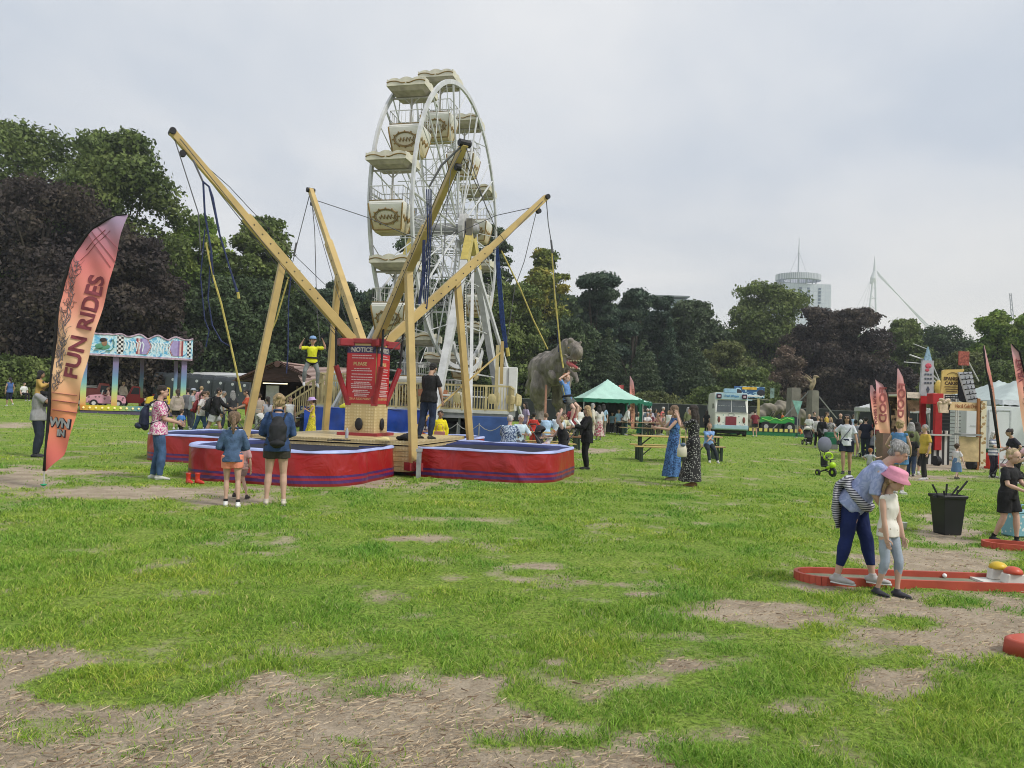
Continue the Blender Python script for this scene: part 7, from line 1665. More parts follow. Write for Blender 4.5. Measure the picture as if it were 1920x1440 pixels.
def make_props():
    # mini golf lanes
    redw = M((.42, .075, .045), .55, .2, 3, bump=.2, bscale=14)
    def lane(label, pts_px, w_, closed_left=True, hgt=.075, rot=None, seed=0):
        """U ended lane: centre line from p to q on the ground"""
        a, b = G(*pts_px[0]), G(*pts_px[1]); ang = math.atan2(b.y-a.y, b.x-a.x); L_ = math.hypot(b.x-a.x, b.y-a.y); root = empty('golf_lane', (a.x, a.y, min(a.z, b.z)), ang, label, 'mini golf lane', 'red edged mini golf lanes'); h2 = w_/2
        path = [(L_, h2), (h2*1.1, h2)]+[(h2*1.1-h2*1.1*math.sin(t), h2*math.cos(t)) for t in np.linspace(.15, PI-.15, 14)]+[(h2*1.1, -h2), (L_, -h2)]
        mb = MB()
        for (x0, y0), (x1, y1) in zip(path, path[1:]): mb.beam((x0, y0, hgt/2-.005), (x1, y1, hgt/2-.005), .038, hgt+.01)
        mb.build('kerb', redw, root)
        mb = MB(); mb.prism([(x, y) for x, y in path], .008, .020, 'z'); mb.build('felt', M((.20, .21, .15), .95, .25, 3, bump=.5, bscale=60), root)
        keepout(a.x+math.cos(ang)*L_/2, a.y+math.sin(ang)*L_/2, L_/2+.05, h2+.02, ang); return root, ang, a
    r, ang, a = lane('long red edged mini golf lane at the feet of the grey haired woman', ((1494, 1086), (2080, 1106)), .44)
    c, s = math.cos(ang), math.sin(ang)
    k = G(1888, 1099); 
    st = MB().box((0, 0, .03), (.52, .38, .02)).build('white_plate', M((.62, .62, .58), .6, .1), None); ob = empty('golf_obstacle', (k.x, k.y, float(H(k.x, k.y))), ang, 'white golf obstacle with yellow and red domed blocks on a white plate', 'golf obstacle')
    st.parent = ob
    MB().prism([(-.10, .04), (-.085, .14), (.085, .14), (.10, .04)], -.15, -.03).build('front_block', M((.62, .60, .55), .6), ob, bevel=.012); MB().lathe((0, -.09, .14), [(.085, 0), (.078, .03), (.05, .055), (.01, .065)], 14).build('red_dome', M((.55, .09, .05), .4), ob, smooth=True)
    MB().prism([(-.13, .04), (-.12, .15), (.05, .15), (.06, .04)], .04, .13).build('rear_block', M((.62, .60, .55), .6), ob, bevel=.012); MB().lathe((-.035, .085, .15), [(.085, 0), (.078, .03), (.05, .055), (.01, .065)], 14).build('yellow_dome', M((.65, .45, .04), .4), ob, smooth=True)
    g = G(1771, 1088); o = MB().ball((0, 0, 0), .0215, 14, 10).build('golf_ball', M((.8, .8, .78), .4), None, smooth=True); o.location = (g.x, g.y, g.z+.045); tag(o, 'white golf ball on the felt of the long lane', 'golf ball')
    lane('red edged mini golf lane behind, at the feet of the blond boy', ((1843, 1024), (2150, 1050)), .34)
    # round rimmed tub at the lower right
    g = G(1956, 1228); rt = empty('golf_ring', (g.x, g.y, g.z), 0, 'red rounded end of a mini golf lane low at the right edge', 'mini golf lane')
    vs = MB().lathe((0, 0, 0), [(.21, 0), (.20, .09), (.185, .10), (.165, .095), (.16, .03)], 26, 1.25, .8).build('kerb', redw, rt, smooth=True); keepout(g.x, g.y, .25, .18, 0)
    # black bin with clubs
    g = G(1776, 1001); bn = empty('black_bin', g, .15, 'square black bin full of mini golf clubs', 'bin'); bm_ = M((.012, .013, .016), .45, .2, 5, spec=.5); q_ = .58/.60
    mb = MB(); 
    vs = []
    for z, r_ in ((0, .165), (.50, .215), (.505, .238), (.545, .24), (.55, .225), (.50, .20), (.30, .19)):
        for sx, sy in ((-1, -1), (1, -1), (1, 1), (-1, 1)): vs.append((sx*r_, sy*r_*.9, z))
    mb._add(vs, [(i*4+j, i*4+(j+1) % 4, i*4+4+(j+1) % 4, i*4+4+j) for i in range(6) for j in range(4)]+[(3, 2, 1, 0), (24, 25, 26, 27)]); mb.build('tub', bm_, bn, bevel=.012)
    MB().tube([(-.25, 0, .50), (-.25, 0, .53)], .04, 8).tube([(.25, 0, .50), (.25, 0, .53)], .04, 8).build('handle', bm_, bn)
    bn.scale = (.78, .78, 1)
    for k, (x, y, dx, dz) in enumerate(((-.12, 0, -.10, .19), (.0, .05, .01, .20), (.08, -.05, .03, .13), (.10, .04, .19, .25), (.06, .08, .13, .17), (-.06, -.04, -.02, .11))):
        o = MB().tube([(0, 0, 0), (dx, 0, dz)], .009, 6).tube([(dx*.45, 0, dz*.45), (dx, 0, dz)], .014, 8).build('golf_club', M((.02, .02, .022), .5), None); o.location = g+Vector((x, y, .49)); tag(o, 'black gripped golf club in the bin, %s' % ('leaning out far left', 'upright in the middle', 'short one right of middle', 'longest, leaning out right', 'behind the longest club', 'low one left of middle')[k], 'golf club', 'golf clubs in the bin')
    # white bucket, floral cooler
    g = G(1690, 993); o = MB().lathe((0, 0, 0), [(.06, 0), (.075, .10), (.08, .105), (.07, .10)], 14).build('white_tub', M((.66, .66, .62), .5), None, smooth=True); o.location = g; tag(o, 'small white tub on the grass behind the pink hatted girl', 'tub')
    g = G(1912, 1006); cl = empty('cooler_bag', g, .2, 'pale blue flowered cool bag standing on the grass', 'bag'); MB().box((0, 0, .17), (.42, .24, .33)).build('body', MP('spots', (.62, .66, .66), (.20, .42, .50), 16, .6, thr=.28), cl, bevel=.02); MB().box((0, 0, .345), (.43, .25, .03)).build('lid', M((.22, .42, .50), .6), cl, bevel=.01); MB().tube([(-.12, -.1, .36), (-.08, -.1, .45), (.08, -.1, .45), (.12, -.1, .36)], .012, 6).build('handle', M((.2, .4, .48), .6), cl)
    # red wellingtons
    g = G(359, 907)
    for k, dx in enumerate((-.06, .09)):
        o = MB().tube([(0, 0, .015), (0, 0, .13), (0, 0, .19)], [.042, .040, .050], 12).tube([(0, .02, .035), (.0, -.07, .032), (0, -.13, .025)], [.040, .040, .026], 10, roundcap=True).build('wellington_boot', M((.52, .03, .015), .3, .1, 5, spec=.6), None, remesh=.008, smooth_it=1); o.location = g+Vector((dx, .03*k, 0)); o.rotation_euler = (0, 0, .9+.3*k); tag(o, 'bright red rubber boot by the trampoline, %s one' % ('left' if k == 0 else 'right'), 'boot', 'pair of red boots')
    # green litter bin
    g = G(1556, 842); b = empty('litter_bin', g, .1, 'green box litter bin on a grey base behind the woman in the white tee', 'bin'); MB().box((0, 0, .12), (.55, .5, .24)).build('base', M((.16, .16, .16), .7), b); MB().box((0, 0, .40), (.56, .5, .34)).box((0, .02, .72), (.60, .5, .26)).build('bin_body', M((.01, .11, .06), .4), b, bevel=.015); MB().box((-.2, -.255, .45), (.09, .02, .16)).build('label_plate', M((.5, .6, .5), .5), b)
    # red gas bottles
    g = G(1857, 879)
    for k, (x, y) in enumerate(((-.06, 0), (.32, .25))):
        b = empty('gas_bottle', g+Vector((x, y, 0)), 0, 'red gas bottle by the trailer end, %s' % ('front one' if k == 0 else 'rear one'), 'gas bottle', 'red gas bottles'); MB().lathe((0, 0, 0), [(.15, 0), (.16, .04), (.16, .50), (.12, .58), (.05, .62)], 16).build('cylinder', M((.55, .03, .015), .35, .12, 4), b, smooth=True); MB().lathe((0, 0, .6), [(.10, 0), (.10, .14), (.07, .15)], 12).build('valve_guard', M((.02, .10, .05), .5), b, smooth=True); MB().tube([(0, 0, .75), (0, 0, .82), (.05, 0, .86)], .012, 6).build('valve', M((.4, .4, .35), .3), b)
    # tricycle with parasol
    g = G(1551, 893); t = empty('tricycle', g, math.radians(15), 'lime green and black toddler tricycle with a push handle', 'tricycle'); li = M((.38, .62, .02), .35, .08, 5); bk = M((.015, .016, .02), .6); s = 1.0
    for x, y, r_ in ((-.22, .12, .09), (.22, .12, .09), (0, -.24, .13)): wl = MB().tube([(x-.025, y, r_), (x+.025, y, r_)], r_, 16).build('wheel', bk, t); MB().tube([(x-.03, y, r_), (x+.03, y, r_)], r_*.4, 10).build('wheel_hub', li, wl)
    MB().tube([(0, -.24, .13), (0, -.16, .30), (0, -.12, .48)], .022, 8).tube([(0, -.18, .26), (0, .12, .16), (-.2, .12, .10)], .02, 8).tube([(0, .12, .16), (.2, .12, .10)], .02, 8).build('frame', bk, t)
    MB().box((0, .05, .28), (.24, .22, .05)).box((0, .15, .42), (.23, .05, .26)).build('seat', bk, t, bevel=.02); MB().ball((0, -.22, .33), (.10, .07, .09), 10, 8).ball((0, -.03, .25), (.09, .12, .05)).build('fairing', li, t, smooth=True)
    MB().tube([(-.17, -.12, .50), (0, -.11, .47), (.17, -.12, .50)], .015, 6).build('handlebar', bk, t); MB().tube([(.14*math.cos(a), -.02, .56+.10*math.sin(a)) for a in [2*PI*k/16 for k in range(17)]], .028, 8, cap=False).build('safety_hoop', li, t, smooth=True)
    MB().tube([(-.02, .2, .3), (-.05, .26, .66), (-.09, .28, .74)], .012, 6).build('push_handle', bk, t)
    gp = W(1546, 833, depth(g)-.1); o = empty('sun_shade', gp, math.radians(8), 'round grey fabric sun shade of the tricycle, tilted on edge', 'sun shade'); MB().tube([(0, .02, 0), (0, 0, 0), (0, -.02, 0)], [.20, .215, .20], 24).build('disc', M((.16, .17, .23), .8, .1), o, smooth=True); MB().tube([(-.12, -.02, -.17), (-.06, -.02, -.20), (0, -.02, -.215), (.06, -.02, -.20), (.12, -.02, -.17)], .016, 6).tube([(.0, .0, -.2), (0, 0, -.30)], .01, 5).build('fringe', bk, o)
def pram(label, px, py=None, rz=0, colr=(.02, .02, .025), hood=(.02, .02, .025), at=None, k=1.0):
    g = G(px, py) if at is None else at; t = empty('pushchair', g, rz, label, 'pushchair', 'pushchairs'); fr = M((.10, .10, .11), .4); m = M(colr, .8, .15, 6, bump=.3); bk = M((.015, .015, .017), .7)
    for x in (-.22, .22):
        for y, r_ in ((-.32, .09), (.25, .13)): wl = MB().tube([(x-.02, y, r_), (x+.02, y, r_)], r_, 14).build('wheel', bk, t); MB().tube([(x-.024, y, r_), (x+.024, y, r_)], r_*.45, 8).build('wheel_hub', M((.4, .4, .4), .4), wl)
        MB().tube([(x, -.32, .12), (x, -.05, .42), (x, .28, .80), (x, .42, 1.02)], .014, 6).tube([(x, .25, .14), (x, -.08, .46)], .014, 6).build('frame', fr, t)
    MB().tube([(-.22, .42, 1.02), (.22, .42, 1.02)], .02, 8).build('handle', bk, t)
    MB().tube([(0, -.22, .42), (0, .02, .40), (0, .16, .52), (0, .26, .80)], [(.18, .05), (.19, .06), (.19, .06), (.18, .04)], 10, ax=(1, 0, 0)).build('seat', m, t, remesh=.02, smooth_it=1)
    hb = MB()
    def hf(u_, v_): a = PI*u_; b = .2+1.25*v_; return (-.21*math.cos(a), .26-.30*math.cos(PI/2-b)*1.0*math.sin(a)*.9-.0, .72+.32*math.sin(a)*math.sin(PI/2-b*.6)*.9)
    hb.grid(hf, 14, 8); o = hb.build('hood', M(hood, .8, .15, 6), t, smooth=True); sm = o.modifiers.new('thick', 'SOLIDIFY'); sm.thickness = .012
    MB().box((0, .05, .24), (.36, .36, .14)).build('basket', bk, t, bevel=.03)
    return t
# ---------------------------------------------------------------- everybody in the park
def make_people(R_=None, cang=0):
    Pn = person; C = Vector
    denim = M((.035, .07, .17), .9, .35, 9, bump=.5, bscale=40); denim2 = M((.07, .12, .22), .9, .35, 9, bump=.5, bscale=40); jean = M((.05, .10, .20), .9, .45, 7, bump=.4, bscale=22)
    navy = (.012, .016, .04); black = (.012, .012, .014); white = (.68, .68, .68)
    # --- around the trampolines
    w1 = Pn('woman with blonde bun in dark denim jacket and brown shorts, seen from behind', 515, 947, hp=208, face=180, lod=0, build=.97, hair=('bun', 'blonde'), top=('jacket', denim), bot=('shorts', (.045, .04, .032), .42), skin='light',
            hands=((.045, -.15, .62), (-.045, -.15, .62)), feet=[(.075, .0, 0), (-.075, .02, 0)], shoe=(.55, .5, .42))
    rucksack(w1, (.014, .015, .018), 'small black leather backpack worn over the dark denim jacket', .95)
    Pn('girl in light denim jacket and coral shorts with white trainers, seen from behind', 432, 950, hp=178, face=178, lod=0, build=.86, kid=.55, hair=('pony', 'fairbrown'), top=('jacket', denim2), bot=('shorts', (.78, .27, .18), .45), skin='light',
            hands=((.05, -.14, .60), (-.05, -.14, .60)), feet=[(.05, -.02, 0), (-.075, .06, 0)], shoe=(.75, .75, .75), sock=(.02, .02, .02))
    Pn('small child in sandals mostly hidden in front of the girl in the denim jacket', 452, 935, H_=.98, face=150, lod=1, build=.9, hair=('short', 'brown'), top=('tee', (.5, .3, .3)), bot=('shorts', (.3, .2, .2)), feet=[(-.10, .0, 0), (.14, -.02, 0)], shoe=(.05, .04, .04))
    pk = Pn('grey haired woman in pink and white leaf print shirt and jeans, looking right', 293, 899, hp=176, face=88, lod=0, build=1.08, hair=('short', 'dark'), top=('tee', MP('swirl', (.50, .08, .26), (.74, .64, .66), 15)), bot=('jeans', jean), skin='light',
            hands=((.055, -.19, .60), (-.02, -.18, .61)), poles=((.6, .8, -.4), (-.6, .8, -.4)), feet=[(.05, .04, 0), (-.06, -.03, 0)], shoe=(.55, .55, .52), head=(0, 4))
    rucksack(pk, (.012, .018, .045), 'round navy backpack on the woman in the pink leaf print shirt', .95)
    mn = Pn('man in grey tee and dark jeans carrying a child on his shoulders', 68, 857, H_=1.76, face=75, lod=1, build=1.12, hair=('crop', 'dark'), top=('tee', (.27, .27, .28)), bot=('jeans', (.018, .024, .04)), skin='mid',
            hands=((.04, -.16, .80), (-.02, -.13, .83)), poles=((.5, -.5, -.9), (-.5, -.5, -.9)), shoe=(.03, .03, .035), feet=[(.085, .02, 0), (-.075, 0, 0)])
    top_ = mn['M'] @ (mn['nk']+Vector((0, 0, 0)))
    Pn('child with black curly hair in mustard coat riding on the man in the grey tee', at=(top_.x, top_.y, top_.z-.40), H_=1.0, rz=mn['rz'], lod=1, hip=.42, hair=('bob', 'black'), top=('hoodie', (.42, .27, .08)), bot=('trousers', black), skin='mid',
            feet=[(.11, -.16, .10), (-.11, -.16, .10)], hands=((.06, -.17, .62), (-.06, -.17, .62)), shoe=(.05, .05, .06), kid=.9)
    Pn('woman in blue vest and dark cropped leggings walking away at the far left', 17, 762, hp=54, face=205, lod=2, build=.98, hair=('pony', 'dark'), top=('vest', (.06, .12, .32)), bot=('crop', navy, 1.3), skin='tan', feet=[(.04, -.08, 0), (-.04, .16, .06)])
    Pn('seated figure in white by the left fence', at=GD(46, 52), H_=1.6, hip=.30, lod=2, hair=('short', 'black'), top=('tee', white), bot=('trousers', black), feet=[(.07, -.25, 0), (-.06, -.25, 0)], face=30)
    # --- walkers on the left
    Pn('toddler in bright blue tee and black trousers among the walkers', 338, 822, H_=1.0, face=150, lod=1, hair=('short', 'brown'), top=('tee', (.06, .20, .55)), bot=('trousers', black), feet=[(.05, -.08, 0), (-.05, .08, 0)], shoe=(.1, .1, .1))
    Pn('woman in beige hoodie and black shorts behind the woman in the pink print', 330, 806, H_=1.64, face=190, lod=1, build=.97, hair=('pony', 'brown'), top=('hoodie', (.42, .35, .31)), bot=('shorts', black), shoe=white)
    Pn('person in grey cap and grey tee standing beside the striding group', 358, 806, H_=1.70, face=100, lod=1, hair=('short', 'dark'), hat=('cap', (.40, .44, .52)), top=('tee', (.38, .40, .44)), bot=('trousers', (.05, .06, .09)))
    wr = Pn('woman in white top and blue jeans striding right with a dark red backpack', 374, 822, H_=1.66, face=80, lod=1, build=.97, hair=('pony', 'brown'), top=('tee', (.62, .60, .60)), bot=('jeans', jean), feet=[(.03, -.17, 0), (-.03, .17, .02)], lean=6, hands=((.06, -.24, .62), (-.09, .02, .5)), shoe=(.4, .4, .4))
    rucksack(wr, (.16, .015, .02), 'dark red backpack worn by the striding woman in jeans', .95)
    wm_ = Pn('man in black hoodie and pale grey shorts striding right', 400, 824, H_=1.78, face=82, lod=1, build=1.05, hair=('short', 'black'), top=('hoodie', black), bot=('shorts', (.42, .43, .45), .75), feet=[(.03, -.16, 0), (-.03, .18, .03)], lean=8, hands=((.05, -.28, .62), (-.09, -.12, .50)), skin='tan', shoe=(.05, .05, .05))
    rucksack(wm_, (.016, .017, .02), 'big black backpack of the man in pale grey shorts', 1.15)
    Pn('man in orange tee and black harness bag leaning over a pushchair', 466, 822, H_=1.80, face=-80, lod=1, build=1.05, hair=('short', 'black'), top=('tee', (.52, .09, .04)), bot=('trousers', black), lean=10, hands=((.05, -.26, .60), (-.03, -.25, .60)), skin='tan', shoe=(.5, .5, .5))
    pram('black pushchair under the man in the orange tee', 445, 826, math.radians(75), k=1)
    pram('white and black pushchair lying low behind the girl in denim', 478, 830, math.radians(-60), hood=(.5, .5, .48))
    Pn('person in grey camouflage trousers and pale top right of the man in orange', 484, 808, H_=1.62, face=170, lod=1, hair=('short', 'brown'), top=('tee', (.52, .42, .36)), bot=('baggy', MP('swirl', (.18, .2, .18), (.42, .44, .42), 9)))
    Pn('woman in grey sleeveless top with dark ponytail left of the blonde bun', 499, 828, H_=1.55, face=205, lod=1, build=.97, hair=('pony', 'dark'), top=('vest', (.34, .35, .40)), bot=('shorts', (.1, .1, .12)), skin='tan')
    Pn('woman in white vest facing the camera behind the blonde bun', 541, 824, H_=1.56, face=20, lod=1, build=.97, hair=('topbun', 'fairbrown'), top=('vest', white), bot=('shorts', (.2, .25, .3)), skin='tan')
    Pn('little girl in yellow dress and lilac bucket hat eating', at=GD(585, 22.4)+Vector((0, 0, .42)), H_=1.16, face=-80, lod=1, build=.88, hair=('pony', 'brown'), hat=('bucket', (.48, .34, .62)), top=('vest', (.62, .50, .05)), bot=('dress', MP('swirl', (.34, .30, .03), (.70, .62, .03), 16), .14, .05), skin='tan', hands=((.04, -.17, .70), (-.03, -.14, .78)), head=(0, 8))
    for px, c, hr, lab, H_ in ((300, (.03, .03, .035), 'black', 'dark dressed parent with black hair at the edge of the roundabout', 1.7), (312, (.55, .30, .34), 'blonde', 'small girl in pink seen behind the pink print shirt', 1.15), (388, (.42, .36, .32), 'fairbrown', 'woman in pale brown top in front of the toilets', 1.62), (418, (.5, .5, .5), 'grey', 'person in light grey far behind the walkers', 1.66), (352, (.16, .16, .18), 'dark', 'dark grey dressed person queueing by the roundabout corner', 1.7)):
        Pn(lab, at=GD(px, 33), H_=H_, face=random.choice((160, 200, 90)), lod=2, hair=('short', hr), top=('tee', c), bot=('trousers', (.04, .05, .08)))
    # roundabout riders
    if R_:
        Pn('person in cream fleece standing by the pink toy car on the roundabout', at=R_(2.0, 1.9), H_=1.35, face=150, lod=2, hair=('short', 'blonde'), top=('hoodie', (.52, .45, .36)), bot=('trousers', (.2, .2, .22)))
        for x, y, c, lab in ((1.25, 1.0, (.5, .35, .3), 'toddler seated in the pink toy car'), (3.75, .95, (.2, .3, .5), 'toddler riding in the yellow toy truck'), (.2, 2.6, (.55, .5, .2), 'child riding the red toy fire engine')):
            Pn(lab, at=R_(x, y)+Vector((0, 0, .12)), H_=1.0, rz=cang+PI/2*-1, lod=2, hip=.42, hair=('short', 'fairbrown'), top=('tee', c), bot=('trousers', navy), feet=[(.06, -.2, .1), (-.06, -.2, .1)], hands=((.05, -.2, .55), (-.05, -.2, .55)))
    # --- bungee jumpers
    b = W(583, 722, 19.5); j1 = Pn('boy in yellow tee and blue cap hanging in the bungee harness', at=b, H_=1.24, face=10, lod=0, hip=.50, hair=('short', 'brown'), hat=('cap', (.22, .36, .60)), top=('tee', (.66, .70, .03)), bot=('jeans', (.20, .23, .24)), kid=.75, feet=[(.13, .02, .0), (-.13, .08, .02)], kneeout=.6,
           hands=((.20, -.06, .90), (-.21, -.05, .87)), poles=((.9, .2, -.6), (-.9, .2, -.6)), shoe=(.5, .52, .55), tilt=-.4)
    def harness(j, lab):
        T = j['T']; q = j['q']; h = empty('harness', j['M'] @ T((0, 0, 0)), j['rz'], lab, 'harness', 'bungee harnesses'); o = T((0, 0, 0)); bk = M(black, .7); mb = MB()
        mb.tube([T((.112*math.cos(a), .086*math.sin(a), .055))-o for a in [2*PI*k/16 for k in range(17)]], .022*q, 6, cap=False)
        for s in (-1, 1): mb.tube([T((s*(.055+.062*math.cos(a)), .066*math.sin(a), -.055+.03*math.cos(a)))-o for a in [2*PI*k/12 for k in range(13)]], .014*q, 5, cap=False)
        mb.build('waist_belt', bk, h, smooth=True)
        for s in (-1, 1): MB().tube([T((s*.11, 0, .06))-o, T((s*.15, .0, .35))-o], .008*q, 5).build('lifting_strap', M((.45, .38, .08), .7) if lab.startswith('black and yellow') else bk, h)
        MB().ball(T((0, -.085, .05))-o, .018*q, 8, 6).build('buckle', M((.5, .5, .5), .3), h); return h
    harness(j1, 'black bungee harness worn by the boy in the blue cap')
    b = W(1063, 792, 19.0); j2 = Pn('ginger boy in blue tee and white trainers swinging in the bungee harness', at=b, H_=1.30, face=65, lod=0, hip=.44, lean=-12, hair=('short', 'ginger'), top=('tee', (.12, .24, .50)), bot=('shorts', (.10, .11, .10), .6), kid=.7, feet=[(.05, -.16, .03), (-.06, -.10, .0)], tilt=-.7,
           hands=((.10, .05, .93), (-.11, .0, .90)), poles=((.8, .5, .2), (-.8, .5, .2)), shoe=(.75, .75, .75), skin='fair', head=(0, 12))
    harness(j2, 'black and yellow bungee harness worn by the ginger boy')
    deck = Vector((0, 0, .735)); p = GD(801, 17.7)+deck
    Pn('man in black tee and blue jeans standing on the ride, bent over his phone', at=p, H_=1.75, face=145, lod=0, build=1.1, hair=('short', 'black'), top=('tee', (.012, .012, .013)), bot=('jeans', (.018, .03, .065)), skin='tan', head=(0, 28), hands=((.11, -.12, .50), (-.14, -.10, .50)), feet=[(.10, .05, 0), (-.04, .0, 0)], lean=4, shoe=(.03, .03, .03))
    p = GD(824, 20.8); Pn('child in bright yellow raincoat over a white tee at the back trampoline', at=p, H_=1.35, face=10, lod=1, hair=('short', 'dark'), top=('jacket', (.76, .66, .02)), bot=('shorts', (.50, .22, .20)), skin='mid')
    bb = GD(824, 20.55)+Vector((0, 0, .56)); o = MB().box((0, 0, .12), (.28, .12, .24)).tube([(-.1, 0, .24), (-.05, 0, .42), (.05, 0, .42), (.1, 0, .24)], .01, 5).build('bag', M((.50, .22, .20), .6, .2, 5), None, bevel=.03); o.location = bb; tag(o, 'dusty pink bag held in front of the yellow raincoat', 'bag')
    p = GD(783, 20.4)+Vector((0, 0, .30)); Pn('child in black and white striped top crouching behind the front post', at=p, H_=1.2, face=60, lod=1, hip=.34, hair=('long', 'brown'), top=('tee', MP('stripe', (.02, .02, .02), (.70, .70, .70), 1.4, .8, 'Z', .45)), bot=('shorts', (.5, .12, .05)), feet=[(.07, -.22, 0), (-.06, -.2, 0)], hands=((.08, -.25, .42), (-.06, -.25, .42)), lean=25, skin='tan')
    # on the ferris wheel platform
    Pn('woman in dark vest and shorts waiting on the wheel platform', at=GD(756, 31)+Vector((0, 0, 1.28)), H_=1.62, face=170, lod=1, build=.97, hair=('long', 'fairbrown'), top=('vest', (.02, .02, .025)), bot=('shorts', (.3, .32, .34), .3), skin='tan')
    Pn('person in pale blue shirt at the top of the platform stairs', at=GD(628, 30.6)+Vector((0, 0, 1.28)), H_=1.62, face=150, lod=1, hair=('short', 'ginger'), top=('loose', (.50, .62, .68)), bot=('trousers', (.1, .12, .18)))
    # --- right of the ride
    k = Pn('blonde woman in long black cardigan and sunglasses pushing a pushchair', 1099, 880, hp=119, face=-75, lod=0, build=.98, hair=('long', 'blonde'), top=('cardigan', (.010, .010, .011)), bot=('trousers', (.010, .010, .011)), hands=((.04, -.22, .66), (-.04, -.22, .66)), shoe=(.02, .02, .02), glasses=True)
    g = k['p']; pram('black pushchair pushed by the woman in the black cardigan', 1072, at=Vector((g.x-.75, g.y-.1, g.z)), rz=math.radians(-80))
    pram('reclined dark pushchair with a ginger haired child at the yellow table', 1020, 862, math.radians(60))
    Pn('ginger haired toddler lying in the reclined pushchair', at=G(1024, 862)+Vector((0, 0, .18)), H_=.95, face=-70, lod=1, hip=.30, lean=-35, hair=('short', 'ginger'), top=('tee', (.66, .60, .66)), bot=('leggings', (.55, .45, .55)), feet=[(.05, -.45, .12), (-.05, -.45, .10)], hands=((.12, -.2, .5), (-.1, -.2, .45)), skin='fair', shoe=(.6, .5, .55))
    t = picnic_table(1010, 858, math.radians(8), 'yellow beer table beside the right trampoline', .9)
    on_bench('woman in black vest resting an arm on her head at the near table', 1056, 19.4, .50, -80, H_=1.62, build=1.0, lod=1, hair=('short', 'blonde'), top=('vest', black), bot=('trousers', (.3, .32, .4)), hands=((.03, -.06, .88), (-.10, -.26, .50)), skin='fair', poles=((.5, -.9, .4), (-.6, .4, -.3)))
    on_bench('white haired woman in blue and white patterned blouse seen from behind', 953, 20.0, .48, 165, H_=1.60, build=1.3, lod=1, hair=('short', 'white'), top=('tee', MP('swirl', (.06, .10, .20), (.46, .56, .66), 11), 1.2), bot=('trousers', (.55, .5, .42)), hands=((.10, -.28, .46), (-.10, -.28, .46)))
    on_bench('white haired person in pale blue shirt across from the patterned blouse', 972, 21.4, .48, 30, H_=1.62, lod=1, hair=('short', 'white'), top=('shirt', (.50, .62, .70)), bot=('trousers', (.1, .1, .12)))
    for args in (('boy in red tee standing with his back to the camera by the seated couple', 1000, 836, 1.32, 175, ('short', 'black'), ('tee', (.50, .04, .03)), ('trousers', (.5, .05, .04))),
                 ('child in dark blue patterned top beside the boy in red', 1011, 838, 1.1, 200, ('short', 'brown'), ('tee', (.08, .10, .24)), ('shorts', (.1, .14, .25)))):
        lab, px, py, H_, fc, hr, tp, bt = args; Pn(lab, at=GD(px, 27), H_=H_, face=fc, lod=1, hair=hr, top=tp, bot=bt, skin='tan')
    tt = picnic_table(1040, 0, math.radians(4), 'brown topped beer table where the two blue shirts sit', 1.0, d=29, col_=(.26, .13, .07))
    on_bench('grey haired woman in light blue blouse seen from behind at the far table', 1023, 28.3, .48, 180, H_=1.6, lod=1, build=1.15, hair=('short', 'fairbrown'), top=('tee', (.36, .52, .72)), bot=('trousers', (.55, .45, .36)))
    on_bench('man in white shirt seen from behind beside the light blue blouse', 1046, 28.4, .48, 180, H_=1.72, lod=1, build=1.2, hair=('bald', 'grey'), top=('shirt', (.58, .66, .74)), bot=('trousers', (.1, .1, .12)), head=(0, 25))
    on_bench('person in pale yellow top facing the camera at the far table', 1057, 30.0, .48, 5, H_=1.62, lod=1, hair=('short', 'brown'), top=('tee', (.55, .55, .36)), bot=('trousers', (.1, .1, .12)))
    for lab, px, d, H_, fc, hr, tp, bt in (('person in white blouse standing left of the marquee', 1086, 36, 1.6, 30, ('short', 'black'), ('tee', white), ('trousers', black)),
        ('tall person in cream jacket and hood in front of the marquee', 1110, 37, 1.75, 100, ('bob', 'grey'), ('cardigan', (.58, .54, .46)), ('trousers', (.55, .5, .42))),
        ('woman in long flower print dress in front of the marquee', 1123, 37.5, 1.66, 200, ('long', 'black'), ('tee', (.6, .58, .56)), ('dress', MP('spots', (.35, .10, .14), (.55, .46, .42), 9), .1, .06)),
        ('person in pale blue top inside the marquee', 1160, 46, 1.5, 20, ('short', 'brown'), ('tee', (.30, .50, .68)), ('trousers', black)),
        ('person in light blue seated deep under the marquee', 1148, 48, 1.3, 0, ('short', 'dark'), ('tee', (.25, .36, .5)), ('trousers', black))):
        Pn(lab, at=GD(px, d), H_=H_, face=fc, lod=2, hair=hr, top=tp, bot=bt)
    # --- women eating in long dresses
    l1 = Pn('woman in long blue patterned dress eating, facing left', 1262, 900, hp=140, face=-75, lod=0, build=.97, hair=('long', 'fairbrown'), top=('vest', MP('swirl', (.02, .05, .14), (.08, .20, .46), 15)), bot=('dress', MP('swirl', (.02, .05, .14), (.08, .20, .46), 15), .05, .03), hands=((.03, -.24, .69), (-.04, -.20, .80)), poles=((.3, -.3, -1), (-.3, -.3, -1)), glasses=True, shoe=(.5, .4, .3), skin='light')
    l2 = Pn('woman in long black dress with white flecks, hands raised, hair down her back', 1298, 912, hp=152, face=-95, lod=0, build=.98, hair=('long', 'dark'), top=('tee', MP('spots', (.42, .42, .40), (.014, .014, .016), 30, thr=.30)), bot=('dress', MP('spots', (.42, .42, .40), (.014, .014, .016), 30, thr=.30), .06, .05), hands=((.03, -.20, .86), (-.04, -.19, .84)), poles=((.3, -.3, -1), (-.3, -.3, -1)), shoe=(.25, .12, .05), skin='light')
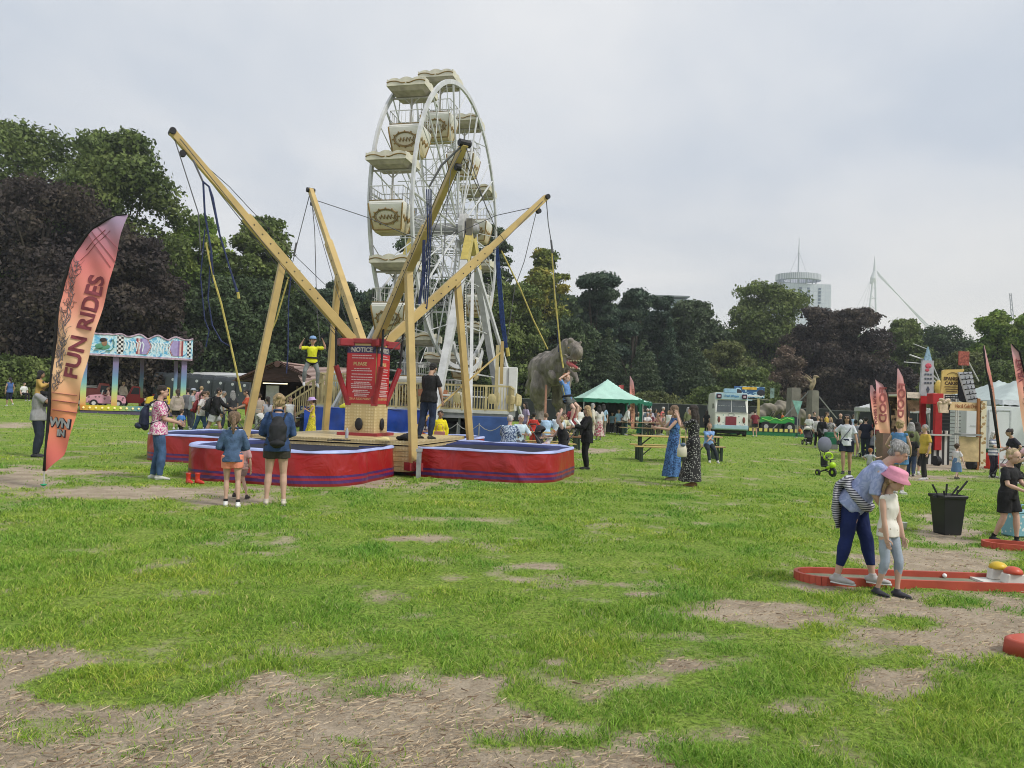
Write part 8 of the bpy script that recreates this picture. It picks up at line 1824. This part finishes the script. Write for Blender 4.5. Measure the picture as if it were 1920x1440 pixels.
    hp_ = l2['M'] @ Vector(l2['arms'][1][1]*l2['q']); bg = empty('shoulder_bag', (l2['p'].x-.30, l2['p'].y-.28, .62), .2, 'cream leather bucket bag hanging from the arm of the woman in black', 'bag'); MB().lathe((0, 0, 0), [(.07, 0), (.105, .02), (.10, .16), (.075, .26)], 14, 1.05, .6).build('body', M((.62, .58, .48), .5, .08, 5), bg, smooth=True); MB().tube([(-.07, 0, .25), (-.03, .02, .55), (.03, .03, .60), (.07, 0, .55), (.075, 0, .25)], .009, 6).build('strap', M((.45, .36, .22), .5), bg); MB().ball((0, -.05, .26), (.06, .03, .04)).build('clasp', M((.10, .14, .22), .4), bg)
    picnic_table(1240, 865, math.radians(-2), 'yellow topped beer table left of the two women in long dresses', .82)
    picnic_table(1322, 862, math.radians(-2), 'yellow topped beer table at the right of the woman in black', .45, col_=(.45, .30, .16))
    on_bench('boy in blue tee sitting with folded arms on the beer table', 1328, 24.6, .48, 10, H_=1.45, lod=1, hair=('crop', 'fairbrown'), top=('tee', (.20, .34, .60)), bot=('trousers', (.02, .028, .04)), hands=((-.06, -.28, .47), (.06, -.29, .45)), feet=[(.16, -.26, 0), (-.02, -.3, 0)], skin='tan', kid=.3)
    # --- far tables
    for i, (px, d) in enumerate(((1193, 45.5), (1232, 45.5))): picnic_table(px, 0, math.radians(2), 'weathered far beer table, %s one, crowded with people' % ('left' if i == 0 else 'right'), 1.0, d=d, col_=(.36, .26, .15))
    for lab, px, d, fc, hr, tp in (('old man in pale green shirt sitting at the left far table', 1197, 46.6, 10, ('short', 'white'), ('tee', (.48, .62, .50))), ('bent grey figure in lilac seated left of the old man', 1186, 47.2, 60, ('short', 'grey'), ('tee', (.30, .28, .36))),
        ('person in maroon jumper at the right far table', 1222, 46.6, -40, ('short', 'dark'), ('hoodie', (.12, .02, .03))), ('person in dusty pink at the right far table', 1235, 46.4, -20, ('short', 'ginger'), ('tee', (.48, .26, .24))),
        ('person in white with a pram at the end of the far tables', 1213, 46.4, 20, ('short', 'grey'), ('tee', (.6, .6, .6))), ('person in striped top seated near the right table end', 1247, 46.8, -60, ('short', 'brown'), ('tee', (.45, .42, .36)))):
        on_bench(lab, px, d, .48, fc, lod=2, hair=hr, top=tp, bot=('trousers', (.30, .27, .20)))
    for lab, px, d, H_, fc, hr, tp, bt, ln in (('man in white shirt and dark trousers leaning onto the far table', 1172, 45.4, 1.75, 100, ('short', 'black'), ('shirt', white), ('trousers', (.02, .05, .05)), 20),
        ('grey haired pair member in grey blue coat behind the far tables', 1214, 49, 1.6, 0, ('short', 'white'), ('jacket', (.22, .26, .34)), ('trousers', black), 0), ('white haired pair member in lilac coat behind the far tables', 1219, 49, 1.6, 0, ('short', 'white'), ('jacket', (.50, .46, .55)), ('trousers', black), 0),
        ('grey haired person in coral red top standing at the far tables', 1240, 47.8, 1.74, 70, ('short', 'white'), ('tee', (.55, .14, .13)), ('trousers', black), 8), ('girl in white halter top behind the blue dress', 1254, 44, 1.55, -30, ('long', 'fairbrown'), ('vest', white), ('trousers', (.4, .38, .3)), 0),
        ('black haired woman just behind the girl in white halter', 1260, 46, 1.62, -60, ('long', 'black'), ('tee', (.35, .25, .2)), ('trousers', black), 0), ('woman in black top in the shade left of the ice cream van', 1325, 52, 1.62, 150, ('long', 'dark'), ('tee', (.015, .015, .018)), ('trousers', black), 0),
        ('person in maroon top bending at the side of the ice cream van', 1416, 50.5, 1.74, 190, ('short', 'black'), ('tee', (.16, .02, .03)), ('shorts', (.03, .03, .03)), 14)):
        Pn(lab, at=GD(px, d), H_=H_, face=fc, lod=2, hair=hr, top=tp, bot=bt, lean=ln)
    Pn('small child in orange riding the green toy jeep', at=GD(1467, 55)+Vector((0, 0, .75)), H_=1.0, face=-60, lod=2, hip=.42, hair=('short', 'brown'), top=('tee', (.75, .16, .04)), bot=('trousers', navy), feet=[(.06, -.2, .1), (-.06, -.2, .1)])
    Pn('small child in orange sitting on the grass right of the jeep ride', at=GD(1502, 52), H_=1.05, face=-60, lod=2, hip=.30, hair=('short', 'brown'), top=('tee', (.70, .16, .05)), bot=('trousers', (.03, .1, .08)), feet=[(.08, -.3, 0), (-.08, -.3, 0)], lean=15)
    # --- pushchair crowd on the right
    for lab, px, d, H_, fc, hr, tp, bt in (('woman in white tee behind a pram near the jeep ride', 1517, 43, 1.62, -20, ('short', 'blonde'), ('tee', white), ('trousers', black)), ('dark haired man in black behind the pram pair', 1526, 45, 1.76, 20, ('short', 'black'), ('tee', black), ('trousers', black)),
        ('woman in white blouse and black trousers walking with a friend', 1533, 40, 1.62, 20, ('short', 'fairbrown'), ('shirt', (.6, .58, .58)), ('trousers', black)), ('woman in black coat next to the white blouse', 1541, 39.6, 1.60, -30, ('long', 'dark'), ('cardigan', black), ('trousers', black)),
        ('woman in grey floral top by the low pushchair', 1557, 40, 1.55, -30, ('bob', 'blonde'), ('tee', MP('spots', (.2, .2, .2), (.5, .48, .46), 12)), ('trousers', (.35, .3, .28))), ('small child in white by the low pushchair', 1567, 40, 1.1, 30, ('short', 'brown'), ('tee', (.6, .56, .52)), ('shorts', (.5, .4, .35))),
        ('bald man in black tee behind the woman in white', 1575, 41, 1.76, 10, ('bald', 'grey'), ('tee', black), ('trousers', black)), ('woman in grey vest right of the woman in white', 1603, 34, 1.62, 170, ('short', 'black'), ('vest', (.36, .38, .44)), ('shorts', (.34, .36, .42))),
        ('white haired person in pale top behind the dark dressed man', 1613, 36, 1.6, 190, ('short', 'white'), ('shirt', (.62, .60, .54)), ('trousers', (.5, .48, .42))), ('man in navy tee and jeans with his back to the camera', 1622, 33, 1.76, 180, ('short', 'black'), ('tee', (.012, .016, .035)), ('jeans', (.02, .03, .05))),
        ('small dark child beside the man in the navy tee', 1633, 33, 1.2, 180, ('short', 'grey'), ('tee', (.3, .32, .4)), ('trousers', (.02, .025, .05)))):
        Pn(lab, at=GD(px, d), H_=H_, face=fc, lod=2, hair=hr, top=tp, bot=bt, feet=[(.05, -.05, 0), (-.05, .06, 0)])
    pram('dark pram with a cream hood near the jeep ride', 0, at=GD(1516, 41.5), rz=0, hood=(.60, .58, .52)); pram('low reclined pushchair among the far crowd', 0, at=GD(1552, 39), rz=1.3, hood=(.2, .2, .22)); pram('dark pushchair in front of the man in the navy tee', 0, at=GD(1628, 33.6), rz=PI, hood=black)
    rr = random.Random(21); cols = [('maroon', (.2, .03, .04)), ('sky blue', (.3, .45, .6)), ('cream', (.6, .56, .48)), ('charcoal', (.05, .05, .06)), ('pink', (.6, .3, .35)), ('olive green', (.15, .17, .08)), ('mustard', (.5, .35, .06)), ('lilac', (.4, .34, .5))]
    spots = [(1102, 40, 'left of the marquee opening'), (1131, 42, 'before the marquee opening'), (1205, 50, 'behind the left far table'), (1229, 50.5, 'behind the right far table'), (1267, 48, 'between the far tables and the van'), (1290, 50, 'beside the far tables'), (1549, 44, 'beyond the low pushchair'), (1590, 43, 'deep in the crowd by the fence'),
             (1644, 40, 'just left of the food flags'), (1600, 47, 'farthest back by the fence'), (410, 36, 'in front of the toilets'), (436, 34, 'near the toilets by the chalet'), (377, 38, 'in the queue for the toilets'), (1706, 24, 'at the stall awning'), (1733, 22.6, 'waiting at the striped counter'), (985, 31, 'left of the couple on the far bench'), (1072, 33, 'right of the far bench')]
    for i, (px, d, wh_) in enumerate(spots):
        nm, c = cols[i % 8]; Pn('%s in %s top standing %s' % (('man', 'woman')[i % 2], nm, wh_), at=GD(px, d), H_=rr.uniform(1.58, 1.78), face=rr.choice((0, 40, 90, 170, 200, -60)), lod=2, build=(1.05, .97)[i % 2], hair=(('short', 'long')[i % 2], rr.choice(('brown', 'dark', 'blonde', 'grey', 'black'))), top=(rr.choice(('tee', 'hoodie', 'shirt')), c), bot=('trousers', rr.choice(((.03, .04, .07), (.02, .02, .02), (.25, .22, .18)))), feet=[(.05, -.05, 0), (-.06, .05, 0)], skin=rr.choice(('light', 'tan', 'fair')))
    # --- right middle ground
    wt = Pn('woman in white tee and navy shorts with long dark hair, walking towards the camera', 1586, 889, hp=112, face=-5, lod=0, build=.97, hair=('long', 'black'), top=('tee', (.60, .63, .68)), bot=('shorts', (.012, .018, .045), .62), skin='tan', hands=((.19, -.06, .44), (-.15, -.10, .60)), feet=[(.05, .06, 0), (-.04, -.05, 0)], shoe=(.03, .03, .035), glasses=True)
    o = empty('crossbody_bag', wt['M'] @ wt['T']((0, 0, 0)), wt['rz'], 'grey crossbody strap bag of the woman in the white tee', 'bag'); T = lambda v: wt['T'](v)-wt['T']((0, 0, 0)); MB().tube([T((.07, .0, .30)), T((.055, -.085, .22)), T((-.02, -.10, .12)), T((-.09, -.085, .02))], .008*wt['q'], 5, flat=.5).build('strap', M((.12, .13, .16), .6), o); MB().box(T((-.125, -.05, .0)), (.10, .09, .13)).build('pouch', M((.05, .05, .07), .6), o, bevel=.02)
    Pn('toddler in pale grey tee holding the hand of the woman in white', 1631, 896, H_=.86, face=160, lod=1, hair=('short', 'ginger'), top=('tee', (.42, .44, .46)), bot=('shorts', (.3, .3, .35)), hands=((.2, -.05, .62), (-.30, -.05, .72)), skin='light')
    Pn('blonde woman in blue romper standing behind the bent grandmother', 1684, 926, hp=138, face=155, lod=0, build=.98, hair=('bun', 'blonde'), top=('vest', (.09, .22, .42)), bot=('shorts', (.09, .22, .42), .5), skin='light', hands=((.13, -.12, .58), (-.08, -.16, .55)))
    fam = Pn('woman with long dark hair in brown top carrying a child on her hip', 1718, 890, hp=98, face=170, lod=1, build=1.0, hair=('long', 'dark'), top=('vest', (.16, .10, .09)), bot=('leggings', black, 1.6), feet=[(.04, -.05, 0), (-.05, .10, .02)], skin='tan', hands=((.06, -.14, .62), (-.10, -.16, .60)))
    Pn('toddler in green and white carried on the hip of the dark haired woman', at=fam['p']+Vector((.30, -.06, .62)), H_=.85, rz=fam['rz']+PI/2, lod=1, hip=.42, hair=('short', 'brown'), top=('tee', (.45, .62, .35)), bot=('shorts', (.3, .28, .26)), feet=[(.10, -.15, .05), (-.10, -.12, .05)], kid=1, hands=((.08, -.2, .6), (-.08, -.2, .6)))
    Pn('boy in black tee and jeans walking beside the woman with the child', 1708, 893, hp=80, face=175, lod=1, hair=('short', 'dark'), top=('tee', black), bot=('jeans', (.03, .05, .10)), skin='tan', feet=[(.05, -.05, 0), (-.05, .12, .02)], shoe=(.05, .05, .06))
    Pn('toddler girl in blue denim dungaree dress walking away', 1793, 898, hp=66, face=150, lod=0, hair=('short', 'brown'), top=('tee', (.66, .64, .66)), bot=('dress', (.12, .22, .38), .20, .03), skin='fair', hands=((.15, -.06, .42), (-.20, -.02, .44)), feet=[(-.02, -.05, 0), (-.06, .14, .02)], shoe=(.06, .05, .05), kid=1)
    Pn('white haired woman in striped tee and maroon apron tie with dark trousers', 1861, 895, hp=86, face=60, lod=1, build=1.05, hair=('bob', 'white'), top=('tee', MP('stripe', (.16, .18, .24), (.55, .55, .56), 3.2)), bot=('trousers', (.025, .02, .035)), hands=((.05, -.22, .66), (-.02, -.22, .66)), shoe=(.6, .6, .6), glasses=True)
    pram('pink and white pushchair held by the white haired woman', 0, at=GD(1888, 24.2), rz=math.radians(-80), colr=(.50, .28, .30), hood=(.55, .34, .36))
    Pn('dark haired woman in black tee bending over the pink pushchair', at=GD(1908, 22.4), H_=1.62, face=-70, lod=1, hair=('bun', 'dark'), top=('tee', (.02, .02, .03)), bot=('trousers', black), lean=22, skin='tan', hands=((.10, -.10, .55), (-.04, -.26, .58)))
    Pn('adult in pale pink top cut by the right edge, arm stretched over the boy', at=GD(1936, 13.2), H_=1.5, face=-70, lod=1, hair=('short', 'blonde'), top=('tee', (.62, .40, .42)), bot=('shorts', (.12, .22, .40), .7), hands=((.04, -.22, .60), (-.06, -.24, .66)), skin='fair')
    Pn('blond boy in black football kit standing in the golf lane', 1888, 1019, hp=178, face=62, lod=0, kid=.65, hair=('crop', (.55, .42, .24)), top=('tee', (.012, .012, .014)), bot=('shorts', (.012, .012, .014), .80), skin='light', sock=(.012, .012, .012), shoe=(.015, .015, .017),
       hands=((-.02, -.22, .60), (-.08, -.20, .57)), feet=[(.05, -.07, 0), (-.07, .10, .012)], lean=3, head=(0, 10))
    # --- grandmother and girl
    gm = Pn('grey haired woman in pale blue tee and navy leggings bending over the golf lane', 1597, 1101, H_=1.46, face=80, lod=0, build=1.13, hair=('bun', 'grey'), top=('tee', MP('swirl', (.26, .31, .52), (.34, .39, .60), 10), 1.0), bot=('leggings', (.008, .018, .095), 1.72), skin='light', lean=37,
            hands=((.08, -.20, .50), (-.04, -.20, .50)), feet=[(.06, -.12, 0), (-.075, .08, 0)], hip=.555, head=(0, 14), shoe=(.42, .40, .40), kid=0)
    # striped jumper tied round her waist
    q = gm['q']; T = gm['T']; o = empty('tied_jumper', gm['M'] @ T((0, 0, 0)), gm['rz'], 'black and white striped jumper tied round the waist of the bending woman', 'jumper'); z0 = T((0, 0, 0)); mb = MB()
    st = MP('stripe', (.05, .05, .07), (.50, .50, .54), 15, .85, 'Z', .5)
    mb.tube([T((.118*math.cos(a), .100*math.sin(a), .045+.02*math.sin(a)))-z0 for a in [2*PI*k/16 for k in range(17)]], .028*q, 7, cap=False)
    mb.tube([T((0, .105, .10))-z0, T((0, .125, .02))-z0, T((0, .105, -.02))-z0+Vector((0, .0, -.14)), T((0, .10, -.02))-z0+Vector((0, -.01, -.34))], [(.10*q, .02*q), (.122*q, .030*q), (.128*q, .028*q), (.10*q, .016*q)], 14, ax=(1, 0, 0))
    mb.build('knit', st, o, remesh=.012, smooth_it=1, disp=.014, dscale=12)
    Pn('girl in pink bucket hat, white print top and grey cropped leggings', 1662, 1117, H_=1.14, face=62, lod=0, build=.90, kid=.75, hair=('plaits', (.30, .20, .11)), hat=('bucket', (.66, .27, .38)), top=('vest', MP('spots', (.30, .28, .20), (.70, .68, .62), 22, thr=.16)), bot=('crop', (.30, .35, .42), 1.45), skin='light',
       hands=((.10, -.08, .42), (-.09, -.05, .41)), feet=[(.05, -.06, 0), (-.05, .05, 0)], shoe=(.04, .04, .05), head=(0, 22))
# ---------------------------------------------------------------- build everything
import time as _t
_T0 = _t.time()
def step(nm, fn):
    t = _t.time(); r = fn(); print('STEP', nm, round(_t.time()-t, 2), flush=True); return r
step('ferris', make_ferris); step('platform', make_platform); step('bungee', make_bungee); step('flags', make_flags)
R_, cang = step('carousel', make_carousel); step('toilets', make_toilets); step('chalet', make_chalet)
step('tent', lambda: (canopy_tent('pale mint green marquee with dark green trim behind the picnic tables', 1137, 47, 3.6, 2.08, 3.3, (.42, .66, .57), (.02, .18, .11), rz=.1, dp=3.6, walls=((.02, .025, .025),)),
                      canopy_tent('second mint green marquee, partly hidden behind the first', 1176, 51, 2.6, 2.0, 2.6, (.42, .66, .57), (.02, .18, .11), rz=.1)))
step('van', make_van); step('jeep', make_jeepride); step('trex', make_trex); step('stall', make_stall); step('props', make_props)
step('people', lambda: make_people(R_, cang))
step('far', make_far); step('fences', make_fences); step('trees', make_trees); step('wood', make_backwood); step('grass', make_grass)

def make_haze():
    m = bpy.data.materials.new('haze'); m.use_nodes = True; n = m.node_tree.nodes; n.remove(n['Principled BSDF']); v = n.new('ShaderNodeVolumePrincipled')
    v.inputs['Color'].default_value = (.80, .86, .95, 1); v.inputs['Density'].default_value = HAZE; v.inputs['Anisotropy'].default_value = .2
    m.node_tree.links.new(v.outputs[0], n['Material Output'].inputs['Volume'])
    o = MB().box((0, 390, 100), (1500, 860, 204)).build('haze', m, None); tag(o, 'thin pale haze over the whole park', 'haze', kind='stuff')
HAZE = .0005
step('haze', make_haze)
